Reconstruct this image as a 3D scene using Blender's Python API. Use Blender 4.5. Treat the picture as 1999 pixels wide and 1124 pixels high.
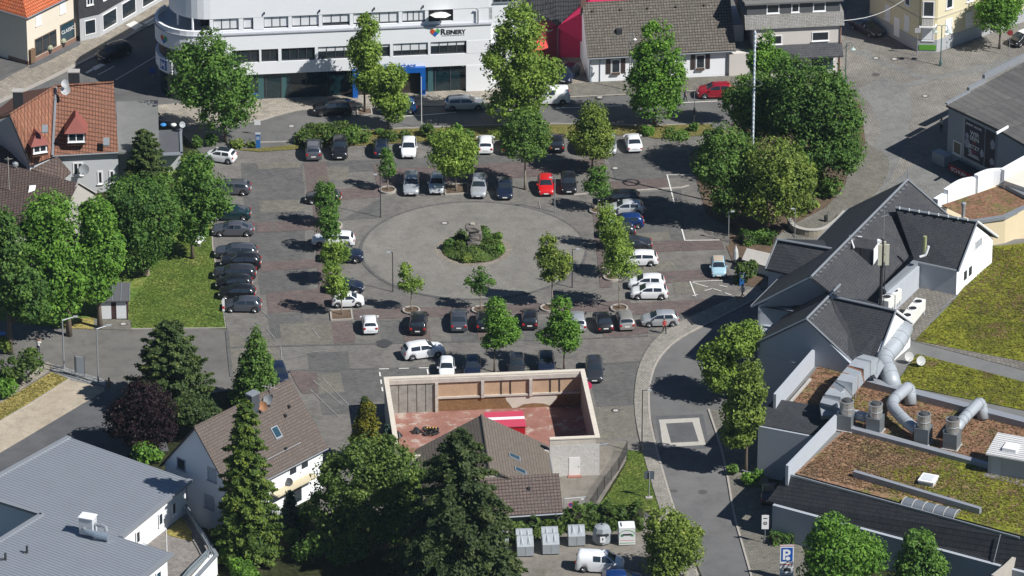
import bpy, bmesh, math, random
import numpy as np
from mathutils import Vector, Matrix
R = math.radians
random.seed(7)
# ------------------------------------------------------------------ camera
TH = R(26.0)              # depression of the optical axis
FPX = 11190.0             # focal length in photo pixels (1999 wide)
CAMH = 270.0
CAMD = CAMH / math.sin(TH)
CAM = Vector((0, -CAMD * math.cos(TH), CAMH))
scene = bpy.context.scene
for o in list(bpy.data.objects): bpy.data.objects.remove(o)
cd = bpy.data.cameras.new('camera'); cam = bpy.data.objects.new('camera', cd)
scene.collection.objects.link(cam)
cam.location = CAM; cam.rotation_euler = (math.pi / 2 - TH, 0, 0)
cd.sensor_width = 36.0; cd.sensor_fit = 'HORIZONTAL'; cd.lens = 36.0 * FPX / 1999.0
cd.clip_start = 1.0; cd.clip_end = 5000.0
scene.camera = cam
# ------------------------------------------------------------------ sky and sun
SUN_EL = R(45.5); SUN_DIR = Vector((math.cos(R(-29.0)), math.sin(R(-29.0)), 0))
world = bpy.data.worlds.new('World'); scene.world = world; world.use_nodes = True
nt = world.node_tree; nt.nodes.clear()
wo = nt.nodes.new('ShaderNodeOutputWorld'); bg = nt.nodes.new('ShaderNodeBackground'); sk = nt.nodes.new('ShaderNodeTexSky')
sk.sky_type = 'NISHITA'; sk.sun_disc = False; sk.sun_elevation = SUN_EL
sk.air_density = 0.9; sk.dust_density = 0.1; sk.ozone_density = 6.0
sk.sun_rotation = math.atan2(SUN_DIR.x, SUN_DIR.y)
bg.inputs['Strength'].default_value = 0.05
nt.links.new(sk.outputs[0], bg.inputs[0]); nt.links.new(bg.outputs[0], wo.inputs[0])
sl = bpy.data.lights.new('sun', 'SUN'); sl.energy = 5.0; sl.angle = R(0.53); sl.color = (1.0, 0.98, 0.95)
so = bpy.data.objects.new('sun', sl); scene.collection.objects.link(so)
sv = Vector((SUN_DIR.x * math.cos(SUN_EL), SUN_DIR.y * math.cos(SUN_EL), math.sin(SUN_EL)))
so.rotation_euler = (-sv).to_track_quat('-Z', 'Y').to_euler(); so.location = sv * 200
scene.view_settings.view_transform = 'Standard'; scene.view_settings.look = 'None'
scene.view_settings.exposure = 0.33; scene.view_settings.gamma = 1.0; scene.view_settings.use_curve_mapping = False
try:
    scene.cycles.max_bounces = 5; scene.cycles.diffuse_bounces = 3; scene.cycles.glossy_bounces = 3
    scene.cycles.transmission_bounces = 3; scene.cycles.transparent_max_bounces = 4
    scene.cycles.use_denoising = True
except Exception: pass

# ------------------------------------------------------------------ surveying: photo point -> place in the world
def W(px, py, z=0.0):
    "the point at height z seen at (px, py)"
    u = (px - 999.5) / FPX; v = (py - 562.0) / FPX
    d = Vector((u, math.cos(TH) - v * math.sin(TH), -math.sin(TH) - v * math.cos(TH)))
    t = (z - CAM.z) / d.z
    return CAM + d * t
def HZ(py, Y):
    "height seen at row py over the line at depth Y"
    v = (py - 562.0) / FPX
    dy = math.cos(TH) - v * math.sin(TH); dz = -math.sin(TH) - v * math.cos(TH)
    return CAM.z + dz * (Y - CAM.y) / dy
def XA(px, py, Y):
    u = (px - 999.5) / FPX; v = (py - 562.0) / FPX
    return CAM.x + u * (Y - CAM.y) / (math.cos(TH) - v * math.sin(TH))
def ang(a, b): return math.atan2(b.y - a.y, b.x - a.x)

# ------------------------------------------------------------------ object helpers
COL = scene.collection
def link(name, me, mat=None, parent=None, loc=None, rz=None):
    o = bpy.data.objects.new(name, me); COL.objects.link(o)
    if me is not None and mat is not None:
        for m in (mat if isinstance(mat, (list, tuple)) else [mat]): me.materials.append(m)
    if parent is not None: o.parent = parent
    if loc is not None: o.location = loc
    if rz is not None: o.rotation_euler = (0, 0, rz)
    return o
def tag(o, label=None, cat=None, group=None, kind=None):
    if label: o['label'] = label
    if cat: o['category'] = cat
    if group: o['group'] = group
    if kind: o['kind'] = kind
    return o
def thing(name, label, cat, loc=(0, 0, 0), rz=0.0, group=None):
    o = link(name, None, None, None, loc, rz); o.empty_display_size = 0.3
    return tag(o, label, cat, group)
def dup(root, loc, rz, label=None, group=None, scale=None):
    r = root.copy(); COL.objects.link(r); r.location = loc; r.rotation_euler = (0, 0, rz)
    if scale: r.scale = (scale,) * 3
    if label: r['label'] = label
    if group: r['group'] = group
    for ch in list(root.children):
        c = ch.copy(); COL.objects.link(c); c.parent = r
        for g in list(ch.children):
            d = g.copy(); COL.objects.link(d); d.parent = c
    return r

class MB:
    "collects polygons, then becomes one mesh object"
    def __init__(s): s.v = []; s.f = []; s.m = []; s.cur = 0
    def add(s, vs, fs):
        b = len(s.v); s.v += [tuple(p) for p in vs]; s.f += [tuple(i + b for i in f) for f in fs]; s.m += [s.cur] * len(fs); return s
    def poly(s, pts): return s.add(pts, [tuple(range(len(pts)))])
    def box(s, x0, x1, y0, y1, z0, z1):
        return s.add([(x0, y0, z0), (x1, y0, z0), (x1, y1, z0), (x0, y1, z0), (x0, y0, z1), (x1, y0, z1), (x1, y1, z1), (x0, y1, z1)],
                     [(3, 2, 1, 0), (4, 5, 6, 7), (0, 1, 5, 4), (1, 2, 6, 5), (2, 3, 7, 6), (3, 0, 4, 7)])
    def prism(s, pts, z0, z1, top=True, bottom=True):
        n = len(pts); vs = [(p[0], p[1], z0) for p in pts] + [(p[0], p[1], z1) for p in pts]
        a = sum(pts[i][0] * pts[(i + 1) % n][1] - pts[(i + 1) % n][0] * pts[i][1] for i in range(n))
        fs = []
        for i in range(n):
            j = (i + 1) % n; fs.append((i, j, n + j, n + i) if a > 0 else (j, i, n + i, n + j))
        if top: fs.append(tuple(range(n, 2 * n)) if a > 0 else tuple(range(2 * n - 1, n - 1, -1)))
        if bottom: fs.append(tuple(range(n - 1, -1, -1)) if a > 0 else tuple(range(n)))
        return s.add(vs, fs)
    def slab(s, pts, t):
        "planar polygon with thickness t straight down"
        n = len(pts); vs = [tuple(p) for p in pts] + [(p[0], p[1], p[2] - t) for p in pts]
        fs = [tuple(range(n)), tuple(range(2 * n - 1, n - 1, -1))] + [((i + 1) % n, i, n + i, n + (i + 1) % n) for i in range(n)]
        return s.add(vs, fs)
    def tube(s, path, rad, n=8, caps=True):
        path = [Vector(p) for p in path]
        if not isinstance(rad, (list, tuple)): rad = [rad] * len(path)
        vs = []; k = len(path); prevu = None
        for i, p in enumerate(path):
            d = (path[min(i + 1, k - 1)] - path[max(i - 1, 0)])
            d = d.normalized() if d.length > 1e-9 else Vector((0, 0, 1))
            if prevu is None:
                u = d.cross(Vector((0, 0, 1)))
                if u.length < 1e-3: u = d.cross(Vector((1, 0, 0)))
            else: u = prevu - d * prevu.dot(d)
            u.normalize(); prevu = u; w = d.cross(u)
            for j in range(n):
                a = 2 * math.pi * j / n; vs.append(p + (u * math.cos(a) + w * math.sin(a)) * rad[i])
        fs = []
        for i in range(k - 1):
            for j in range(n):
                a = i * n + j; b = i * n + (j + 1) % n; fs.append((a, b, b + n, a + n))
        if caps: fs.append(tuple(range(n - 1, -1, -1))); fs.append(tuple(range((k - 1) * n, k * n)))
        return s.add(vs, fs)
    def lathe(s, prof, c=(0, 0, 0), n=16, sx=1, sy=1):
        vs = []; k = len(prof)
        for r, z in prof:
            for j in range(n):
                a = 2 * math.pi * j / n; vs.append((c[0] + r * sx * math.cos(a), c[1] + r * sy * math.sin(a), c[2] + z))
        fs = []
        for i in range(k - 1):
            for j in range(n):
                a = i * n + j; b = i * n + (j + 1) % n; fs.append((a, b, b + n, a + n))
        fs.append(tuple(range(n - 1, -1, -1))); fs.append(tuple(range((k - 1) * n, k * n)))
        return s.add(vs, fs)
    def mesh(s, name, smooth=False, tri=False):
        me = bpy.data.meshes.new(name); me.from_pydata(s.v, [], s.f); me.update()
        if smooth: me.polygons.foreach_set('use_smooth', [True] * len(me.polygons))
        return me
    def build(s, name, mat, parent=None, loc=None, rz=None, smooth=False, fix=True):
        me = s.mesh(name, smooth)
        if fix:
            bm = bmesh.new(); bm.from_mesh(me); bmesh.ops.recalc_face_normals(bm, faces=bm.faces); bm.to_mesh(me); bm.free()
        o = link(name, me, mat, parent, loc, rz)
        if isinstance(mat, (list, tuple)) and len(mat) > 1 and not fix: me.polygons.foreach_set('material_index', s.m)
        return o
def bx(name, mat, parent, *a): return MB().box(*a).build(name, mat, parent)

# ------------------------------------------------------------------ materials (all procedural)
MATS = {}
def _new(name):
    m = bpy.data.materials.new(name); m.use_nodes = True; nt = m.node_tree; b = nt.nodes['Principled BSDF']; return m, nt, b
def N(nt, t, **kw):
    n = nt.nodes.new(t)
    for k, v in kw.items(): setattr(n, k, v)
    return n
def ramp(nt, fac, stops):
    r = nt.nodes.new('ShaderNodeValToRGB'); e = r.color_ramp.elements
    while len(e) < len(stops): e.new(0.5)
    for i, (p, c) in enumerate(stops): e[i].position = p; e[i].color = (*c, 1) if len(c) == 3 else c
    nt.links.new(fac, r.inputs[0]); return r.outputs[0]
def mixc(nt, fac, a, b, mode='MIX'):
    n = nt.nodes.new('ShaderNodeMix'); n.data_type = 'RGBA'; n.blend_type = mode
    for sock, val in ((n.inputs[0], fac), (n.inputs[6], a), (n.inputs[7], b)):
        if hasattr(val, 'is_output'): nt.links.new(val, sock)
        elif isinstance(val, (int, float)): sock.default_value = val
        else: sock.default_value = (*val, 1)
    return n.outputs[2]
def noise(nt, co, scale, detail=3, rough=0.55):
    n = nt.nodes.new('ShaderNodeTexNoise'); n.inputs['Scale'].default_value = scale; n.inputs['Detail'].default_value = detail
    n.inputs['Roughness'].default_value = rough
    if co is not None: nt.links.new(co, n.inputs['Vector'])
    return n.outputs['Fac']
def coords(nt, kind='Object', rot=0.0, scale=(1, 1, 1)):
    t = nt.nodes.new('ShaderNodeTexCoord'); mp = nt.nodes.new('ShaderNodeMapping')
    mp.inputs['Rotation'].default_value = (0, 0, rot) if not isinstance(rot, tuple) else rot
    mp.inputs['Scale'].default_value = scale
    nt.links.new(t.outputs[kind], mp.inputs[0]); return mp.outputs[0]
def bump(nt, b, h, strength=0.3, dist=0.02):
    n = nt.nodes.new('ShaderNodeBump'); n.inputs['Strength'].default_value = strength; n.inputs['Distance'].default_value = dist
    nt.links.new(h, n.inputs['Height']); nt.links.new(n.outputs[0], b.inputs['Normal'])
def mix3(c, f): return tuple(x * f for x in c)
def plain(name, col, rough=0.6, metal=0.0, var=0.12, sc=0.8, spec=0.4, fine=0.0, bmp=0.0):
    if name in MATS: return MATS[name]
    m, nt, b = _new(name); co = coords(nt)
    f = noise(nt, co, sc, 4); c = mixc(nt, f, mix3(col, 1 - var), mix3(col, 1 + var))
    if fine:
        f2 = noise(nt, co, 14, 2); c = mixc(nt, 1.0, c, ramp(nt, f2, [(0.3, (1 - fine,) * 3), (0.7, (1 + fine * .6,) * 3)]), 'MULTIPLY')
    nt.links.new(c, b.inputs['Base Color']); b.inputs['Roughness'].default_value = rough; b.inputs['Metallic'].default_value = metal
    b.inputs['Specular IOR Level'].default_value = spec
    if bmp: bump(nt, b, noise(nt, co, 9, 3), bmp, 0.03)
    MATS[name] = m; return m
def ground_mat(name, c1, c2, sc=0.25, speck=0.35, pav=None, rot=0.0, stain=None):
    "asphalt, paving, gravel: broad patches, stains, fine speckle, optional paving joints"
    if name in MATS: return MATS[name]
    m, nt, b = _new(name); co = coords(nt, 'Object', rot)
    f = noise(nt, co, sc, 6, 0.6); c = mixc(nt, ramp(nt, f, [(0.32, (0, 0, 0)), (0.68, (1, 1, 1))]), c1, c2)
    st = noise(nt, co, sc * 5, 5, 0.7); c = mixc(nt, 1.0, c, ramp(nt, st, [(0.3, (0.78,) * 3), (0.5, (1.0,) * 3), (0.75, (1.14,) * 3)]), 'MULTIPLY')
    fi = noise(nt, co, 7.0, 3, 0.8); c = mixc(nt, 1.0, c, ramp(nt, fi, [(0.25, (1 - speck,) * 3), (0.75, (1 + speck,) * 3)]), 'MULTIPLY')
    if stain:
        s2 = noise(nt, coords(nt, 'Object', 0.3, (1, .5, 1)), 0.35, 5, 0.7); c = mixc(nt, ramp(nt, s2, [(0.56, (0, 0, 0)), (0.7, (1, 1, 1))]), c, stain)
    if pav:
        br = N(nt, 'ShaderNodeTexBrick'); nt.links.new(co, br.inputs['Vector']); br.inputs['Scale'].default_value = 1.0
        br.inputs['Brick Width'].default_value = pav[0]; br.inputs['Row Height'].default_value = pav[1]; br.inputs['Mortar Size'].default_value = pav[2]
        k = pav[3] if len(pav) > 3 else 1.0; br.inputs['Color1'].default_value = (1 + .16 * k, 1 + .14 * k, 1 + .1 * k, 1); br.inputs['Color2'].default_value = (1 - .14 * k, 1 - .14 * k, 1 - .12 * k, 1); br.inputs['Mortar'].default_value = (1 - .45 * k,) * 3 + (1,)
        c = mixc(nt, 1.0, c, br.outputs['Color'], 'MULTIPLY')
    nt.links.new(c, b.inputs['Base Color']); b.inputs['Roughness'].default_value = 0.9; b.inputs['Specular IOR Level'].default_value = 0.2
    MATS[name] = m; return m
def tile_mat(name, c1, c2, w=0.33, h=0.28, axis='xy', mort=0.05, dirt=(0.1, 0.09, 0.07), dirtamt=0.35, rough=0.75, lichen=None, off=0.0, rot=0.0):
    "roof tiles or slates in courses; axis says which local axes run along and up the slope"
    if name in MATS: return MATS[name]
    m, nt, b = _new(name); t = nt.nodes.new('ShaderNodeTexCoord'); sp = nt.nodes.new('ShaderNodeSeparateXYZ'); cb = nt.nodes.new('ShaderNodeCombineXYZ')
    nt.links.new(coords(nt, 'Object', rot), sp.inputs[0])
    ix = {'x': 0, 'y': 1, 'z': 2}
    nt.links.new(sp.outputs[ix[axis[0]]], cb.inputs[0]); nt.links.new(sp.outputs[ix[axis[1]]], cb.inputs[1])
    br = N(nt, 'ShaderNodeTexBrick'); br.offset = off; nt.links.new(cb.outputs[0], br.inputs['Vector']); br.inputs['Scale'].default_value = 1.0
    br.inputs['Brick Width'].default_value = w; br.inputs['Row Height'].default_value = h; br.inputs['Mortar Size'].default_value = mort; br.inputs['Mortar Smooth'].default_value = 0.3
    br.inputs['Color1'].default_value = (*c1, 1); br.inputs['Color2'].default_value = (*c2, 1); br.inputs['Mortar'].default_value = (*mix3(c1, 0.38), 1)
    c = br.outputs['Color']
    f = noise(nt, t.outputs['Object'], 0.7, 5, 0.65); c = mixc(nt, ramp(nt, f, [(0.42, (0, 0, 0)), (0.75, (dirtamt,) * 3)]), c, dirt)
    f3 = noise(nt, t.outputs['Object'], 5, 3, 0.7); c = mixc(nt, 1.0, c, ramp(nt, f3, [(0.3, (0.78,) * 3), (0.7, (1.2,) * 3)]), 'MULTIPLY')
    if lichen:
        f2 = noise(nt, t.outputs['Object'], 9, 2, 0.5); c = mixc(nt, ramp(nt, f2, [(0.62, (0, 0, 0)), (0.72, (0.7,) * 3)]), c, lichen)
    nt.links.new(c, b.inputs['Base Color']); b.inputs['Roughness'].default_value = rough; b.inputs['Specular IOR Level'].default_value = 0.3
    bump(nt, b, br.outputs['Fac'], -0.5, 0.03)
    MATS[name] = m; return m
def glass_mat(name, col=(0.02, 0.028, 0.035), rough=0.06):
    if name in MATS: return MATS[name]
    m, nt, b = _new(name); co = coords(nt); f = noise(nt, co, 1.3, 2)
    nt.links.new(mixc(nt, f, mix3(col, .6), mix3(col, 1.5)), b.inputs['Base Color'])
    b.inputs['Roughness'].default_value = rough; b.inputs['Specular IOR Level'].default_value = 0.8; MATS[name] = m; return m
def green_mat(name, stops, scale=0.5, bias=None):
    "lawn or planted roof: broad colour patches, clumps and blades"
    if name in MATS: return MATS[name]
    m, nt, b = _new(name); co = coords(nt)
    f = noise(nt, co, scale, 7, 0.68)
    if bias:
        sp = nt.nodes.new('ShaderNodeSeparateXYZ'); nt.links.new(co, sp.inputs[0]); ma = nt.nodes.new('ShaderNodeMath'); ma.operation = 'MULTIPLY_ADD'; ma.inputs[1].default_value = bias[0]; ma.inputs[2].default_value = bias[1]; nt.links.new(sp.outputs[0], ma.inputs[0])
        mb_ = nt.nodes.new('ShaderNodeMath'); mb_.operation = 'ADD'; nt.links.new(f, mb_.inputs[0]); nt.links.new(ma.outputs[0], mb_.inputs[1]); f = mb_.outputs[0]
    c = ramp(nt, f, stops)
    f1 = noise(nt, co, scale * 7, 4, 0.7); c = mixc(nt, 1.0, c, ramp(nt, f1, [(0.3, (0.5,) * 3), (0.52, (1.0,) * 3), (0.72, (1.35,) * 3)]), 'MULTIPLY')
    f2 = noise(nt, co, 5, 4, 0.85); c = mixc(nt, 1.0, c, ramp(nt, f2, [(0.33, (0.5,) * 3), (0.68, (1.45,) * 3)]), 'MULTIPLY')
    nt.links.new(c, b.inputs['Base Color']); b.inputs['Roughness'].default_value = 1.0; b.inputs['Specular IOR Level'].default_value = 0.1
    bump(nt, b, f2, 0.6, 0.08); MATS[name] = m; return m
def paint(name, col, metal=0.0, rough=0.28):
    if name in MATS: return MATS[name]
    m, nt, b = _new(name); co = coords(nt); f = noise(nt, co, 3, 3)
    nt.links.new(mixc(nt, f, mix3(col, .93), mix3(col, 1.05)), b.inputs['Base Color'])
    b.inputs['Metallic'].default_value = metal; b.inputs['Roughness'].default_value = rough
    b.inputs['Coat Weight'].default_value = 0.6; b.inputs['Coat Roughness'].default_value = 0.08; MATS[name] = m; return m
def leaf_mat(name, dark, light, tip=None):
    if name in MATS: return MATS[name]
    m, nt, b = _new(name); co = coords(nt)
    at = N(nt, 'ShaderNodeAttribute'); at.attribute_name = 'tone'
    f = noise(nt, co, 0.45, 3); 
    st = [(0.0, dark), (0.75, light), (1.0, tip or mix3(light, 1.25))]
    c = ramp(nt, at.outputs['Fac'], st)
    c = mixc(nt, 1.0, c, ramp(nt, f, [(0.3, (0.78, 0.82, 0.8)), (0.7, (1.18, 1.12, 1.0))]), 'MULTIPLY')
    nt.links.new(c, b.inputs['Base Color']); b.inputs['Roughness'].default_value = 0.6; b.inputs['Specular IOR Level'].default_value = 0.25
    tr = nt.nodes.new('ShaderNodeBsdfTranslucent'); nt.links.new(mixc(nt, 1.0, c, (1.1, 1.25, 0.5), 'MULTIPLY'), tr.inputs[0])
    ms = nt.nodes.new('ShaderNodeMixShader'); ms.inputs[0].default_value = 0.36
    out = nt.nodes['Material Output']; nt.links.new(b.outputs[0], ms.inputs[1]); nt.links.new(tr.outputs[0], ms.inputs[2]); nt.links.new(ms.outputs[0], out.inputs[0])
    MATS[name] = m; return m
M_WHITE = plain('white_render', (0.82, 0.83, 0.84), 0.8, var=0.05, sc=0.4, spec=0.2, fine=0.03)
M_FRAME = plain('white_frame', (0.8, 0.8, 0.8), 0.45, var=0.03)
M_DARK = plain('dark_metal', (0.035, 0.037, 0.04), 0.5)
M_GLASS = glass_mat('window_glass'); M_GLASSB = glass_mat('blue_glass', (0.02, 0.05, 0.07))
M_STEEL = plain('galvanised_steel', (0.42, 0.44, 0.46), 0.42, 0.55, var=0.12, sc=1.5)
M_GREYM = plain('grey_metal', (0.24, 0.26, 0.28), 0.5, 0.2, var=0.1)
M_BARK = plain('bark', (0.13, 0.10, 0.075), 0.95, var=0.35, sc=5, bmp=0.5)
M_BARKL = plain('pale_bark', (0.26, 0.22, 0.17), 0.95, var=0.3, sc=5, bmp=0.5)
M_CONC = plain('concrete', (0.4, 0.38, 0.35), 0.9, var=0.2, sc=1.2, fine=0.15)
M_BLACK = plain('black_rubber', (0.02, 0.02, 0.021), 0.7)

def text_mesh(s, size, parent, mat, loc, rot, name='lettering', ext=0.01, align='LEFT', sx=1.0, bold=0.0):
    cu = bpy.data.curves.new(name, 'FONT'); cu.body = s; cu.size = size; cu.extrude = ext; cu.align_x = align; cu.offset = bold; cu.resolution_u = 3
    t = bpy.data.objects.new(name + '_curve', cu); COL.objects.link(t)
    dg = bpy.context.evaluated_depsgraph_get(); me = bpy.data.meshes.new_from_object(t.evaluated_get(dg))
    bpy.data.objects.remove(t); bpy.data.curves.remove(cu); me.materials.clear()
    o = link(name, me, mat, parent); o.location = loc; o.rotation_euler = rot; o.scale = (sx, 1, 1); return o
# ================================================================== GROUND
def sheet(name, pts, z, mat, parent=None, hole=None):
    "flat sheet through photo-surveyed ground points; origin at world zero so that noise runs on"
    P = [W(x, y, z) for x, y in pts]
    me = bpy.data.meshes.new(name); bm = bmesh.new(); vs = [bm.verts.new(p) for p in P]; f = bm.faces.new(vs)
    f.normal_update()
    if f.normal.z < 0: f.normal_flip()
    bmesh.ops.triangulate(bm, faces=[f]); bm.to_mesh(me); bm.free()
    o = link(name, me, mat, parent)
    if parent is None: tag(o, kind='structure')
    return o
def raised(name, pts, z1, mat, z0=0.0, parent=None):
    o = MB().prism([W(x, y, z1) for x, y in pts], z0 - 0.05, z1).build(name, mat, parent)
    bm = bmesh.new(); bm.from_mesh(o.data); bmesh.ops.triangulate(bm, faces=[f for f in bm.faces if len(f.verts) > 4]); bm.to_mesh(o.data); bm.free()
    if parent is None: tag(o, kind='structure')
    return o
def strip_mesh(P, w, z0, z1, mb=None):
    mb = mb or MB(); n = len(P); L = []; Rr = []
    for i in range(n):
        d = (P[min(i + 1, n - 1)] - P[max(i - 1, 0)]); d.z = 0; d.normalize(); q = Vector((-d.y, d.x, 0)) * w / 2
        L.append(P[i] + q); Rr.append(P[i] - q)
    vs = [(p.x, p.y, z1) for p in L] + [(p.x, p.y, z1) for p in Rr] + [(p.x, p.y, z0) for p in L] + [(p.x, p.y, z0) for p in Rr]
    fs = []
    for i in range(n - 1):
        fs += [(n + i, n + i + 1, i + 1, i), (i, i + 1, 2 * n + i + 1, 2 * n + i), (n + i + 1, n + i, 3 * n + i, 3 * n + i + 1)]
    fs += [(0, 2 * n, 3 * n, n), (n - 1, 2 * n - 1, 4 * n - 1, 3 * n - 1)]
    return mb.add(vs, fs)
def smoothline(pts, k=4):
    out = []
    n = len(pts)
    for i in range(n - 1):
        p0 = pts[max(i - 1, 0)]; p1 = pts[i]; p2 = pts[i + 1]; p3 = pts[min(i + 2, n - 1)]
        for j in range(k):
            t = j / k
            out.append(tuple(0.5 * ((2 * p1[c]) + (-p0[c] + p2[c]) * t + (2 * p0[c] - 5 * p1[c] + 4 * p2[c] - p3[c]) * t * t + (-p0[c] + 3 * p1[c] - 3 * p2[c] + p3[c]) * t ** 3) for c in (0, 1)))
    out.append(pts[-1]); return out
def kerb(name, pts, w=0.16, z1=0.13, mat=None, smooth=False, parent=None):
    if smooth: pts = smoothline(pts)
    o = strip_mesh([W(x, y, 0) for x, y in pts], w, -0.03, z1).build(name, mat or M_KERB, parent)
    if parent is None: tag(o, kind='structure')
    return o
M_KERB = plain('kerb_stone', (0.36, 0.33, 0.29), 0.9, var=0.2, sc=2, fine=0.2)
M_ASPH = ground_mat('asphalt', (0.106, 0.105, 0.103), (0.153, 0.149, 0.140), 0.08, 0.13, stain=(0.102, 0.102, 0.102))
M_ASPHD = ground_mat('dark_asphalt', (0.085, 0.087, 0.092), (0.118, 0.118, 0.12), 0.1, 0.13)
M_PAVE = ground_mat('grey_paving', (0.151, 0.143, 0.131), (0.193, 0.183, 0.166), 0.12, 0.14, (0.445, 0.207, 0.020), R(5.3))
M_PAVED = ground_mat('dark_paving', (0.108, 0.107, 0.105), (0.140, 0.137, 0.130), 0.2, 0.13, (0.437, 0.203, 0.019), R(5.3))
M_PAVEO = ground_mat('olive_paving', (0.158, 0.151, 0.129), (0.198, 0.187, 0.156), 0.25, 0.15, (0.316, 0.308, 0.030), R(5.3))
M_PAVER = ground_mat('red_paving', (0.131, 0.104, 0.098), (0.168, 0.133, 0.122), 0.3, 0.16, (0.427, 0.218, 0.026), R(5.3), stain=(0.134, 0.130, 0.119))
M_SETT = ground_mat('granite_setts', (0.184, 0.175, 0.156), (0.229, 0.217, 0.192), 0.1, 0.26, (0.3, 0.24, 0.03, 0.4), R(20), stain=(0.198, 0.179, 0.154))
M_SIDE = ground_mat('pavement_slabs', (0.26, 0.235, 0.195), (0.36, 0.325, 0.27), 0.15, 0.15, (0.6, 0.4, 0.025), R(5.3), stain=(0.24, 0.215, 0.18))
M_TAN = ground_mat('tan_paving', (0.255, 0.228, 0.188), (0.32, 0.288, 0.238), 0.15, 0.15, (0.4, 0.4, 0.03), R(44))
M_COB = ground_mat('cobbles', (0.2, 0.187, 0.168), (0.29, 0.272, 0.243), 0.1, 0.36, (0.34, 0.26, 0.045), R(25), stain=(0.19, 0.183, 0.17))
M_COBD = ground_mat('grey_cobbles', (0.19, 0.192, 0.182), (0.235, 0.236, 0.222), 0.12, 0.16, (0.2, 0.2, 0.02), R(40))
M_GRAV = ground_mat('gravel', (0.34, 0.285, 0.215), (0.43, 0.37, 0.285), 0.2, 0.25, stain=(0.29, 0.26, 0.19))
M_SOIL = ground_mat('soil', (0.085, 0.06, 0.042), (0.15, 0.105, 0.072), 0.5, 0.4)
M_YARD = ground_mat('yard_surface', (0.155, 0.14, 0.118), (0.23, 0.21, 0.18), 0.25, 0.22, stain=(0.12, 0.12, 0.085))
M_LAWN = green_mat('lawn_grass', [(0.3, (0.085, 0.145, 0.028)), (0.5, (0.125, 0.185, 0.036)), (0.62, (0.19, 0.21, 0.055)), (0.74, (0.3, 0.265, 0.1))], 0.2)
M_DRY = green_mat('dry_grass', [(0.3, (0.15, 0.15, 0.035)), (0.5, (0.29, 0.24, 0.075)), (0.75, (0.4, 0.32, 0.12))], 0.3)
M_GARD = green_mat('garden_ground', [(0.3, (0.018, 0.024, 0.01)), (0.55, (0.04, 0.045, 0.018)), (0.8, (0.1, 0.09, 0.045))], 0.3)
M_MARK = plain('road_paint', (0.68, 0.67, 0.62), 0.8, var=0.18, sc=3, fine=0.25)

me = MB().poly([(-400, -620, -0.03), (400, -620, -0.03), (400, 420, -0.03), (-400, 420, -0.03)]).build('ground', M_GARD); tag(me, kind='structure')
# streets
sheet('main_street', [(-400, 330), (0, 150), (-60, -200), (2300, -200), (2300, 200), (1580, 170), (1440, 245), (1275, 252), (1080, 262), (820, 280), (590, 285), (470, 290), (395, 302), (350, 255), (310, 236), (200, 250), (0, 420), (-400, 560)], 0.0, M_ASPH)
sheet('access_road', [(-60, 612), (60, 622), (190, 632), (445, 643), (700, 690), (800, 760), (700, 1000), (640, 1000), (600, 860), (452, 760), (300, 790), (-60, 1005)], -0.012, M_ASPHD if False else ground_mat('worn_asphalt', (0.118, 0.113, 0.104), (0.16, 0.152, 0.137), 0.1, 0.14, stain=(0.104, 0.1, 0.095)))
lot = sheet('parking_lot', [(398, 303), (470, 290), (590, 285), (830, 280), (1080, 262), (1275, 252), (1440, 245), (1500, 330), (1490, 480), (1500, 560), (1380, 610), (1300, 655), (1262, 700), (1245, 760), (1243, 830), (1262, 885), (1225, 885), (1150, 1000), (1100, 1010), (760, 1010), (610, 1000), (575, 760), (520, 735), (452, 715), (443, 640), (425, 540), (412, 470), (415, 380), (412, 330)], 0.006, M_PAVE)
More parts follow.
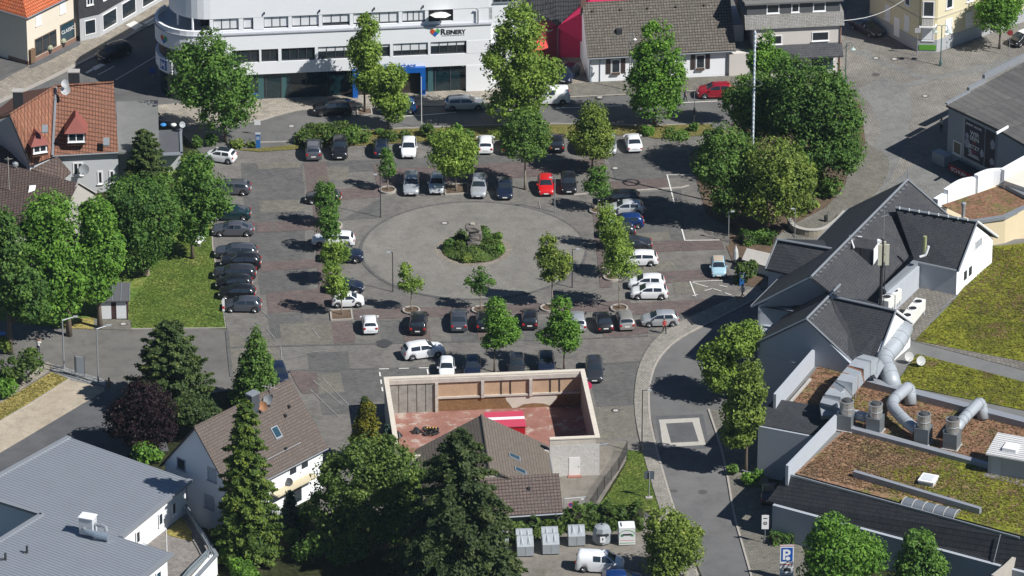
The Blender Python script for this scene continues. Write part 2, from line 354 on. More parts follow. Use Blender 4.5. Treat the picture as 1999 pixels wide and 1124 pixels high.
# ---- patchwork of the lot: (material, corners)
patches = [
 # asphalt lanes
 (M_PAVED, [(470, 318), (590, 318), (594, 345), (596, 520), (500, 520), (488, 470), (478, 420), (470, 330)]),
 (M_PAVED, [(594, 316), (1060, 300), (1064, 318), (596, 340)]),
 (M_PAVED, [(1185, 300), (1340, 292), (1352, 345), (1200, 352)]),
 (M_PAVED, [(500, 524), (600, 524), (606, 572), (508, 575)]),
 (M_PAVED, [(520, 612), (590, 612), (600, 655), (530, 660)]),
 (M_PAVED, [(740, 625), (788, 624), (793, 668), (745, 670)]),
 (M_PAVED, [(878, 632), (960, 630), (962, 666), (882, 668)]),
 (M_PAVED, [(1020, 632), (1085, 630), (1092, 664), (1024, 666)]),
 (M_PAVED, [(1262, 648), (1300, 632), (1385, 600), (1330, 612), (1255, 620)]),
 (M_PAVED, [(1180, 380), (1330, 370), (1338, 470), (1190, 480)]),
 (M_PAVED, [(664, 690 - 260), (742, 388), (742, 424), (664, 428)]),
 (M_PAVED, [(600, 690), (680, 685), (684, 725), (604, 730)]),
 (M_PAVED, [(740, 722), (905, 716), (908, 750), (700, 790), (666, 800), (660, 725)]),
 (M_PAVED, [(1145, 712), (1245, 708), (1243, 790), (1165, 795)]),
 (M_PAVED, [(622, 768), (680, 765), (690, 805), (630, 810)]),
 # light squares
 (M_PAVEO, [(590, 328), (680, 324), (682, 350), (592, 354)]), (M_PAVEO, [(505, 392), (592, 389), (596, 412), (508, 415)]),
 (M_PAVEO, [(545, 632), (646, 628), (654, 668), (552, 674)]), (M_PAVEO, [(1242, 455), (1305, 452), (1310, 468), (1246, 472)]),
 (M_PAVEO, [(1250, 512), (1315, 508), (1322, 528), (1256, 532)]), (M_PAVEO, [(1310, 545), (1372, 542), (1380, 570), (1318, 574)]),
 (M_PAVEO, [(620, 730), (665, 728), (672, 764), (622, 768)]), (M_PAVEO, [(1150, 795), (1240, 793), (1243, 850), (1160, 858)]),
 (M_PAVEO, [(505, 330), (585, 327), (588, 316), (500, 318)]), (M_PAVEO, [(440, 650), (530, 660), (560, 730), (450, 735)]),
 # red bands
 (M_PAVER, [(592, 318), (636, 316), (648, 392), (604, 394)]), (M_PAVER, [(600, 372), (742, 364), (742, 384), (604, 396)]),
 (M_PAVER, [(610, 392), (650, 390), (662, 560), (622, 562)]), (M_PAVER, [(500, 434), (620, 428), (622, 448), (502, 454)]),
 (M_PAVER, [(500, 512), (626, 504), (628, 522), (502, 530)]), (M_PAVER, [(520, 572), (650, 560), (652, 600), (524, 612)]),
 (M_PAVER, [(690, 604), (1230, 586), (1232, 606), (692, 624)]), (M_PAVER, [(646, 628), (692, 626), (694, 668), (652, 670)]),
 (M_PAVER, [(728, 322), (740, 318), (750, 372), (738, 374)]), (M_PAVER, [(746, 330), (1180, 308), (1182, 334), (748, 366)]),
 (M_PAVER, [(1190, 354), (1300, 346), (1304, 364), (1192, 372)]), (M_PAVER, [(1155, 396), (1178, 395), (1196, 560), (1172, 562)]),
 (M_PAVER, [(1262, 472), (1408, 466), (1414, 486), (1266, 492)]), (M_PAVER, [(1275, 532), (1420, 522), (1428, 546), (1282, 552)]),
 (M_PAVER, [(1230, 592), (1440, 580), (1395, 604), (1335, 612), (1232, 614)]), (M_PAVER, [(565, 722), (618, 728), (622, 766), (590, 768), (575, 745)]),
 (M_PAVER, [(785, 636), (838, 634), (842, 666), (790, 668)]), (M_PAVER, [(930, 632), (958, 630), (962, 664), (934, 666)]),
 (M_PAVER, [(1085, 632), (1110, 630), (1112, 662), (1090, 664)]), (M_PAVER, [(1172, 634), (1262, 628), (1266, 650), (1180, 660)]),
]
for i, (m, pts) in enumerate(patches): sheet('paving_patch', pts, 0.008 + 0.001 * i, m, lot)
# narrow lighter drainage strips across the lot
for pts in ([(452, 679), (700, 672), (1130, 662), (1265, 656)], [(560, 724), (740, 720), (905, 716)], [(1145, 712), (1250, 706)], [(1120, 380), (1200, 374), (1330, 366), (1345, 362)], [(655, 430), (745, 424)], [(640, 320), (735, 314)]):
    strip_mesh([W(x, y) for x, y in pts], 0.3, -0.03, 0.058).build('drainage_strip', M_KERB if pts[0][0] in (1120,) else M_PAVED, lot)
# round place with its ring of darker setts
cc = W(924, 488); RAD = 12.1
def disc(name, c, r, z, mat, n=72, parent=None):
    o = MB().poly([(c.x + r * math.cos(2 * math.pi * i / n), c.y + r * math.sin(2 * math.pi * i / n), z) for i in range(n)]).build(name, mat, parent)
    if parent is None: tag(o, kind='structure')
    return o
disc('round_plaza_border', cc, RAD + 0.35, 0.056, M_PAVED); rp = disc('round_plaza', cc, RAD, 0.060, M_SETT)
disc('planting_ring', cc, 4.2, 0.064, ground_mat('ring_paving', (0.225, 0.2, 0.165), (0.29, 0.26, 0.215), 0.4, 0.2, (0.3, 0.3, 0.03)))
disc('planting_bed', cc, 3.5, 0.068, M_SOIL)
# ---- pavements
raised('bank_pavement', [(300, 205), (360, 200), (500, 190), (910, 172), (1010, 168), (1012, 200), (960, 205), (830, 206), (690, 208), (640, 210), (610, 211), (575, 216), (540, 225), (500, 236), (440, 240), (380, 243), (320, 234)], 0.12, M_SIDE)
kerb('bank_kerb', [(1012, 201), (960, 206), (830, 207), (690, 209), (640, 211), (610, 212), (575, 217), (540, 226), (500, 237), (440, 241), (380, 244), (310, 235)], smooth=True)
raised('house_pavement', [(1100, 165), (1150, 160), (1430, 147), (1470, 145), (1470, 172), (1340, 178), (1230, 184), (1150, 188), (1102, 190)], 0.12, M_PAVEO)
kerb('house_kerb', [(1100, 191), (1150, 189), (1230, 185), (1340, 179), (1470, 173)])
raised('shop_pavement', [(-40, 215), (0, 197), (100, 150), (190, 104), (262, 62), (332, 22), (400, -20), (330, -30), (300, -8), (160, 78), (58, 127), (-40, 180)], 0.12, M_TAN)
kerb('shop_kerb', [(-40, 217), (0, 199), (100, 152), (190, 106), (262, 64), (332, 24), (400, -18)], 0.5)
raised('doorstep_strip', [(55, 131), (60, 126), (152, 79), (158, 86), (100, 116), (62, 133)], 0.15, M_ASPHD)
sheet('shop_forecourt', [(-60, 180), (0, 150), (56, 129), (56, 90), (-60, 80)], 0.02, M_PAVED)
# pavement strip between street and lot (planted) is built with the hedges
sheet('planted_strip', [(465, 292), (575, 282), (590, 262), (700, 254), (830, 250), (1080, 243), (1390, 242), (1395, 262), (1280, 270), (1250, 262), (1085, 268), (830, 276), (590, 290), (505, 296)], 0.075, green_mat('strip_grass', [(0.3, (0.10, 0.085, 0.035)), (0.5, (0.17, 0.15, 0.05)), (0.75, (0.11, 0.13, 0.03))], 0.5))
kerb('strip_kerb', [(500, 279), (590, 276), (600, 260), (830, 249), (1080, 242), (1275, 246), (1392, 241)], 0.14, 0.13)
# right-hand road
sheet('side_road', [(1262, 702), (1300, 665), (1400, 610), (1500, 560), (1560, 560), (1560, 760), (1500, 800), (1490, 1000), (1560, 1200), (1390, 1240), (1370, 1124), (1310, 985), (1285, 880), (1268, 800)], 0.021, ground_mat('road_asphalt', (0.125, 0.124, 0.122), (0.152, 0.149, 0.145), 0.06, 0.1, stain=(0.115, 0.114, 0.113)))
OUT = [(1480, 556), (1420, 585), (1340, 622), (1290, 652), (1255, 695), (1240, 750), (1240, 810), (1252, 870), (1270, 935), (1290, 1000), (1330, 1124)]
INN = [(1492, 575), (1440, 603), (1370, 638), (1318, 668), (1283, 706), (1268, 755), (1268, 810), (1278, 862), (1295, 925), (1318, 1000), (1362, 1124)]
raised('side_road_pavement', smoothline(OUT) + smoothline(INN)[::-1], 0.115, M_SIDE if False else ground_mat('footway', (0.26, 0.245, 0.215), (0.32, 0.30, 0.265), 0.2, 0.15, (0.3, 0.3, 0.03)))
kerb('side_road_kerb', INN, 0.2, 0.135, smooth=True)
raised('hall_pavement', smoothline([(1385, 800), (1408, 870), (1422, 930), (1434, 1000), (1450, 1060), (1470, 1130)]) + [(1590, 1130), (1540, 1000), (1500, 940), (1480, 800)], 0.115, M_PAVEO)
kerb('hall_kerb', [(1383, 800), (1406, 870), (1420, 930), (1432, 1000), (1448, 1060), (1468, 1130)], 0.2, 0.135, smooth=True)
# raised square in the road with a pale border
st = sheet('speed_table', [(1280, 812), (1372, 808), (1386, 874), (1291, 879)], 0.04, M_ASPHD)
for q in ([(1286, 819), (1365, 815), (1366, 823), (1288, 827)], [(1293, 865), (1376, 861), (1378, 868), (1295, 873)], [(1288, 827), (1300, 826.4), (1310, 864.2), (1293, 865)], [(1352, 823.7), (1366, 823), (1376, 861), (1364, 861.6)]):
    sheet('border_paving', q, 0.046, plain('pale_setts', (0.42, 0.4, 0.355), 0.9, var=0.15, sc=2, fine=0.2), st)
# cobbled lanes upper right
sheet('cobbled_square', [(1440, 250), (1500, 180), (1640, 60), (1660, 0), (1720, -60), (2300, -200), (2300, 330), (1860, 300), (1760, 400), (1640, 480), (1500, 480), (1560, 380)], 0.024, M_COB)
sheet('footway_band', [(1690, 330), (1720, 250), (1700, 205), (1680, 180), (1820, 150), (1990, 108), (1999, 115), (1999, 128), (1850, 150), (1775, 170), (1780, 220), (1765, 290), (1735, 360), (1690, 400), (1670, 390)], 0.03, M_COBD)
sheet('footway_band', [(1660, 180), (1730, 148), (1760, 165), (1700, 182)], 0.034, M_COBD)
sheet('footway_band', [(1660, 100), (1700, 118), (1790, 152), (1830, 150), (1780, 140), (1720, 115), (1690, 95)], 0.037, M_COBD)
raised('tree_pavement', smoothline([(1690, 280), (1728, 300), (1735, 330), (1715, 370), (1660, 420), (1600, 455), (1550, 462)]) + [(1540, 440), (1600, 420), (1650, 360), (1660, 310)], 0.12, M_PAVEO)
sheet('tree_bed', [(1345, 300), (1420, 250), (1500, 170), (1600, 150), (1680, 200), (1690, 280), (1665, 350), (1620, 400), (1545, 440), (1500, 470), (1430, 500), (1418, 440), (1380, 420)], 0.06, M_SOIL)
sheet('corner_bed', [(1418, 480), (1480, 455), (1530, 480), (1480, 560), (1450, 556), (1432, 515)], 0.065, M_SOIL)
sheet('hall_lane', [(1700, 400), (1770, 330), (1850, 290), (2000, 380), (1990, 440), (1850, 470), (1640, 480)], 0.027, M_COBD)
# ---- lawns, paths lower left
sheet('lawn', [(-60, 470), (200, 450), (395, 330), (413, 420), (415, 480), (428, 560), (441, 639), (256, 641), (250, 620), (185, 622), (120, 640), (-60, 618)], 0.03, M_LAWN)
kerb('lawn_edging', [(256, 642), (441, 640), (428, 560), (415, 480), (413, 420)], 0.12, 0.06)
sheet('hut_forecourt', [(184, 622), (256, 624), (258, 644), (176, 642)], 0.036, M_PAVEO)
sheet('dry_verge', [(128, 622), (184, 620), (182, 642), (125, 640)], 0.042, M_DRY)
sheet('footpath', [(-40, 792), (92, 706), (113, 714), (0, 787), (-40, 812)], 0.02, M_TAN)
sheet('dry_verge', [(-40, 812), (0, 787), (100, 726), (135, 738), (0, 822), (-40, 846)], 0.026, M_DRY)
kerb('verge_edging', [(-40, 848), (0, 823), (60, 788), (136, 740)], 0.14, 0.1)
sheet('gravel_drive', [(-40, 848), (0, 824), (138, 740), (203, 756), (205, 762), (0, 884), (-40, 908)], 0.024, M_GRAV)
sheet('drain_bed', [(96, 722), (112, 712), (208, 742), (206, 756), (140, 742)], 0.05, ground_mat('rubble', (0.13, 0.13, 0.13), (0.3, 0.3, 0.29), 3.0, 0.4))
sheet('asphalt_drive', [(-40, 908), (0, 884), (205, 760), (300, 790), (330, 880), (160, 900), (-40, 1010)], 0.016, M_ASPHD)
kerb('drive_edging', [(443, 645), (447, 690), (452, 735)], 0.35, 0.05, M_PAVED)
# ---- lower middle: yards
sheet('grass_triangle', [(1226, 878), (1262, 882), (1272, 930), (1288, 994), (1240, 1000), (1158, 1000), (1190, 960), (1222, 905)], 0.034, M_LAWN)
sheet('workshop_yard', [(1060, 930), (1163, 925), (1165, 858), (1226, 862), (1222, 900), (1160, 1000), (1085, 1004)], 0.04, M_YARD)
sheet('collection_yard', [(940, 1062), (1010, 1052), (1100, 1032), (1160, 1012), (1262, 1008), (1300, 1000), (1340, 1130), (1350, 1200), (900, 1200), (930, 1124)], 0.03, M_YARD)
sheet('yard_lane', [(1150, 1004), (1258, 998), (1272, 1008), (1180, 1024), (1140, 1022)], 0.047, M_PAVED)
# ---- painted markings
def mark(pts, w=0.14, z=0.066, parent=None):
    P = [W(x, y, z) for x, y in pts]
    o = strip_mesh(P, w, z - 0.001, z).build('road_marking', M_MARK, parent)
    if parent is None: tag(o, kind='structure')
def dashes(a, b, n, frac, w=0.14, parent=None):
    for i in range(n):
        t0 = i / n; t1 = t0 + frac / n
        mark([(a[0] + (b[0] - a[0]) * t0, a[1] + (b[1] - a[1]) * t0), (a[0] + (b[0] - a[0]) * t1, a[1] + (b[1] - a[1]) * t1)], w, 0.066, parent)
dashes((740, 720), (856, 717), 3, 0.5, 0.16, lot); dashes((741, 726), (748, 770), 3, 0.55, 0.16, lot); mark([(834, 720), (836, 731)], 0.16, 0.066, lot)
mark([(1302, 340), (1317, 398)], 0.14, 0.066, lot); mark([(1302, 341), (1352, 341)], 0.12, 0.066, lot)
mark([(1331, 447), (1337, 469)], 0.16, 0.066, lot); mark([(1337, 469), (1405, 468)], 0.14, 0.066, lot)
mark([(1347, 549), (1358, 578)], 0.14, 0.066, lot); mark([(1352, 549), (1412, 547)], 0.12, 0.066, lot)
for a, b in (((1352, 551), (1382, 560)), ((1376, 567), (1390, 563)), ((1392, 563), (1408, 568)), ((1352, 577), (1362, 574)), ((1415, 571), (1428, 576)), ((1414, 577), (1428, 578)), ((1404, 556), (1420, 560))): mark([a, b], 0.12, 0.066, lot)
M_WORN = plain('worn_paint', (0.27, 0.265, 0.25), 0.9, var=0.35, sc=4, fine=0.4)
for a, b in (((612, 742), (668, 790)), ((630, 738), (690, 800)), ((606, 760), (660, 812)), ((560, 700), (600, 690)), ((505, 602), (525, 618)), ((470, 655), (498, 668)), ((582, 690), (640, 684)), ((548, 676), (552, 722)), ((610, 640), (624, 660)), ((1052, 392), (1056, 410)), ((520, 640), (536, 660))):
    P_ = [W(x, y, 0.064) for x, y in (a, b)]; strip_mesh(P_, 0.09, 0.063, 0.064).build('worn_line', M_WORN, lot)
M_MARKS = 0.03
def smark(pts, w=0.14, z=0.03): mark(pts, w, z)
smark([(225, 156), (312, 105)], 0.14); smark([(191, 146), (223, 129)], 0.14); pass
for a, b in (((767, 228), (815, 225)), ((815, 225), (890, 219)), ((1085, 211), (1215, 206)), ((1330, 200), (1400, 197)), ((955, 217), (1040, 213))): smark([a, b], 0.16)
for q in ([(166, 141), (180, 133), (184, 135), (170, 143)], [(180, 131), (196, 124), (206, 126), (186, 137)], [(246, 48), (262, 40), (285, 52), (268, 61)], [(278, 44), (300, 33), (312, 38), (290, 50)]):
    sheet('road_marking', q, 0.03 if q[0][1] > 100 else 0.13, M_MARK)
# ---- manholes and gullies
M_IRON = plain('cast_iron', (0.09, 0.085, 0.08), 0.7, var=0.2, sc=8)
def manhole(px, py, z=0.02, r=0.38, pale=True):
    c = W(px, py, z); g = disc('manhole_ring', c, r * 1.25, z, M_IRON, 20); g.name = 'manhole_cover'
    tag(g, kind='structure'); disc('cover_plate', c, r * 0.75, z + 0.006, M_CONC if pale else M_IRON, 20, g)
    return g
for a in ((868, 435, 0.066), (1202, 801, 0.03), (1201, 328, 0.066), (569, 246, 0.01), (1710, 113, 0.045), (1746, 115, 0.045), (1806, 187, 0.045), (1171, 189.5, 0.13), (241, 632, 0.05)): manhole(*a)
for a in ((1710, 145, 0.045), (1372, 960, 0.03)): manhole(*a, pale=False)
oil = W(750, 671); MB().poly([(oil.x + (1.1 + 0.1 * math.sin(3 * a) + 0.1 * math.cos(5 * a)) * math.cos(a) * .75, oil.y + (1.3 + 0.1 * math.cos(4 * a)) * math.sin(a) * .75, 0.062) for a in [i * math.pi / 14 for i in range(28)]]).build('oil_stain', plain('damp_patch', (0.055, 0.055, 0.055), 0.6, var=0.2), lot)
for px, py in ((1291, 883), (1316, 958), (1360, 1120), (1390, 615)):
    c = W(px, py, 0.035); tag(MB().box(c.x - .3, c.x + .3, c.y - .22, c.y + .22, 0.0, 0.04).build('gully_grate', M_IRON), kind='structure')
# ================================================================== BUILDINGS, first half: along the street and on the left
def P3(root, pts): return [W(x, y, z) - root.location for x, y, z in pts]
def roofpoly(root, name, pts, mat, t=.22): return MB().slab(P3(root, pts), t).build(name, mat, root)
def block(root, name, pts, z0, z1, mat): return MB().prism([p for p in P3(root, [(x, y, z1) for x, y in pts])], z0, z1).build(name, mat, root)
def framed(name, label, cat, p0, p1, group=None):
    a = Vector((p0.x, p0.y, 0)); return thing(name, label, cat, a, ang(p0, p1), group), (Vector((p1.x, p1.y, 0)) - a).length
def side_map(side, L=0, w0=0, w1=0):
    return {'S': lambda u, d, z: (u, w0 - d, z), 'N': lambda u, d, z: (u, w1 + d, z), 'W': lambda u, d, z: (-d, u, z), 'E': lambda u, d, z: (L + d, u, z)}[side]
def fbox(mp, mb, u0, u1, d0, d1, z0, z1):
    A = [mp(u, d, z) for z in (z0, z1) for u, d in ((u0, d0), (u1, d0), (u1, d1), (u0, d1))]
    return mb.add(A, [(3, 2, 1, 0), (4, 5, 6, 7), (0, 1, 5, 4), (1, 2, 6, 5), (2, 3, 7, 6), (3, 0, 4, 7)])
def window(root, mp, u, z, w, h, n=2, frame=None, glass=None, fw=.09, sill=True, proud=.05, name='window', bars=False):
    "frame ring standing proud of the wall, a separate pane per light, a sill"
    fr = MB(); o = proud
    fbox(mp, fr, u, u + w, 0.0, o, z, z + fw); fbox(mp, fr, u, u + w, 0.0, o, z + h - fw, z + h)
    fbox(mp, fr, u, u + fw, 0.0, o, z + fw, z + h - fw); fbox(mp, fr, u + w - fw, u + w, 0.0, o, z + fw, z + h - fw)
    pw = (w - 2 * fw) / n
    for i in range(1, n): fbox(mp, fr, u + fw + pw * i - fw * .4, u + fw + pw * i + fw * .4, 0.0, o, z + fw, z + h - fw)
    f = fr.build(name, frame or M_FRAME, root)
    for i in range(n):
        g = MB(); fbox(mp, g, u + fw + pw * i + (fw * .4 if i else 0), u + fw + pw * (i + 1) - (fw * .4 if i < n - 1 else 0), -.02, o * .4, z + fw, z + h - fw); g.build('pane', glass or M_GLASS, f)
    if sill: s = MB(); fbox(mp, s, u - .06, u + w + .06, 0, o + .1, z - .07, z - .003); s.build('sill', frame or M_FRAME, f)
    return f
def gable(root, L, w0, w1, he, hr, wall, roof, over=.4, og=.3, t=.2, z0=-.05, yr=None):
    "walls as one five-sided prism along x, two roof slopes with overhang"
    yr = (w0 + w1) / 2 if yr is None else yr
    prof = [(w0, z0), (w1, z0), (w1, he), (yr, hr), (w0, he)]
    MB().add([(x, y, z) for x in (0, L) for y, z in prof], [(0, 1, 2, 3, 4), (9, 8, 7, 6, 5)] + [(i, (i + 1) % 5, 5 + (i + 1) % 5, 5 + i) for i in range(5)]).build('wall', wall, root)
    for yw, s in ((w0, -1), (w1, 1)):
        sl = (hr - he) / abs(yw - yr); ye = yw + s * over; ze = he - over * sl
        m = MB(); m.slab([(-og, yr, hr + t * 1.1), (L + og, yr, hr + t * 1.1), (L + og, ye, ze + t * 1.1), (-og, ye, ze + t * 1.1)], t).build('roof', roof, root)
        g = MB(); g.tube([(-og, ye + s * .07, ze + .04), (L + og, ye + s * .07, ze + .04)], .075, 6).build('gutter', M_GREYM, root)
    MB().tube([(-og - .02, yr, hr + t * 1.15), (L + og + .02, yr, hr + t * 1.15)], .11, 6).build('ridge_cap', roof, root)
def dish(label, p, r=.42, az=-.5, mat=None, group='satellite dishes', mast=.8):
    t = thing('satellite_dish', label, 'satellite dish', p, az, group)
    mb = MB(); K = 14; vs = [(0, 0.10, 0)]
    fs = []
    for k, (rr, d) in enumerate(((.5, .07), (1, 0))):
        for j in range(K): a = 2 * math.pi * j / K; vs.append((r * rr * math.cos(a), d * r * 2, r * rr * math.sin(a)))
    fs = [(0, 1 + j, 1 + (j + 1) % K) for j in range(K)] + [(1 + j, 1 + K + j, 1 + K + (j + 1) % K, 1 + (j + 1) % K) for j in range(K)]
    o = mb.add(vs, fs).build('reflector', mat or plain('dish_white', (0.66, 0.66, 0.64), .5, var=.08), t, smooth=True); o.rotation_euler = (-.5, 0, 0); o.location = (0, 0, 0)
    MB().tube([(0, .1, -mast), (0, .12, 0)], .03, 6).build('mast', M_STEEL, t)
    MB().tube([(0, 0, -r * .8), (0, -r * 1.1, .02)], .02, 5).build('feed_arm', M_GREYM, t)
    return t
M_SLATE = tile_mat('slate', (0.052, 0.055, 0.062), (0.075, 0.078, 0.085), .3, .22, 'xy', .02, dirt=(0.09, 0.088, 0.08), dirtamt=.4, off=.5)
M_TILEB = tile_mat('brown_tiles', (0.125, 0.098, 0.078), (0.165, 0.13, 0.102), .33, .3, 'xy', .055, dirt=(0.09, 0.08, 0.062), dirtamt=.5)
M_TILER = tile_mat('red_tiles', (0.24, 0.105, 0.062), (0.29, 0.13, 0.078), .34, .3, 'xy', .05, dirt=(0.17, 0.09, 0.06), dirtamt=.5)
M_TILEG = tile_mat('grey_brown_tiles', (0.115, 0.098, 0.08), (0.175, 0.15, 0.125), .33, .24, 'xy', .05, dirt=(0.08, 0.075, 0.06), dirtamt=.5, lichen=(0.33, 0.31, 0.25))
M_TILEO = tile_mat('orange_tiles', (0.5, 0.12, 0.045), (0.58, 0.16, 0.06), .34, .3, 'xy', .045, dirt=(0.35, 0.1, 0.05), dirtamt=.3)
M_GREYW = plain('grey_render', (0.5, 0.51, 0.52), .85, var=.06, sc=.5, spec=.2); M_CREAM = plain('cream_render', (0.66, 0.6, 0.49), .85, var=.06, sc=.4, spec=.2)
M_LEAD = plain('bitumen_roof', (0.165, 0.165, 0.158), .85, var=.25, sc=.5, fine=.15)
M_YELL = plain('yellow_render', (0.64, 0.58, 0.4), .85, var=.06, sc=.4, spec=.2)
# ------------------------------------------------------------------ bank with the curved corner
p0, p1 = W(500, 198), W(910, 180); bank, BL = framed('bank_building', 'long white office building with ribbon windows, curved corner and blue entrance', 'building', p0, p1)
def bxl(px): return (px - 500) / 16.87
def foot(inset, cx=-6.2, cy=5.0, Rr=5.0, right=27.2, y0=0.0, back=23.0):
    r = Rr - inset; pts = [(cx, y0 + inset), (right - (inset if inset < .5 else .02), y0 + inset), (right - (inset if inset < .5 else .02), back), (3.5, back)]
    for k in range(15):
        a = R(138 + (270 - 138) * k / 14); pts.append((cx + r * math.cos(a), cy + r * math.sin(a)))
    return pts[:-1]
M_BGL = glass_mat('shopfront_glass', (0.006, 0.022, 0.028), .04)
MB().prism(foot(.45), 0, 3.4).build('shopfront', M_BGL, bank)
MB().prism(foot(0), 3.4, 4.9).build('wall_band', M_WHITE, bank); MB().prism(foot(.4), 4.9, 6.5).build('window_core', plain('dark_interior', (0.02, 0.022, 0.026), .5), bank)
MB().prism(foot(0), 6.5, 8.4).build('wall_band', M_WHITE, bank); MB().prism(foot(-.1), 8.4, 8.5).build('ledge', plain('zinc_ledge', (0.36, 0.37, 0.4), .5, .3), bank)
MB().box(bxl(910), 27.22, -.03, 3, 0, 3.4).build('wall_pier', M_WHITE, bank); MB().box(bxl(911), 27.22, -.02, .5, 4.9, 6.5).build('wall_pier', M_WHITE, bank)
UX = bxl(414)
def foot2(inset): return [(UX, .45 + inset), (27.0, .45 + inset), (27.0, 22.5), (6, 22.5), (UX, 9)]
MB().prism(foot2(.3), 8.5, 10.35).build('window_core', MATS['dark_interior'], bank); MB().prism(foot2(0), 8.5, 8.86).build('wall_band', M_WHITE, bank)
MB().prism(foot(.0, -5.0, 4.9, 4.5, 27.1, .4, 22.8), 10.35, 13.4).build('wall_band', M_WHITE, bank); MB().prism(foot(-.08, -5.0, 4.9, 4.5, 27.15, .4, 22.9), 13.4, 13.5).build('roof_edge', M_GREYM, bank)
for px, yy in ((347, 3.6), (373, 1.0)): MB().tube([(bxl(px) + .5, yy, 8.5), (bxl(px) + .5, yy, 10.36)], .14, 8).build('column', M_WHITE, bank)
# terrace parapet rim round the curve
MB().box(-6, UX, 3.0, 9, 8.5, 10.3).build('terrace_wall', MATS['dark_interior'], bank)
rim = [(-6.2 + 4.8 * math.cos(R(138 + 132 * k / 14)), 5 + 4.8 * math.sin(R(138 + 132 * k / 14))) for k in range(15)] + [(UX, .2)]
strip_mesh([Vector((x, y, 0)) for x, y in rim], .28, 8.5, 9.05).build('terrace_parapet', M_WHITE, bank)
MBL = plain('white_blind', (0.72, 0.73, 0.74), .6, var=.04); M_BFR = plain('anthracite_frame', (0.07, 0.075, 0.085), .45)
def ribbon(px0, px1, z0, z1, y, panes, blind, piers=True):
    x0, x1 = bxl(px0), bxl(px1); n = panes; w = (x1 - x0) / n; fr = MB()
    fr.box(x0, x1, y + .13, y + .26, z0, z0 + .1); fr.box(x0, x1, y + .13, y + .26, z1 - .08, z1)
    for i in range(n + 1): fr.box(x0 + w * i - .04, x0 + w * i + .04, y + .13, y + .26, z0 + .1, z1 - .08)
    f = fr.build('window', M_BFR, bank)
    for i in range(n):
        zz = z1 - .08 if blind >= 1 else z1 - .08 - (z1 - z0) * blind
        if blind < 1: MB().box(x0 + w * i + .04, x0 + w * (i + 1) - .04, y + .2, y + .24, z0 + .1, zz).build('pane', M_GLASS, f)
        if blind > 0: MB().box(x0 + w * i + .04, x0 + w * (i + 1) - .04, y + .17, y + .235, (z0 + .1 if blind >= 1 else zz), z1 - .08).build('blind', MBL, f)
up = [(421, 470, 3, 1), (479, 497, 1, 1), (500, 517, 0, 1), (519, 566, 3, 1), (573, 625, 3, 1), (632, 685, 3, .72), (692, 722, 2, 1), (725, 780, 3, 1), (787, 831, 4, .85)]
for i, (a, b, n, bl) in enumerate(up):
    if n: ribbon(a, b, 8.95, 10.33, .45, n, bl)
    else: MB().box(bxl(a) - .1, bxl(b) + .1, .42, .8, 8.86, 10.36).build('wall_pier', M_WHITE, bank)
for a, b in ((414, 421), (470, 479), (566, 573), (625, 632), (685, 692), (780, 787), (831, 838), (886, 962)): MB().box(bxl(a), bxl(b), .44, 1.0, 8.86, 10.355).build('wall_pier', M_WHITE, bank)
lo = [(455, 508, 3, 0), (512, 545, 2, 0), (551, 616, 4, 0), (622, 690, 4, .35), (697, 762, 4, .2), (768, 836, 4, .55), (841, 909, 4, .3)]
for a, b, n, bl in lo: ribbon(a, b, 4.95, 6.48, 0, n, bl)
for a, b in ((330, 455), (508, 512), (545, 551), (616, 622), (690, 697), (762, 768), (836, 841)): MB().box(max(bxl(a), -6.0), bxl(b), .0, .5, 4.9, 6.505).build('wall_pier', M_WHITE, bank)
for px in (520, 550, 600, 640, 690, 850, 880): MB().tube([(bxl(px), .42, 0), (bxl(px), .42, 3.4)], .05, 5).build('mullion', M_BFR, bank)
for a, b in ((505, 516), (551, 560), (836, 846)): MB().box(bxl(a), bxl(b), .4, .44, .1, 3.3).build('curtain', plain('pale_curtain', (0.05, 0.12, 0.12), .5), bank)
M_BLUE = plain('portal_blue', (0.006, 0.1, 0.4), .45, var=.06)
MB().box(bxl(688), bxl(698), -.5, .4, 0, 3.55).build('portal_post', M_BLUE, bank); MB().box(bxl(820), bxl(830), -.5, .4, 0, 3.55).build('portal_post', M_BLUE, bank); MB().box(bxl(698), bxl(820), -.5, .4, 2.95, 3.55).build('portal_beam', M_BLUE, bank)
MB().box(bxl(700), bxl(819), .3, .4, 0, 2.95).build('entrance_door', plain('bronze_glass', (0.05, 0.042, 0.036), .2), bank)
for px in (740, 780): MB().box(bxl(px) - .04, bxl(px) + .04, .2, .3, 0, 2.95).build('door_frame', M_DARK, bank)
text_mesh('Volksbank Oberberg', .78, bank, M_BLUE, (bxl(700), -.42, 3.6), (math.pi / 2, 0, 0), 'lettering', .06, 'LEFT', 1.0, .015)
M_INK = plain('black_ink', (0.02, 0.02, 0.02), .6)
text_mesh('R', .98, bank, M_INK, (bxl(860.5), -.03, 7.42), (math.pi / 2, 0, 0), 'lettering', .01, sx=1.0, bold=.025); text_mesh('EINERY', .74, bank, M_INK, (bxl(871.5), -.03, 7.42), (math.pi / 2, 0, 0), 'lettering', .01, sx=.93, bold=.02)
for k in range(9): MB().box(bxl(863) + k * .3, bxl(863) + k * .3 + .22, -.03, -.012, 7.22, 7.27).build('small_print', M_INK, bank)
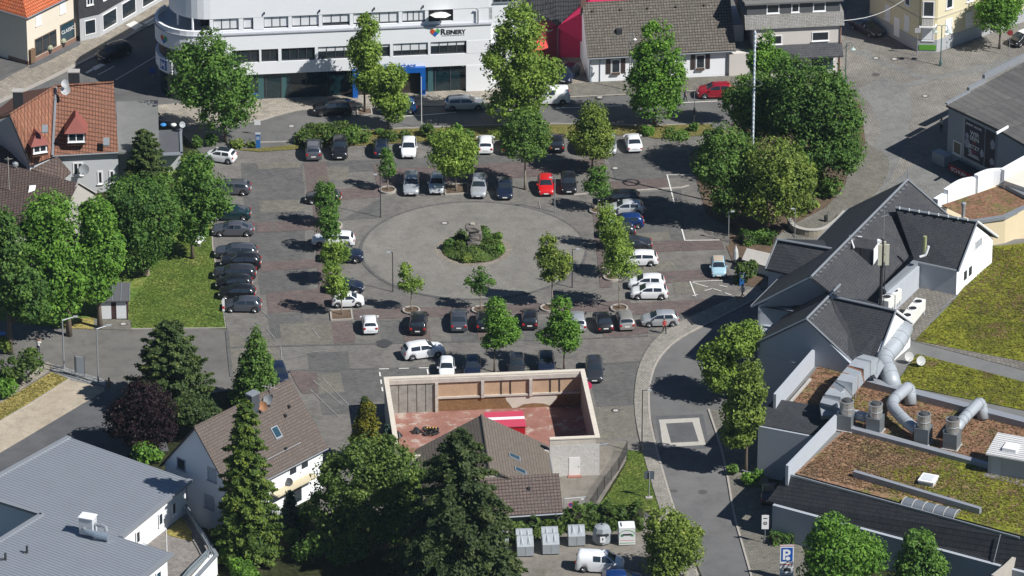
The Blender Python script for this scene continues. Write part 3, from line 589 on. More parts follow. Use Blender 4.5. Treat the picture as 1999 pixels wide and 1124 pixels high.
def heart(par, mp, c, w, colors):
    pts = []
    for k in range(40):
        a = 2 * math.pi * k / 40; pts.append((16 * math.sin(a) ** 3 / 34 * w, (13 * math.cos(a) - 5 * math.cos(2 * a) - 2 * math.cos(3 * a) - math.cos(4 * a)) / 34 * w))
    k = len(colors)
    o = MB().add([mp(c[0] + x, .03, c[1] + z) for x, z in pts] + [mp(c[0], .03, c[1] + .1 * w)], [(i, (i + 1) % 40, 40) for i in range(40)]); 
    for j, cl in enumerate(colors):
        m = MB(); lo_, hi = int(40 * j / k), int(40 * (j + 1) / k); m.add([mp(c[0] + pts[i % 40][0], .03 + .002 * j, c[1] + pts[i % 40][1]) for i in range(lo_, hi + 1)] + [mp(c[0], .03 + .002 * j, c[1] + .1 * w)], [(i, i + 1, hi - lo_ + 1) for i in range(hi - lo_)])
        m.build('heart_logo', plain('logo_%d' % j, cl, .5, var=.03), par)
HC = [(0.62, 0.5, 0.03), (0.05, 0.38, 0.1), (0.02, 0.12, 0.4), (0.02, 0.12, 0.42), (0.55, 0.06, 0.02), (0.65, 0.25, 0.02)]
heart(bank, side_map('S'), (bxl(850), 7.72), 1.2, HC)
def curve_map(cx, cy, Rr): return lambda u, d, z: (cx + (Rr + d) * math.cos(R(215) + u / Rr), cy + (Rr + d) * math.sin(R(215) + u / Rr), z)
heart(bank, curve_map(-6.2, 5.0, 5.02), (0, 7.4), 1.3, HC)
cm = curve_map(-6.2, 5.0, 5.05); m = MB()
for i in range(8): fbox(cm, m, -1.1 + .3 * i, -.8 + .3 * i, .0, .12, 3.35, 5.0)
m.build('sign_panel', M_WHITE, bank); m = MB(); [fbox(cm, m, -.65 + .3 * i, -.35 + .3 * i, .12, .14, 3.6, 4.8) for i in range(4)]; sp = m.build('sign_field', M_BLUE, bank)
m = MB(); fbox(cm, m, -.5, -.35, .14, .16, 3.75, 4.6); fbox(cm, m, .1, .25, .14, .16, 3.75, 4.6); fbox(cm, m, -.35, .1, .14, .16, 4.1, 4.3); fbox(cm, m, -.2, -.05, .14, .16, 4.3, 4.5); m.build('emblem', M_FRAME, sp)
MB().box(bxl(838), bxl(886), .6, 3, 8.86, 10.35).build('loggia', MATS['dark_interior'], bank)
um = W(858, 47, 9.0); t = thing('parasol', 'open white parasol on the bank loggia', 'parasol', Vector((bank.location.x, bank.location.y, 0)) + Matrix.Rotation(bank.rotation_euler.z, 3, 'Z') @ Vector((bxl(860), -.25, 8.5)))
MB().tube([(0, 0, 0), (0, 0, 1.75)], .03, 6).build('pole', M_STEEL, t); mb = MB(); K = 6; mb.add([(0, 0, 1.85)] + [(1.25 * math.cos(2 * math.pi * j / K), .9 * math.sin(2 * math.pi * j / K), 1.45) for j in range(K)], [(0, 1 + j, 1 + (j + 1) % K) for j in range(K)]).build('canopy', plain('parasol_cloth', (0.75, 0.74, 0.7), .9), t)
for px, z in ((520, 10.75), (627, 10.75), (733, 10.75), (828, 10.75)): MB().box(bxl(px) - .06, bxl(px) + .06, .2, .41, z, z + .25).build('wall_lamp', M_DARK, bank)
MB().tube([(bxl(934), .2, 8.5), (bxl(934), .2, 10.2), (bxl(934) - .25, .1, 10.4)], .09, 8).build('vent_pipe', M_STEEL, bank)
mp = side_map('S', 0, .4)
window(bank, lambda u, d, z: (u, .44 - d, z), bxl(964), 10.9, 2.6, 1.7, 3, M_GREYM)
MB().box(27.0, 30.2, .44, 20, 0, 13.3).build('wall_block', M_WHITE, bank)
# ------------------------------------------------------------------ pink building behind the driveway
pk = thing('pink_building', 'bright pink gabled building with black tiled roofs behind the tall street tree', 'building', W(1110, 140)); M_PINK = plain('pink_render', (0.52, 0.03, 0.1), .85, var=.06, sc=.4, spec=.15)
block(pk, 'wall', [(1090, 48), (1160, 48), (1230, -30), (1160, -30)], 0, 4.2, M_PINK)
pts = P3(pk, [(1090, 52, 4.2), (1148, 84, 4.2), (1162, -22, 7.6), (1120, 22, 6.8)])
MB().slab(P3(pk, [(1090, 50, 4.6), (1152, -2, 8), (1172, -26, 8.6), (1148, 84, 2.5)]), .3).build('gable_wall', M_PINK, pk)
M_BTILE = tile_mat('black_tiles', (0.035, 0.036, 0.04), (0.05, 0.05, 0.055), .3, .3, 'yx', .05, dirtamt=.1)
roofpoly(pk, 'roof', [(1060, 30, 5.6), (1091, 47, 4.9), (1172, -30, 8.8), (1080, -30, 8.8)], M_BTILE); roofpoly(pk, 'roof', [(1020, 30, 5.4), (1058, 30, 5.6), (1080, -30, 8.8), (1020, -30, 8.8)], M_BTILE)
roofpoly(pk, 'canopy_roof', [(1043, 33, 4.6), (1062, 32, 4.6), (1092, 52, 4), (1068, 60, 4)], plain('canopy_grey', (0.2, 0.2, 0.19), .8)); MB().tube(P3(pk, [(1068, 61, 3.9), (1093, 53, 3.9)]), .07, 6).build('gutter', M_STEEL, pk)
roofpoly(pk, 'awning', [(1030, 85, 3), (1070, 72, 3), (1070, 92, 2.3), (1030, 105, 2.3)], plain('red_awning', (0.5, 0.06, 0.05), .8), .1)
block(pk, 'rear_wall', [(1040, 60), (1088, 48), (1088, 40), (1040, 40)], 0, 4.4, plain('dark_red_wall', (0.2, 0.015, 0.035), .8))
sheet('driveway', [(1095, 100), (1140, 80), (1148, 162), (1100, 166)], .05, M_TAN)
# ------------------------------------------------------------------ white cottage with shutters
p0, p1 = W(1150, 162), W(1430, 147); co, L = framed('white_cottage', 'white single-storey cottage with brown tiled roof and dark shutters', 'house', p0, p1)
gable(co, L, 0, 8.2, 3.7, 8.1, M_WHITE, M_TILEG, .45, .25)
mp = side_map('S')
def cx(px): return (px - 1150) / 280 * L
for px in (1193, 1358):
    window(co, mp, cx(px), 1.1, 1.05, 1.75, 1, M_FRAME, M_GLASS, .1)
    for a in (cx(px) - .62, cx(px) + 1.12): m = MB(); fbox(mp, m, a, a + .52, .0, .06, 1.05, 2.9); m.build('shutter', plain('dark_shutter', (0.05, 0.035, 0.03), .6), co)
    m = MB(); fbox(mp, m, cx(px) + .05, cx(px) + 1.0, .06, .28, 1.0, 1.2); m.build('flower_box', plain('box_wood', (0.1, 0.06, 0.04), .8), co)

for px in (1250, 1300): window(co, mp, cx(px), 1.1, 1.05, 1.75, 1, M_FRAME, M_GLASS, .1)
for px in (1152, 1171, 1418): MB().tube([(cx(px), -.06, 0), (cx(px), -.06, 3.2)], .05, 6).build('downpipe', plain('pipe_blue_grey', (0.3, 0.34, 0.4), .5), co)
MB().box(cx(1143), cx(1143) + .55, 3.9, 4.5, 7.4, 9.0).build('chimney', plain('brick_dark', (0.16, 0.09, 0.075), .9), co); MB().box(cx(1143) - .05, cx(1143) + .6, 3.85, 4.55, 9.0, 9.12).build('chimney_cap', M_CONC, co)
for px in (1162, 1217, 1270, 1325, 1380): MB().box(cx(px), cx(px) + .3, 3.2, 3.4, 7.6, 7.75).build('roof_vent', M_TILEG, co)
MB().box(cx(1206), cx(1217), 1.3, 1.75, 5.15, 6.0).build('skylight', M_DARK, co)
# geraniums
# ------------------------------------------------------------------ grey shingled house and its low link
p0, p1 = W(1472, 150), W(1640, 142); gh, L = framed('grey_house', 'pale house with silvery shingled upper storey, dormer windows and slate shop canopy', 'house', p0, p1)
M_SHING = tile_mat('silver_shingles', (0.27, 0.26, 0.24), (0.36, 0.35, 0.33), .2, .16, 'xz', .02, dirt=(0.16, 0.15, 0.12), dirtamt=.6)
M_PALE = plain('pale_render', (0.62, 0.58, 0.53), .85, var=.05, spec=.2)
MB().box(0, L, 0, 9, -.05, 6.2).build('wall', M_PALE, gh)
MB().add([(-1.2, -.35, 6.15), (L + .3, -.35, 6.15), (L + .3, .35, 7.6), (-1.2, .35, 7.6), (-1.2, 9, 6.15), (L + .3, 9, 6.15), (L + .3, 9, 7.6), (-1.2, 9, 7.6)], [(0, 1, 2, 3), (1, 5, 6, 2), (0, 3, 7, 4), (3, 2, 6, 7), (4, 7, 6, 5), (0, 4, 5, 1)]).build('mansard', M_SHING, gh)
MB().box(-.9, L - .1, .5, 8.8, 7.6, 9.0).build('dormer_wall', plain('dark_shingle', (0.09, 0.095, 0.1), .8, var=.2, sc=3), gh); MB().box(-1.2, L + .2, .1, 9.0, 9.0, 9.2).build('flat_roof', M_LEAD, gh)
MB().box(-1.4, L + .25, .9, 9, 9.2, 10.4).build('attic', M_SHING, gh)
mp = side_map('S', 0, .5)
for px in (1495, 1543, 1585): window(gh, mp, (px - 1472) / 168 * L, 7.72, 1.5 if px != 1543 else .95, 1.15, 1, M_FRAME, M_GLASS, .12)
mp = side_map('S')
window(gh, mp, (1583 - 1472) / 168 * L, 4.2, 2.0, 1.15, 1, M_FRAME, M_GLASS, .1); window(gh, mp, (1505 - 1472) / 168 * L, 4.0, 1.2, 1.15, 1, M_FRAME, M_GLASS, .1)
MB().slab([(2.0, -1.3, 2.75), (L + .1, -1.3, 2.75), (L + .1, .0, 3.9), (2.0, 0, 3.9)], .2).build('shop_canopy', M_SLATE, gh)
for u, w in ((3.4, 2.2), (6.6, 2.8)): window(gh, mp, u, .4, w, 2.1, 1, M_FRAME, M_GLASSB, .12, False)
MB().tube([(L - .1, -.1, 0), (L - .1, -.1, 6.1)], .06, 6).build('downpipe', plain('copper_pipe', (0.24, 0.09, 0.05), .5), gh)
lk = thing('link_building', 'low dark link with flat roof between cottage and grey house', 'building', W(1430, 147)); block(lk, 'wall', [(1424, 105), (1472, 103), (1472, 60), (1424, 62)], -.05, 2.9, M_PALE)
block(lk, 'flat_roof', [(1422, 97), (1473, 94), (1473, 20), (1420, 24)], 2.9, 3.1, M_LEAD); block(lk, 'back_wall', [(1420, 50), (1452, 48), (1452, 10), (1418, 12)], 3.1, 5.2, M_GREYW)
q = MB(); pp_ = P3(lk, [(1428, 132, .6), (1462, 130, .6)]); d_ = (pp_[1] - pp_[0]); q.add([pp_[0] + Vector((0, -.75, 0)), pp_[1] + Vector((0, -.75, 0)), pp_[1] + Vector((0, -.75, 1.7)), pp_[0] + Vector((0, -.75, 1.7)), pp_[0], pp_[1], pp_[1] + Vector((0, 0, 1.7)), pp_[0] + Vector((0, 0, 1.7))], [(0, 1, 2, 3), (4, 7, 6, 5), (0, 4, 5, 1), (1, 5, 6, 2), (2, 6, 7, 3), (3, 7, 4, 0)]).build('shop_window', M_GLASSB, lk)
# ------------------------------------------------------------------ yellow house
c0, c1, c2, c3 = W(1697, 48), W(1792, 101), W(1828, 102), W(2060, 20); yh = thing('yellow_house', 'pale yellow town house with bay window, balcony rail and grey plinth', 'house', c1)
fp = [p - c1 for p in (c0, c1, c2, c3)]; fp += [fp[3] + Vector((-8, 18, 0)), fp[0] + Vector((6, 16, 0))]
MB().prism(fp, -.05, 11.5).build('wall', M_YELL, yh)
def out_poly(fp, o):
    c = Vector((8, 8, 0)); res = []
    for i in range(len(fp)):
        a, b, d = fp[i - 1], fp[i], fp[(i + 1) % len(fp)]; n1 = (b - a); n2 = (d - b); n1 = Vector((n1.y, -n1.x, 0)).normalized(); n2 = Vector((n2.y, -n2.x, 0)).normalized(); n = (n1 + n2); n = n / max(n.length_squared / 2, .4); res.append(b + n * o)
    return res
MB().prism(out_poly(fp, .06), -.04, 1.6).build('plinth', plain('plinth_grey', (0.36, 0.37, 0.38), .85), yh); MB().prism(out_poly(fp, .07), 4.3, 4.45).build('string_course', plain('stone_trim', (0.5, 0.46, 0.36), .8), yh)
def edge_map(a, b, orig=Vector((0, 0, 0))):
    d = (b - a); d.z = 0; d.normalize(); n = Vector((d.y, -d.x, 0)); return lambda u, dd, z: tuple(a + d * u + n * dd + Vector((0, 0, z)))
eL = edge_map(fp[0], fp[1]); eC = edge_map(fp[1], fp[2]); eR = edge_map(fp[2], fp[3])
for u in (3.0, 6.8): window(yh, eL, u, 1.9, 1.0, 1.9, 1, M_FRAME, MBL, .12); window(yh, eL, u, 5.1, 1.0, 1.9, 1, M_FRAME, M_GLASS, .12)
m = MB(); fbox(eL, m, 4.9, 6.0, 0, .08, .5, 2.9); m.build('door', M_FRAME, yh)
for u in (1.3, 4.6, 8.4, 12.0): window(yh, eR, u, 1.9, 1.1, 1.9, 1, M_FRAME, MBL, .12); window(yh, eR, u, 5.1, 1.1, 2.0, 1, M_FRAME, M_GLASS, .14)
m = MB(); fbox(eC, m, .25, 1.9, 0, .7, 3.6, 7.5); bay = m.build('bay', M_YELL, yh); m = MB(); fbox(eC, m, .05, 2.1, 0, .9, 3.45, 3.6); m.build('bay_floor', M_FRAME, yh)
bm_ = lambda u, d, z: eC(u, d + .7, z); window(yh, bm_, .4, 4.8, 1.35, 2.0, 1, M_FRAME, M_GLASS, .12)
for k in range(8): m = MB(); fbox(bm_, m, .4 + .17 * k, .48 + .17 * k, 0, .1, 3.7, 4.5); m.build('baluster', M_FRAME, yh)
window(yh, eC, .4, 1.5, 1.4, 2.0, 1, M_FRAME, MBL, .1); m = MB(); fbox(eC, m, .1, 2.1, .07, .12, .3, .95); m.build('green_panel', plain('green_board', (0.1, 0.3, 0.03), .6), yh)
# ------------------------------------------------------------------ shops upper left
a0, a1 = W(55, 127), W(154, 77); sh, L = framed('cream_shop', 'cream rendered shop house with orange tiled roof and display windows', 'house', a0, a1)
MB().box(0, L, 0, 12, -.05, 6.2).build('wall', M_CREAM, sh); MB().box(-.02, L + .02, -.04, 3, -.02, .5).build('plinth', plain('brick_plinth', (0.22, 0.13, 0.1), .9), sh)
MB().slab([(-.4, -.4, 6.3), (L + 4, -.4, 6.3), (L + 4, 6, 11.5), (5.0, 6, 11.5)], .2).build('roof', M_TILEO, sh); MB().slab([(-.4, -.4, 6.3), (5.0, 6, 11.5), (5.0, 8, 11.5), (-.4, 13, 6.3)], .2).build('roof', tile_mat('orange_tiles_side', (0.5, 0.12, 0.045), (0.58, 0.16, 0.06), .34, .3, 'yx', .045, dirtamt=.3), sh)
MB().tube([(-.42, -.5, 6.2), (L + 1, -.5, 6.2)], .08, 6).build('gutter', M_GREYM, sh); MB().tube([(-.5, -.42, 6.2), (-.5, 13, 6.2)], .08, 6).build('gutter', M_GREYM, sh)
mp = side_map('S')
window(sh, mp, 1.3, .6, 3.9, 2.2, 3, plain('shop_brown', (0.14, 0.09, 0.06), .6), M_GLASS, .1, False); window(sh, mp, 5.9, .6, 2.6, 2.4, 1, MATS['shop_brown'], M_GLASSB, .1, False)
for u in (1.6, 6.0): window(sh, mp, u, 4.4, 1.0, 1.5, 1, M_FRAME, MBL, .12)
text_mesh('CLASSIC', .62, sh, M_FRAME, (6.05, -.08, 1.75), (math.pi / 2, 0, 0), 'lettering', .01)
m = MB(); fbox(mp, m, .15, .95, .02, .35, .2, 1.9); m.build('price_board', plain('board_brown', (0.16, 0.1, 0.06), .7), sh)
MB().tube([(L - .1, -.1, 0), (L - .1, -.1, 6.2)], .06, 6).build('downpipe', M_STEEL, sh)
b0, b1, b2 = W(157, 82), W(196, 73), W(345, -14); sl_ = thing('slate_shop', 'dark slate clad shop house with grey framed display windows', 'house', b0)
fp = [Vector((0, 0, 0)), b1 - b0, b2 - b0, b2 - b0 + Vector((-9, 12, 0)), Vector((-2, 12, 0))]
for v in fp: v.z = 0
MB().prism(fp, -.05, 3.1).build('ground_floor', plain('grey_shopfront', (0.42, 0.43, 0.44), .7, var=.06), sl_); MB().prism(out_poly(fp, .12), 3.1, 8.5).build('slate_wall', tile_mat('slate_cladding', (0.045, 0.048, 0.055), (0.06, 0.063, 0.07), .3, .2, 'xz', .02, dirtamt=.2, off=.5), sl_)
e0 = edge_map(fp[0], fp[1]); e1 = edge_map(fp[1], fp[2])
window(sl_, e0, .6, .7, 1.5, 1.9, 1, M_FRAME, M_GLASS, .1, False); window(sl_, lambda u, d, z: e0(u, d + .12, z), .9, 4.5, .9, 1.3, 2, M_FRAME, M_GLASS, .12)
for u in (.5, 4.4, 8.6, 12.6): window(sl_, e1, u, .6, 2.9, 2.1, 1, M_FRAME, M_GLASS, .12, False)
for u in (.6, 4.6): window(sl_, lambda u, d, z: e1(u, d + .12, z), u, 4.5, .9, 1.3, 2, M_FRAME, M_GLASS, .12)
# potted plants at the shop door
for k, (px, py, lb) in enumerate(((97, 103, 'potted white flowers at the shop door, the left one'), (123, 90, 'potted dark green plant at the shop door, the right one'))):
    P = W(px, py, .15); t = thing('flower_pot', lb, 'plant pot', P, 0, 'potted plants at the shop'); MB().lathe([(.22, 0), (.32, .45), (.3, .45)], n=10).build('pot', plain('dark_pot', (0.05, 0.05, 0.05), .6), t)
    MB().lathe([(.2, .4), (.42, .6), (.38, .85), (.1, 1.0)], n=9).build('plant', plain('pot_green', (0.05, 0.09, 0.03) if k else (0.3, 0.32, 0.22), .9, var=.5, sc=8), t)
# ------------------------------------------------------------------ red tiled house with dormers
rh = thing('red_roofed_house', 'grey rendered house with steep red tiled roof, two dormers and dishes', 'house', W(165, 372)); HR, HE = 11.2, 5.0
body = [(104, 300), (230, 293), (226, 250), (130, 235), (10, 240), (-30, 262), (56, 314)]
block(rh, 'wall', body, -.05, HE, M_GREYW)
roofpoly(rh, 'roof', [(109, 168, HR), (222, 161, HR), (231, 296, HE), (102, 303, HE)], M_TILER)
roofpoly(rh, 'roof', [(18, 224, HR), (109, 168, HR), (102, 303, HE), (58, 319, HE)], tile_mat('red_tiles_wing', (0.25, 0.105, 0.065), (0.31, 0.14, 0.08), .5, .34, 'yx', .04, dirt=(0.17, 0.09, 0.06), dirtamt=.5))
roofpoly(rh, 'roof', [(109, 168, HR), (18, 224, HR), (-40, 240, HE), (40, 180, HE)], M_TILER); roofpoly(rh, 'roof', [(222, 161, HR), (109, 168, HR), (90, 190, HE), (222, 186, HE)], M_TILER)
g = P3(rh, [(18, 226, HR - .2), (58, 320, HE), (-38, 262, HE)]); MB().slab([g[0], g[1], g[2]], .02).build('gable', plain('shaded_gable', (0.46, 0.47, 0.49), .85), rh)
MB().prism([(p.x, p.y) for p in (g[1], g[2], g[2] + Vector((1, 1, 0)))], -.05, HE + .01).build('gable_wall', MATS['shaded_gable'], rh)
g2 = P3(rh, [(222, 163, HR - .2), (229, 296, HE), (221, 188, HE)]); MB().slab(g2, .02).build('gable', M_GREYW, rh)
MB().tube(P3(rh, [(109, 167, HR + .1), (222, 160, HR + .1)]), .12, 6).build('ridge_cap', M_TILER, rh); MB().tube(P3(rh, [(109, 167, HR + .1), (18, 223, HR + .1)]), .12, 6).build('ridge_cap', M_TILER, rh); MB().tube(P3(rh, [(109, 169, HR + .05), (102, 303, HE + .1)]), .16, 6).build('valley', M_GREYM, rh); MB().tube(P3(rh, [(100, 305, HE - .1), (231, 298, HE - .1)]), .09, 6).build('gutter', M_GREYM, rh); MB().tube(P3(rh, [(18, 224, HR + .1), (58, 319, HE + .1)]), .1, 6).build('verge', M_DARK, rh)
M_DORM = plain('dormer_red', (0.23, 0.07, 0.055), .75, var=.12)
def dormer(base, rz, sc=1.0):
    # local: x across, -y outwards
    o = link('dormer', MB().box(-1.05 * sc, 1.05 * sc, 0, 2.6 * sc, -.3, 1.35 * sc).mesh('dormer'), M_TILER, rh); o.location = base; o.rotation_euler = (0, 0, rz)
    MB().add([(-1.3 * sc, -.35, 1.3 * sc), (1.3 * sc, -.35, 1.3 * sc), (1.3 * sc, 2.4 * sc, 1.3 * sc), (-1.3 * sc, 2.4 * sc, 1.3 * sc), (0, 1.1 * sc, 2.75 * sc), (0, 3.0 * sc, 2.75 * sc)], [(0, 1, 4), (1, 2, 5, 4), (0, 4, 5, 3), (0, 3, 2, 1)]).build('dormer_roof', M_DORM, o)
    window(o, lambda u, d, z: (u - 1.0 * sc, -d - .02, z), .08, .15, 1.85 * sc, 1.1 * sc, 2, M_FRAME, M_GLASS, .15)
    return o
dormer(W(149, 279, 6.4) - rh.location, R(4)); dormer(W(78, 300, 6.3) - rh.location, R(-34) + R(55), .85)
for c, s in (((88, 252, 9.1), .32), ((208, 277, 6.2), .34)):
    p = W(*c) - rh.location; MB().slab([p + Vector((-s, 0, .55)), p + Vector((s, 0, .55)), p + Vector((s, -.55, -.1)), p + Vector((-s, -.55, -.1))], .15).build('skylight', M_GREYM, rh)
for c, w, h in (((37, 232, 9.0), .55, 3.4), ((145, 165, 10.6), .6, 1.6)):
    p = W(*c) - rh.location; MB().box(p.x - w, p.x + w, p.y - .4, p.y + .4, p.z - .3, p.z + h).build('chimney', M_DARK, rh); MB().box(p.x - w - .06, p.x + w + .06, p.y - .46, p.y + .46, p.z + h, p.z + h + .12).build('chimney_cap', M_CONC, rh)
em = edge_map(W(104, 300, HE) - rh.location - Vector((0, 0, HE)), W(230, 293, HE) - rh.location - Vector((0, 0, HE)))
for u, z, w, h, n in ((2.1, 2.2, 1.15, 1.6, 2), (4.8, 1.0, .6, 1.6, 1), (6.1, 1.0, .6, 1.6, 1)): window(rh, em, u, z, w, h, n, M_FRAME, M_GLASS, .16)
dish('round white dish above another on the red roof ridge', W(127, 163, HR + .9), .48, -.4); dish('white dish just below the ridge of the red roof', W(128, 175, HR + .2), .6, -.4); 
dish('grey dish on the wall of the grey rendered house', W(164, 331, 3.2), .62, -.3, plain('dish_grey', (0.3, 0.32, 0.33), .5), mast=.9)
an = thing('flat_annex', 'flat roofed annex with grey bitumen roof behind the pine', 'building', W(290, 340)); block(an, 'wall', [(231, 292), (308, 290), (306, 200), (229, 203)], -.05, 4.7, M_GREYW); block(an, 'flat_roof', [(229, 298), (311, 294), (308, 195), (227, 198)], 4.7, 4.9, M_LEAD)
block(an, 'wall', [(309, 298), (353, 297), (352, 256), (309, 258)], -.05, 3.6, M_GREYW); block(an, 'flat_roof', [(309, 302), (356, 300), (355, 252), (308, 254)], 3.6, 3.85, plain('felt_roof', (0.085, 0.088, 0.095), .85, var=.2)); 
for q in ([(309, 303), (357, 301), (356.5, 296), (309, 298)], [(352, 299), (357, 299), (355, 251), (350, 251)]): block(an, 'roof_edge', q, 3.85, 3.98, M_GREYM)
dish('white dish on the corner mast of the flat annex', W(356, 243, 4.8), .36, .5, plain('dish_grey', (0.3, 0.32, 0.33), .5), mast=.9); t = W(339, 246, 4.2)
for px, col, lb in ((319, (0.05, 0.25, 0.6), 'blue'), (339, (0.7, 0.7, 0.66), 'white')):
    P = W(px, 246, 3.9); tt = thing('air_vent', lb + ' round vent cap on the flat annex roof', 'roof vent', P); MB().lathe([(.14, 0), (.14, .12), (.34, .14), (.3, .26), (.12, .32)], n=12).build('cap', plain('vent_' + lb, col, .5), tt)
# ------------------------------------------------------------------ brown house at the left edge
bh = thing('brown_roofed_house', 'low house with dark brown tiled roof behind the bright maples', 'house', W(80, 470)); M_TB2 = tile_mat('dark_brown_tiles', (0.1, 0.07, 0.058), (0.135, 0.095, 0.08), .34, .36, 'xy', .05, dirt=(0.06, 0.05, 0.045), dirtamt=.5)
block(bh, 'wall', [(-120, 440), (60, 480), (176, 395), (176, 385), (-20, 330), (-120, 330)], -.05, 3.0, plain('grey_plaster', (0.36, 0.34, 0.31), .9))
roofpoly(bh, 'roof', [(-120, 290, 7), (152, 357, 6.6), (90, 480, 2.9), (-120, 420, 2.9)], M_TB2); roofpoly(bh, 'roof', [(-120, 290, 7), (152, 357, 6.6), (190, 378, 4.6), (100, 345, 4.6), (-100, 290, 4.6)], M_TB2)
g = P3(bh, [(152, 359, 6.5), (186, 379, 4.6), (120, 430, 3.4)]); MB().slab(g, .05).build('gable', MATS['grey_plaster'], bh); MB().prism([(p.x, p.y) for p in (g[0], g[1], g[2])], 0, 4.4).build('gable_wall', MATS['grey_plaster'], bh)
MB().tube(P3(bh, [(152, 356, 6.75), (188, 377, 4.8)]), .08, 5).build('verge', M_CONC, bh); MB().tube(P3(bh, [(152, 356, 6.75), (142, 373, 5.9)]), .1, 5).build('verge', M_CONC, bh)
m = MB(); p = W(160, 384, 4.2) - bh.location; m.box(p.x - .25, p.x + .25, p.y - .45, p.y - .3, p.z - .5, p.z + .9).build('window', M_GLASSB, bh)
p = W(65, 370, 5.6) - bh.location; m = MB().slab([p + Vector((-.4, 0, .5)), p + Vector((.3, 0, .55)), p + Vector((.2, -.7, 0)), p + Vector((-.5, -.7, -.05))], .12).build('skylight', M_FRAME, bh)
P = W(18, 370, 5.6); t = thing('roof_antenna', 'thin grey television aerial on the brown roof', 'aerial', P); MB().tube([(0, 0, 0), (0, 0, 3.9)], .045, 6).build('mast', M_CONC, t); MB().tube([(-.35, 0, 3.7), (.45, .3, 3.55)], .02, 4).build('boom', M_CONC, t); [MB().tube([(-.2 + .2 * k, -.25, 3.66), (-.2 + .2 * k, .4, 3.6)], .012, 4).build('rod', M_CONC, t) for k in range(3)]
P = W(30, 328, 6.6); t = thing('roof_cowl', 'shiny metal chimney cowl on the brown roof ridge', 'chimney cowl', P); MB().lathe([(.18, -.4), (.18, .3), (.34, .32), (.34, .6), (.1, .75)], n=12).build('cowl', M_STEEL, t)
lo2 = thing('tiled_porch', 'small brown tiled porch between the red roofed and brown roofed houses', 'building', W(110, 350)); block(lo2, 'wall', [(70, 345), (128, 348), (125, 320), (100, 312)], -.05, 3.0, MATS['grey_plaster'])
roofpoly(lo2, 'roof', [(112, 305, 5.0), (138, 335, 3.2), (118, 352, 3.2), (60, 330, 4.4)], M_TB2); roofpoly(lo2, 'roof', [(-20, 290, 5.2), (0, 282, 5.4), (58, 322, 4.4), (20, 345, 4.2), (-20, 330, 4.2)], M_TB2)
# ------------------------------------------------------------------ brick hut on the lawn
p0, p1 = W(190, 623), W(250, 622); hu, L = framed('transformer_hut', 'small hut with grey sheet roof and two white doors beside the lawn', 'hut', p0, p1)
MB().box(0, L, 0, 2.6, 0, 2.1).build('wall', plain('dark_brick', (0.06, 0.03, 0.026), .9, var=.2, sc=4), hu); MB().slab([(-.25, -.35, 2.3), (L + .25, -.35, 2.3), (L + .25, 2.9, 2.9), (-.25, 2.9, 2.9)], .12).build('roof', plain('sheet_grey', (0.1, 0.1, 0.105), .6), hu)
for k in range(5): x = -.2 + (L + .4) * k / 4; MB().tube([(x, -.36, 2.33), (x, 2.9, 2.93)], .035, 4).build('roof_seam', M_STEEL, hu)
for u in (.45, 2.05): m = MB(); m.box(u, u + 1.05, -.05, 0, .05, 2.0).build('door', plain('door_white', (0.68, 0.69, 0.7), .6, var=.1, sc=3), hu)
# ================================================================== BUILDINGS, second half: hall, workshop, white house, sheet roofed building
# ------------------------------------------------------------------ white house with brown roof
A, Bp = W(383, 832, 11), W(563, 742, 11); wh, L = framed('white_house', 'white two-storey house with steep brown tiled roof and dark shaded gable', 'house', A, Bp)
gable(wh, L, -4.5, 4.5, 5.4, 10.8, M_WHITE, tile_mat('mocha_tiles', (0.112, 0.088, 0.074), (0.13, 0.103, 0.087), .3, .2, 'xy', .02, dirt=(0.085, 0.07, 0.06), dirtamt=.5), .45, .3)
mpS = side_map('S', L, -4.5, 4.5); mpW = side_map('W')
for u in (8.3, 10.0): window(wh, mpS, u, 3.6, 1.2, 1.35, 1, M_FRAME, M_GLASS, .12)
m = MB(); fbox(mpS, m, 5.6, 11.4, 0, 1.1, 2.75, 2.9); m.build('awning', plain('cream_awning', (0.55, 0.48, 0.33), .8), wh); window(wh, mpS, 7.6, .2, 2.6, 2.2, 2, M_FRAME, M_GLASS, .12, False)
for u, z, w, h, bl in ((-2.6, 5.6, 1.2, 1.5, 1), (1.6, 5.4, 1.2, 1.3, 0), (-2.2, 2.4, 1.3, 1.5, 1), (1.5, 2.4, 1.3, 1.5, 0), (1.5, .2, 1.0, 1.4, 0)): window(wh, mpW, u, z, w, h, 1, plain('grey_frame', (0.4, 0.42, 0.45), .6), plain('roller_blind', (0.42, 0.45, 0.5), .6) if bl else M_GLASS, .1)
def on_slope(x, y, dz=.25): return Vector((x, y, 10.8 - abs(y) * (5.4 / 4.5) + dz))
p = on_slope(9.0, -2.6); q = wh
def skylight(par, c, w, h, sl, along, down, mat=None):
    a = Vector(along).normalized() * w / 2; d = Vector(down).normalized() * h / 2; c = Vector(c)
    f = MB().slab([c - a - d, c + a - d, c + a + d, c - a + d], .16).build('skylight', M_GREYM, par); cc_ = c + Vector((0, 0, .02)); MB().slab([cc_ - a * .78 - d * .8, cc_ + a * .78 - d * .8, cc_ + a * .78 + d * .8, cc_ - a * .78 + d * .8], .03).build('pane', M_GLASSB, f); return f
skylight(wh, on_slope(8.6, -2.7, .36), .95, 1.25, 0, (1, 0, 0), (0, -1, -1.2))
MB().box(6.9, 8.0, -1.0, -.2, 9.0, 11.9).build('chimney', plain('slate_chimney', (0.06, 0.068, 0.08), .7), wh); MB().box(6.85, 8.05, -1.05, -.15, 11.9, 12.05).build('chimney_cap', M_STEEL, wh)
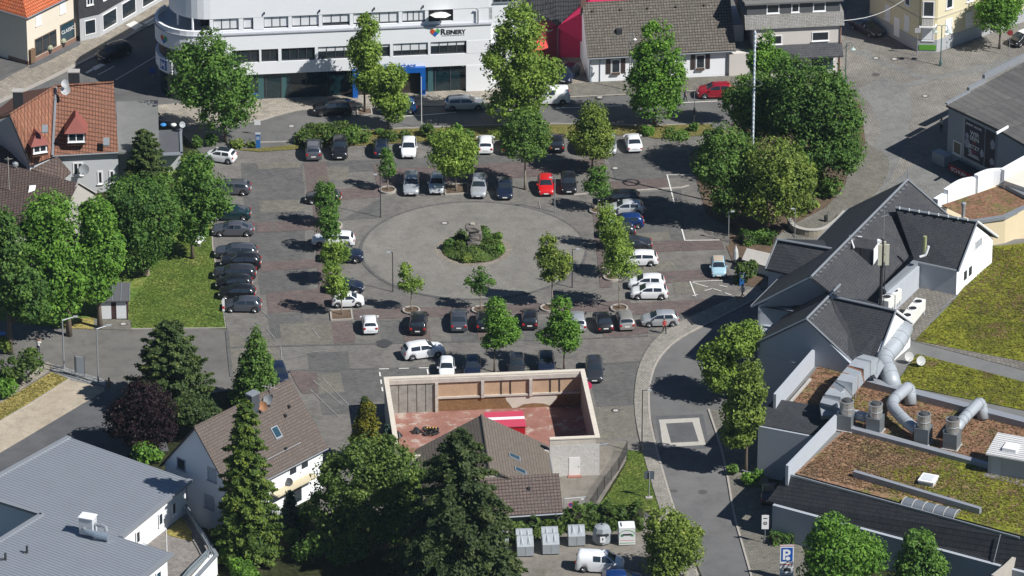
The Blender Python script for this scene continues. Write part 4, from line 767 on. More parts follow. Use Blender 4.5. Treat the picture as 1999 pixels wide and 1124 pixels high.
for u, y in ((9.4, -.9), (10.6, -2.0), (10.2, -.5), (11.6, -1.6), (8.6, -3.9)): p = on_slope(u, y, .3); MB().box(p.x - .12, p.x + .12, p.y - .15, p.y + .1, p.z - .1, p.z + .2).build('roof_vent', M_DARK, wh)
RM = Matrix.Rotation(wh.rotation_euler.z, 3, 'Z'); wl = lambda x, y, z: wh.location + RM @ Vector((x, y, z))
dish('rusty orange dish on the brown roof of the white house', wl(8.15, -1.3, 10.5), .5, -.4, plain('rust_dish', (0.48, 0.24, 0.12), .6, var=.25, sc=3), mast=.9); dish('grey dish behind the rusty one on the white house', wl(9.2, -1.0, 10.7), .5, -.4, plain('dish_grey', (0.3, 0.32, 0.33), .5), mast=.9); dish('dark dish on the front wall of the white house', wl(8.0, -4.8, 3.3), .42, -.2, plain('dish_dark', (0.08, 0.085, 0.09), .5), mast=.3)
t = thing('roof_antenna', 'small aerial on the ridge of the white house', 'aerial', wl(10.3, -.3, 10.9)); MB().tube([(0, 0, -.3), (0, 0, 1.0)], .04, 5).build('mast', M_STEEL, t); MB().tube([(-.8, .2, .6), (.7, -.2, .5)], .03, 4).build('boom', M_CONC, t); [MB().tube([(-.5 + .3 * k, .5, .58), (-.5 + .3 * k, -.5, .58)], .02, 4).build('rod', M_CONC, t) for k in range(4)]
for k in range(2): MB().tube([(4.5 + k * .1, -4.15 + k * .35, 6.25 + k * -.4 + .25), (10.5, -4.15 + k * .35, 6.25 + .25 + k * -.4)], .025, 4).build('snow_rail', M_STEEL, wh)
# ------------------------------------------------------------------ roofless workshop
ZW = 4.2
p0, p1 = W(750, 738, ZW), W(1140, 722, ZW); ws, L = framed('roofless_workshop', 'roofless workshop shell with pale wall tops and red floor', 'building', p0, p1); D = 15.2
M_WTOP = plain('pale_plaster', (0.53, 0.48, 0.42), .9, var=.25, sc=1.1, fine=.25); M_WBRICK = ground_mat('white_brick', (0.42, 0.4, 0.37), (0.5, 0.48, 0.44), .4, .1, (.25, .08, .012)); 
def brickwall(name, c1, c2, mort=(.3, .26, .2), w=.25, h=.075):
    if name in MATS: return MATS[name]
    return tile_mat(name, c1, c2, w, h, 'xz', .012, dirt=mort, dirtamt=.5, off=.5)
M_WB = brickwall('painted_brick', (0.58, 0.56, 0.53), (0.62, 0.6, 0.57), (.46, .43, .39), .3, .14); M_OCHRE = brickwall('ochre_brick', (0.24, 0.135, 0.06), (0.31, 0.18, 0.085), (.16, .09, .045), .3, .12); M_TANB = plain('tan_infill', (0.5, 0.34, 0.22), .95, var=.22, sc=.9, fine=.3)
TH_ = .38
MB().box(0, L, -TH_, 0, 0, ZW).build('wall', M_WTOP, ws); MB().box(0, TH_, -D, -TH_, 0, ZW).build('wall', M_WTOP, ws); MB().box(L - TH_, L, -D, -TH_, 0, ZW).build('wall', plain('shaded_plaster', (0.34, 0.3, 0.26), .9, var=.3, sc=.8), ws)  # right wall darker: shade of its inner face put into the plaster colour
MB().box(L - 5.0, L - TH_, -D, -D + TH_, 0, ZW).build('wall', M_WTOP, ws); MB().box(L - 5.0, L + .02, -D - .02, -D - .002, 0, 3.55).build('brick_face', M_WB, ws); MB().box(TH_, L - 5.0, -D, -D + TH_, 0, 3.0).build('wall', M_WTOP, ws)
MB().box(L + .002, L + .02, -D, -.1, 0, ZW - .3).build('brick_face', brickwall('side_brick', (0.47, 0.45, 0.42), (0.54, 0.52, 0.49)), ws)
for q in ((-.06, L + .06, -TH_ - .04, .06), (L - TH_ - .04, L + .07, -D - .06, -TH_ - .05), (-.07, TH_ + .04, -D - .06, -TH_ - .05), (L - 5.0, L - TH_ - .05, -D - .06, -D + TH_ + .04)): MB().box(*q, ZW, ZW + .12).build('wall_cap', plain('cap_mortar', (0.62, 0.56, 0.47), .9, var=.15, sc=1.5, fine=.15), ws)
M_RFLOOR = None
m_, nt_, b_ = _new('red_floor'); co_ = coords(nt_); f1 = noise(nt_, co_, .35, 6, .7); cc1 = mixc(nt_, ramp(nt_, f1, [(.3, (0, 0, 0)), (.65, (1, 1, 1))]), (0.2, 0.075, 0.052), (0.31, 0.16, 0.125)); f2 = noise(nt_, co_, .8, 5, .65); cc1 = mixc(nt_, ramp(nt_, f2, [(.54, (0, 0, 0)), (.64, (1, 1, 1))]), cc1, (0.4, 0.33, 0.28)); f3 = noise(nt_, co_, .55, 5, .7); cc1 = mixc(nt_, ramp(nt_, f3, [(.68, (0, 0, 0)), (.74, (1, 1, 1))]), cc1, (0.06, 0.055, 0.05)); f4 = noise(nt_, co_, 6, 3, .8); cc1 = mixc(nt_, 1.0, cc1, ramp(nt_, f4, [(.3, (.75,) * 3), (.7, (1.2,) * 3)]), 'MULTIPLY'); nt_.links.new(cc1, b_.inputs['Base Color']); b_.inputs['Roughness'].default_value = .9
MB().box(TH_ - .02, L - TH_ + .02, -D + .1, -TH_ + .02, -.04, .35).build('floor', m_, ws)
# back wall inside: pillars, beams, infill, lower brick, concrete panels
mpB = lambda u, d, z: (u, -TH_ - d, z)
def ib(name, mat, u0, u1, d1, z0, z1, d0=0.0): m = MB(); fbox(mpB, m, u0, u1, d0, d1, z0, z1); return m.build(name, mat, ws)
sx = L / 390.0
def ux(px): return (px - 750) * sx
ib('top_beam', M_WTOP, TH_, L - TH_, .22, 3.7, 4.15)
for k in range(5): x0 = ux(760 + 17.5 * k); ib('concrete_panel', plain('concrete_panel', (0.3, 0.29, 0.26), .9, var=.5, sc=1.6, fine=.35), x0 + .03, x0 + ux(767.5) - .06, .1, .35, 3.7)
ib('infill', M_TANB, ux(850), ux(936), .04, 2.0, 3.7); ib('infill', M_TANB, ux(945), ux(1030), .04, 2.0, 3.7); ib('infill', M_TANB, ux(1039), L - TH_, .04, 2.0, 3.7)
ib('sill_beam', M_WTOP, ux(848), L - TH_, .2, 1.82, 2.02); ib('lower_brick', M_OCHRE, ux(848), L - TH_, .06, .35, 1.82)
for px in (848, 938, 1032): ib('pillar', M_WTOP, ux(px), ux(px + 6), .3, .35 if px == 848 else 1.8, 3.72)
for px in (977, 995, 1073, 1091): ib('steel_post', M_DARK, ux(px), ux(px + 1.6), .12, 2.0, 3.7)
pl = [(985, 1.8), (1062, 1.8), (1085, 1.7), (1087, 1.2), (1080, .8), (1072, .5), (1060, .75), (1040, .85), (1020, .75), (1008, .4), (999, .38), (993, .9), (987, 1.3)]
n_ = len(pl); MB().add([mpB(ux(a), .075, z) for a, z in pl] + [mpB(ux(a), .055, z) for a, z in pl], [tuple(range(n_)), tuple(range(2 * n_ - 1, n_ - 1, -1))] + [(i, n_ + i, n_ + (i + 1) % n_, (i + 1) % n_) for i in range(n_)]).build('plaster_remains', plain('old_plaster', (0.58, 0.53, 0.45), .95, var=.12, sc=1.5), ws)
MB().box(L - 3.05, L - 1.95, -D - .06, -D - .02, .12, 2.15).build('door', plain('white_door', (0.72, 0.71, 0.68), .5), ws); MB().box(L - 3.2, L - 1.8, -D - .5, -D - .02, 0, .12).build('door_step', plain('red_step', (0.3, 0.13, 0.1), .9), ws); MB().box(L - 2.1, L - 2.02, -D - .1, -D - .06, 1.05, 1.12).build('handle', M_DARK, ws)
WM = Matrix.Rotation(ws.rotation_euler.z, 3, 'Z'); wsl = lambda x, y, z: ws.location + WM @ Vector((x, y, z))
t = thing('red_container', 'red roofed box with a white stripe standing inside the roofless workshop', 'container', (lambda q: Vector((q.x, q.y, .35)))(W(986, 817, 2.6)), ws.rotation_euler.z); MB().box(-1.9, 1.9, -1.6, 1.6, 0, 2.1).build('body', plain('container_red', (0.42, 0.008, 0.02), .5, var=.08), t); MB().box(-2.0, 2.0, -1.7, 1.7, 2.1, 2.2).build('roof', plain('container_pink', (0.52, 0.06, 0.1), .5, var=.08), t); MB().box(-2.0, 2.0, -.1, .45, 2.2, 2.215).build('stripe', M_FRAME, t)
for (x, y, lb, nm) in ((4.3, -5.3, 'black and yellow tyre heap on the workshop floor', 'y'), (.9, -5.8, 'small dark scrap pile in the workshop corner', 'n'), (2.9, -5.0, 'flat black tarpaulin lump beside the tyre heap', 'n'), (5.6, -8.3, 'black rubble lump in front of the tyre heap', 'n')):
    t = thing('scrap_heap', lb, 'scrap', wsl(x, y, .35)); mb = MB()
    if nm == 'y':
        for k in range(7):
            a = k * 1.3; cxy = Vector((.55 * math.cos(a), .45 * math.sin(a), .12 + .16 * (k % 3))); ring = [(cxy + Vector((.3 * math.cos(j * math.pi / 5), .3 * math.sin(j * math.pi / 5), .02 * math.sin(j)))) for j in range(11)]; MB().tube(ring, .1, 6).build('tyre', M_BLACK, t)
        for k in range(4): MB().tube([(-.4 + .3 * k, .2, .5), (-.3 + .3 * k, -.1, .75)], .08, 5).build('yellow_piece', plain('safety_yellow', (0.5, 0.3, 0.03), .6), t)
    else:
        for k in range(6): a = k * 1.1 + x; MB().tube([(.45 * math.cos(a), .35 * math.sin(a), .05), (.15 * math.cos(a + 1), .15 * math.sin(a + 1), .3 + .05 * k), (-.3 * math.cos(a), .2 * math.sin(a), .08)], [.16, .14, .1], 6).build('piece', M_BLACK if k % 2 else M_DARK, t)
MB().tube([(L + .02, -D + .1, ZW - .8), (L + .9, -D + .1, ZW - .75)], .08, 6).build('lamp_arm', M_STEEL, ws)
# brown roofed annex in front of it
A, Bp = W(940, 812, 6.4), W(955, 912, 6.4); ax, L2 = framed('brown_annex', 'brown tiled gabled annex built against the roofless workshop', 'house', A, Bp)
gable(ax, L2, -6.4, 6.4, 2.7, 6.2, M_WTOP, tile_mat('annex_tiles', (0.15, 0.125, 0.1), (0.18, 0.15, 0.122), .3, .3, 'xy', .03, dirt=(0.12, 0.1, 0.085), dirtamt=.4), .25, .2)
for x, y in ((6.2, 2.9), (8.8, 3.3)): skylight(ax, (x, y, 6.2 - y * 3.5 / 6.4 + .36), .85, 1.3, 0, (1, 0, 0), (0, 1, -.52))
for k in range(14): y = -.6 - .42 * k; 
lt, L3 = framed('tiled_shed', 'low lean-to shed with brown pantile roof beside the wire gate', 'shed', W(945, 1012, 2.3), W(1097, 1002, 2.3))
tp = W(950, 934, 5.2); DS = (Vector((tp.x, tp.y, 0)) - lt.location).dot(Vector((-math.sin(lt.rotation_euler.z), math.cos(lt.rotation_euler.z), 0)))
MB().add([(x, y, z) for x in (0, L3) for y, z in ((.3, -.05), (DS, -.05), (DS, 5.0), (.3, 2.25))], [(0, 1, 2, 3), (7, 6, 5, 4), (0, 4, 5, 1), (1, 5, 6, 2), (2, 6, 7, 3), (3, 7, 4, 0)]).build('wall', plain('shed_dark', (0.16, 0.15, 0.14), .9), lt); MB().slab([(-.2, 0, 2.45), (L3 + .1, 0, 2.45), (L3 + .1, DS, 5.3), (-.2, DS, 5.3)], .18).build('roof', tile_mat('pantiles', (0.125, 0.09, 0.078), (0.16, 0.118, 0.102), .34, .24, 'xy', .05, dirt=(0.09, 0.075, 0.066), dirtamt=.5, lichen=(0.28, 0.23, 0.21)), lt)
MB().tube([(-.2, -.08, 2.3), (L3 + .1, -.08, 2.3)], .09, 6).build('gutter', M_STEEL, lt); MB().box(4.6, 4.85, DS * .6, DS * .6 + .25, 3.9, 4.5).build('roof_vent', M_DARK, lt)
# ------------------------------------------------------------------ sheet roofed building lower left
ms = thing('sheet_roofed_building', 'modern white building with large grey standing seam roof', 'building', W(200, 1000)); ZT = 2.2; ZE = 5.7
outl = [(135, 853), (372, 937), (236, 1049), (336, 1081), (250, 1150), (-60, 1140), (-60, 1092), (82, 1004), (-60, 960)]
inner = [(131, 862), (362, 942), (228, 1048), (326, 1082), (246, 1144), (-50, 1134), (-50, 1098), (92, 1005), (-50, 962)]
block(ms, 'wall', inner, -.05, ZE - .1, M_WHITE)
M_SEAM = plain('seam_metal', (0.31, 0.335, 0.365), .45, .35, var=.06, sc=.4)
o = block(ms, 'roof', outl, ZE - .1, ZE + .12, M_SEAM)
# standing seams, all parallel to the upper right edge
a_ = W(135, 853, ZE); b_2 = W(372, 937, ZE); dv = (b_2 - a_).normalized(); pv = Vector((dv.y, -dv.x, 0))
poly = [W(x, y, ZE) for x, y in outl]; sm = MB(); kk = 0
def clip_line(o0, d, poly):
    ts = []
    n = len(poly)
    for i in range(n):
        p, q = poly[i], poly[(i + 1) % n]; e = q - p; den = d.x * e.y - d.y * e.x
        if abs(den) < 1e-9: continue
        w = p - o0; t = (w.x * e.y - w.y * e.x) / den; s = (w.x * d.y - w.y * d.x) / den
        if 0 <= s < 1: ts.append(t)
    ts.sort(); return [(ts[i], ts[i + 1]) for i in range(0, len(ts) - 1, 2)]
for k in range(1, 120):
    o0 = a_ + pv * (.42 * k)
    for t0, t1 in clip_line(o0, dv, poly):
        if t1 - t0 < .5: continue
        p, q = o0 + dv * (t0 + .1) - ms.location, o0 + dv * (t1 - .1) - ms.location; z = ZE + .12; hw_ = pv * .05
        sm.add([p - hw_ + Vector((0, 0, z - ZE)), q - hw_ + Vector((0, 0, z - ZE)), q + hw_ + Vector((0, 0, z - ZE)), p + hw_ + Vector((0, 0, z - ZE)), p + Vector((0, 0, z - ZE + .06)), q + Vector((0, 0, z - ZE + .06))], [(0, 1, 5, 4), (2, 3, 4, 5), (0, 4, 3), (1, 2, 5)])
so_ = sm.build('roof_seams', M_SEAM, ms); so_['kind'] = 'stuff'
def edge_strip(pts, w, z0, z1, nm, mat): return strip_mesh([W(x, y, (z0 + z1) / 2) - ms.location for x, y in pts], w, z0, z1).build(nm, mat, ms)
M_EDGE = plain('edge_metal', (0.33, 0.35, 0.37), .45, .4, var=.08)
for e in ([(372, 937), (236, 1049)], [(336, 1081), (250, 1150)], [(-60, 960), (135, 853)], [(82, 1004), (-60, 1092)], [(82, 1004), (-60, 960)]): edge_strip(e, .5, ZE - .02, ZE + .24, 'roof_edge', M_EDGE)
for e in ([(374, 940), (238, 1052)], [(338, 1084), (252, 1153)]): MB().tube([W(x, y, ZE - .1) - ms.location for x, y in e], .12, 8).build('gutter', M_STEEL, ms)
ew = edge_map(W(228, 1048, ZE) - ms.location - Vector((0, 0, ZE)), W(362, 942, ZE) - ms.location - Vector((0, 0, ZE)))
for u in (1.0, 3.4, 7.6, 10.1): window(ms, ew, u, ZT + 1.0, .75, 1.35, 1, M_FRAME, M_GLASS, .12)
ew2 = edge_map(W(246, 1144, ZE) - ms.location - Vector((0, 0, ZE)), W(326, 1082, ZE) - ms.location - Vector((0, 0, ZE)))
for u in (2.0, 3.6, 5.2): window(ms, ew2, u, ZT + .6, .9, 1.8, 1, M_FRAME, M_GLASSB, .12)
MB().tube([W(326, 1088, ZT) - ms.location, W(326, 1088, ZT) - ms.location + Vector((0, 0, 3.2))], .06, 6).build('downpipe', M_FRAME, ms)
t = thing('roof_ventilator', 'white box and bent steel pipe ventilator on the standing seam roof', 'ventilator', W(171, 1042, ZE + .15), R(-20)); MB().box(-.65, .75, -.5, .6, .1, 1.9).build('housing', plain('housing_grey', (0.5, 0.51, 0.52), .5), t); MB().box(-.72, .82, -.57, .67, 1.9, 1.98).build('lid', M_FRAME, t)
MB().tube([(.75, 0, 1.2), (1.5, 0, 1.25), (1.95, -.05, 1.15), (2.05, -.1, .75)], .2, 8).build('pipe', M_STEEL, t); MB().tube([(.1, -.75, .75), (1.2, -.75, .55), (2.5, -.7, .4)], [.2, .36, .36], 10).build('silencer', plain('silencer_blue', (0.3, 0.36, 0.42), .35, .5), t); MB().tube([(-.2, -.5, .8), (.1, -.75, .75)], .2, 8).build('elbow', M_STEEL, t)
for px, py, lb in ((53, 1079, 'dark bent vent pipe on the seam roof, right one'), (11, 1093, 'dark bent vent pipe on the seam roof, left one')): t = thing('vent_pipe', lb, 'vent', W(px, py, ZE + .15), 0, 'vent pipes on the seam roof'); MB().tube([(0, 0, 0), (0, 0, .75)], .12, 8).build('pipe', M_DARK, t); MB().tube([(-.4, -.05, .1), (0, 0, .1)], .1, 6).build('branch', M_DARK, t)
# terrace with retaining wall and glass rail
te = thing('terrace', 'raised terrace with white retaining wall, dry grass and steel rail', 'terrace', W(350, 1090)); TP = [(362, 985), (424, 1083), (362, 1150), (250, 1150), (228, 1085), (300, 1030)]
block(te, 'retaining_wall', TP, -.05, ZT - .05, M_WHITE); block(te, 'paving', [(360, 992), (412, 1080), (352, 1150), (255, 1150), (235, 1085), (300, 1035)], ZT - .05, ZT, ground_mat('terrace_paving', (0.2, 0.185, 0.17), (0.25, 0.23, 0.21), .3, .15, (.3, .3, .02)))
block(te, 'grass_patch', [(352, 1005), (374, 1038), (376, 1056), (335, 1046), (322, 1040)], ZT, ZT + .06, M_DRY)
def te_strip(pts, w, z0, z1, nm, mat): return strip_mesh([W(x, y, (z0 + z1) / 2) - te.location for x, y in pts], w, z0, z1).build(nm, mat, te)
te_strip([(361, 985), (423, 1083), (362, 1150)], .35, ZT - .02, ZT + .16, 'wall_cap', M_GREYM)
for a, b in (((359, 987), (380, 1020)), ((380, 1020), (402, 1056)), ((402, 1056), (413, 1078)), ((409, 1076), (370, 1115)), ((370, 1115), (350, 1140))): te_strip([a, b], .04, ZT + .2, ZT + 1.05, 'glass_rail', plain('rail_glass', (0.2, 0.24, 0.26), .2)); te_strip([a, b], .09, ZT + 1.06, ZT + 1.12, 'handrail', M_STEEL)
# ------------------------------------------------------------------ hall with slate roofs and planted flat roofs
hall = thing('slate_roofed_hall', 'large hall with steep slate roofs, white gables and planted flat roofs', 'building', W(1500, 945)); ZD = 6.0
HROT = -R(66.5)
M_SLA = tile_mat('hall_slate', (0.042, 0.044, 0.049), (0.058, 0.06, 0.066), .3, .22, 'xy', .02, dirt=(0.075, 0.072, 0.066), dirtamt=.5, off=.5, rot=HROT)
M_SLB = tile_mat('hall_slate_wing', (0.036, 0.039, 0.045), (0.048, 0.052, 0.058), .3, .22, 'xy', .02, dirt=(0.055, 0.055, 0.052), dirtamt=.4, off=.5, rot=R(24))
M_BLUEW = plain('hall_render', (0.36, 0.39, 0.43), .85, var=.05, sc=.4, spec=.2)
MAIN = [(1496, 595), (1600, 600), (1745, 560), (1850, 430), (1772, 360), (1660, 410)]
# body below the eaves
block(hall, 'wall', [(1486, 692), (1484, 640), (1480, 625), (1660, 432), (1850, 428), (1930, 470), (1870, 575), (1780, 640), (1700, 742), (1664, 735)], -.05, ZD - .05, M_BLUEW)
RZ = 12.6
roofpoly(hall, 'roof', [(1772, 350, RZ), (1583, 540, RZ), (1668, 606, 9.1), (1852, 420, 9.1)], M_SLA); roofpoly(hall, 'roof', [(1583, 540, RZ), (1772, 350, RZ), (1656, 407, 7.7), (1466, 597, 7.7)], M_SLA)
def rib(a, b, r=.13, nm='ridge_cap', mat=None): return MB().tube(P3(hall, [a, b]), r, 6).build(nm, mat or M_GREYM, hall)
rib((1772, 350, RZ + .1), (1583, 540, RZ + .1)); rib((1772, 350, RZ + .1), (1852, 420, 9.2), .08); rib((1466, 598, 7.6), (1656, 408, 7.6), .12, 'gutter', M_STEEL); rib((1583, 541, RZ), (1467, 599, 7.7), .12, 'verge', M_STEEL); MB().tube(P3(hall, [(1772, 350, RZ), (1772, 337, RZ)]) [:1] + [P3(hall, [(1772, 350, RZ)])[0] + Vector((0, 0, 1.1))], .05, 5).build('finial', M_STEEL, hall)
# lower end gable of the main roof
g = P3(hall, [(1583, 543, RZ - .3), (1480, 598, 8.0), (1640, 590, 9.1)]); MB().prism([(p.x, p.y) for p in (g[0] + Vector((0, .3, 0)), g[1] + Vector((.2, .4, 0)), g[1], g[2])], 5.5, 8.0).build('gable_wall', M_BLUEW, hall); MB().slab([g[0], g[1], g[2]], .1).build('gable', M_BLUEW, hall)
# left wing roof
roofpoly(hall, 'roof', [(1517, 467, 11.2), (1640, 488, 11.2), (1590, 545, 8.6), (1494, 524, 8.6)], M_SLB); roofpoly(hall, 'roof', [(1640, 488, 11.2), (1517, 467, 11.2), (1535, 466, 8.6), (1640, 470, 9)], M_SLB); rib((1517, 467, 11.3), (1640, 488, 11.3)); rib((1517, 467, 11.3), (1494, 524, 8.7), .1, 'verge')
block(hall, 'wing_wall', [(1500, 528), (1585, 545), (1610, 520), (1520, 500)], -.05, 8.3, M_BLUEW)
# right wing with white gable
roofpoly(hall, 'roof', [(1748, 405, RZ), (1908, 432, RZ), (1872, 527, 9.0), (1785, 508, 9.0)], M_SLB); roofpoly(hall, 'roof', [(1908, 432, RZ), (1748, 405, RZ), (1800, 420, 9.4), (1948, 462, 9.0)], M_SLB); rib((1748, 405, RZ + .1), (1908, 432, RZ + .1)); rib((1872, 529, 8.9), (1785, 510, 8.9), .12, 'gutter', M_STEEL)
for k in range(8): q = P3(hall, [(1756 + 19 * k, 407 + 3.2 * k, RZ + .1)])[0]; MB().box(q.x - .06, q.x + .06, q.y - .2, q.y - .1, q.z, q.z + .28).build('ridge_hook', M_FRAME, hall)
def gable_end(pk, e0, e1, zb, mat, th=.3, nm='gable_wall'):
    a, b, c = P3(hall, [pk, e0, e1]); d = (c - b); d.z = 0; n = Vector((d.y, -d.x, 0)).normalized()
    vs = [Vector((b.x, b.y, zb)), Vector((c.x, c.y, zb)), c, a, b]; vs2 = [v - n * th for v in vs]
    return MB().add([tuple(v) for v in vs + vs2], [(0, 1, 2, 3, 4), (9, 8, 7, 6, 5)] + [(i, 5 + i, 5 + (i + 1) % 5, (i + 1) % 5) for i in range(5)]).build(nm, mat, hall), b, c
gw, b0_, c0_ = gable_end((1904, 440, RZ - .35), (1868, 527, 8.9), (1938, 466, 8.9), ZD - .1, M_WHITE)
eg = edge_map(Vector((b0_.x, b0_.y, 0)), Vector((c0_.x, c0_.y, 0)))
for u in (1.8, 3.0): window(hall, eg, u, 6.9, .65, 1.0, 1, M_DARK, M_GLASS, .06, False)
window(hall, eg, 4.3, 9.3, 1.7, 1.1, 1, M_FRAME, plain('louvre_grey', (0.35, 0.37, 0.4), .6), .1, False)
rib((1908, 432, RZ + .05), (1872, 527, 9.1), .1, 'verge'); rib((1908, 432, RZ + .05), (1948, 462, 9.1), .12, 'verge', M_FRAME)
# recessed court wall between the wings
block(hall, 'court_wall', [(1790, 512), (1868, 528), (1868, 500), (1800, 490)], ZD - .05, 8.9, plain('court_grey', (0.4, 0.42, 0.45), .8)); block(hall, 'gutter_box', [(1722, 562), (1730, 566), (1792, 512), (1785, 505)], 8.6, 9.0, M_GREYM); block(hall, 'court_wall', [(1728, 572), (1740, 572), (1795, 520), (1785, 516)], ZD - .05, 8.6, MATS['court_grey'])
q = P3(hall, [(1842, 545, 7.5)])[0]; 
# front block: parallel ridge, left eave, right wing
Z1, Z2 = 11.3, 7.3
roofpoly(hall, 'roof', [(1574, 622, Z1), (1640, 555, Z1), (1556, 590, Z2), (1477, 668, Z2)], M_SLA); roofpoly(hall, 'roof', [(1640, 556, Z1), (1574, 622, Z1), (1664, 706, Z2), (1700, 665, 8.0)], M_SLA); rib((1574, 622, Z1 + .1), (1640, 555, Z1 + .1)); rib((1574, 622, Z1 + .08), (1477, 668, Z2), .1, 'verge', M_STEEL); rib((1574, 622, Z1 + .08), (1664, 706, Z2), .1, 'verge')
roofpoly(hall, 'roof', [(1622, 578, Z1), (1749, 606, Z1), (1705, 722, Z2 - .4), (1660, 707, Z2)], M_SLB); roofpoly(hall, 'roof', [(1749, 606, Z1), (1622, 578, Z1), (1690, 585, 9), (1782, 630, 8.6)], M_SLB); rib((1622, 578, Z1 + .1), (1749, 606, Z1 + .1)); rib((1749, 606, Z1 + .05), (1706, 722, Z2 - .3), .1, 'verge'); rib((1749, 606, Z1 + .05), (1782, 630, 8.7), .13, 'verge', M_FRAME)
gable_end((1574, 625, Z1 - .3), (1484, 668, Z2), (1662, 712, Z2 - .1), -.05, M_BLUEW, .4); block(hall, 'wall', [(1482, 668), (1660, 712), (1700, 690), (1620, 600), (1560, 592)], 5.5, 7.0, M_BLUEW)
gable_end((1748, 614, Z1 - .35), (1704, 724, Z2 - .4), (1778, 636, 8.4), ZD - .2, M_WHITE)
# dormer on the main roof
d0, d1 = (1660, 460, 12.2), (1718, 480, 10.9)
o = MB(); q = P3(hall, [(1658, 458, 12.3), (1720, 470, 12.2), (1715, 500, 12.0), (1668, 478, 12.2)]); pts_ = P3(hall, [(1662, 462, 12.4), (1716, 470, 12.3), (1706, 486, 12.0), (1668, 482, 12.3)])
MB().slab(P3(hall, [(1662, 462, 12.3), (1716, 470, 12.3), (1704, 487, 12.2), (1667, 482, 12.2)]), 1.6).build('dormer', M_SLA, hall); MB().slab(P3(hall, [(1705, 487, 12.2), (1716, 471, 12.3), (1717, 471.5, 12.3), (1706, 488, 12.2)]), 1.7).build('dormer_front', M_FRAME, hall); rib((1659, 460, 12.4), (1667, 483, 12.3), .1, 'flashing', M_FRAME); rib((1661, 460, 12.45), (1683, 462, 12.4), .06, 'flashing', M_FRAME)
# flat roofs
DECK = [(1640, 830), (1530, 928), (1990, 1053), (2300, 1120), (2300, 420), (1960, 478), (1900, 575), (1790, 650), (1700, 745), (1660, 735)]
block(hall, 'deck_wall', [(1655, 805), (1548, 924), (1992, 1046), (2320, 1128), (2320, 440), (1940, 470), (1870, 575), (1790, 650), (1712, 720), (1600, 700), (1520, 790)], -.05, ZD - .1, M_BLUEW); block(hall, 'deck', [(1655, 805), (1548, 924), (1992, 1046), (2320, 1128), (2320, 440), (1940, 470), (1870, 575), (1790, 650), (1712, 720), (1600, 700), (1520, 790)], ZD - .1, ZD, M_LEAD)
M_SEDG = green_mat('sedum_green', [(0.36, (0.15, 0.1, 0.05)), (0.43, (0.1, 0.105, 0.02)), (0.5, (0.145, 0.155, 0.02)), (0.56, (0.2, 0.205, 0.025)), (0.62, (0.12, 0.12, 0.025)), (.69, (0.19, 0.11, 0.07))], .25)
M_SEDB = green_mat('sedum_brown', [(0.36, (0.13, 0.12, 0.04)), (0.44, (0.19, 0.115, 0.07)), (0.53, (0.25, 0.135, 0.085)), (0.6, (0.2, 0.15, 0.075)), (.68, (0.16, 0.16, 0.04))], .35)
M_SEDM = green_mat('sedum_mixed', [(0.24, (0.16, 0.105, 0.065)), (0.36, (0.28, 0.165, 0.105)), (0.47, (0.26, 0.17, 0.095)), (0.53, (0.17, 0.145, 0.055)), (0.58, (0.13, 0.14, 0.03)), (0.65, (0.22, 0.24, 0.03)), (.72, (0.15, 0.15, 0.035)), (.8, (0.24, 0.145, 0.085))], .35, (0.015, -.2))
M_RPAVE = ground_mat('roof_pavers', (0.15, 0.14, 0.125), (0.21, 0.195, 0.17), .3, .2, (.5, .5, .04), R(24))
def deck(name, pts, mat, h=.06, z=ZD): return block(hall, name, pts, z, z + h, mat)
deck('planted_roof', [(1786, 664), (1868, 580), (1935, 480), (1965, 478), (2300, 440), (2300, 770), (1999, 705)], M_SEDG, .1)
deck('roof_walkway', [(1782, 665), (1999, 722), (2300, 800), (2300, 770), (1999, 706), (1790, 660), (1840, 600), (1868, 575), (1790, 560), (1735, 600)], M_RPAVE, .05)
deck('planted_roof', [(1752, 745), (1790, 690), (1999, 745), (2300, 820), (2300, 880), (1999, 800), (1715, 742)], M_SEDG, .1)
deck('planted_roof', [(1600, 712), (1700, 748), (1999, 835), (2300, 910), (2300, 1040), (1999, 930), (1925, 905), (1660, 835), (1545, 780)], M_SEDB, .08)
deck('planted_roof', [(1650, 838), (1925, 910), (2300, 1012), (2300, 1118), (1990, 1044), (1552, 924)], M_SEDM, .09)
def dstrip(pts, w, z0, z1, nm='parapet', mat=None): return strip_mesh([W(x, y, (z0 + z1) / 2) - hall.location for x, y in pts], w, z0, z1).build(nm, mat or plain('parapet_metal', (0.32, 0.34, 0.37), .5, .3, var=.08), hall)
dstrip([(1660, 738), (1760, 764), (1999, 826), (2300, 905)], 1.0, ZD, ZD + .8); dstrip([(1640, 832), (1920, 907), (2300, 1008)], .7, ZD, ZD + .55)
dstrip([(1590, 700), (1512, 790)], .3, ZD - .5, ZD + 1.9, 'parapet_wall', plain('parapet_render', (0.4, 0.425, 0.46), .85, var=.06)); dstrip([(1648, 812), (1536, 928)], .3, ZD - .5, ZD + 1.7, 'parapet_wall', MATS['parapet_render'])
dstrip([(1667, 925), (1999 - 85, 998)], .45, ZD, ZD + .75, 'parapet'); dstrip([(1650, 826), (1899, 896)], .12, ZD + .3, ZD + .42, 'roof_rail', M_CONC); dstrip([(1582, 740), (1540, 788)], .25, ZD + .2, ZD + .4, 'roof_rail', M_CONC)
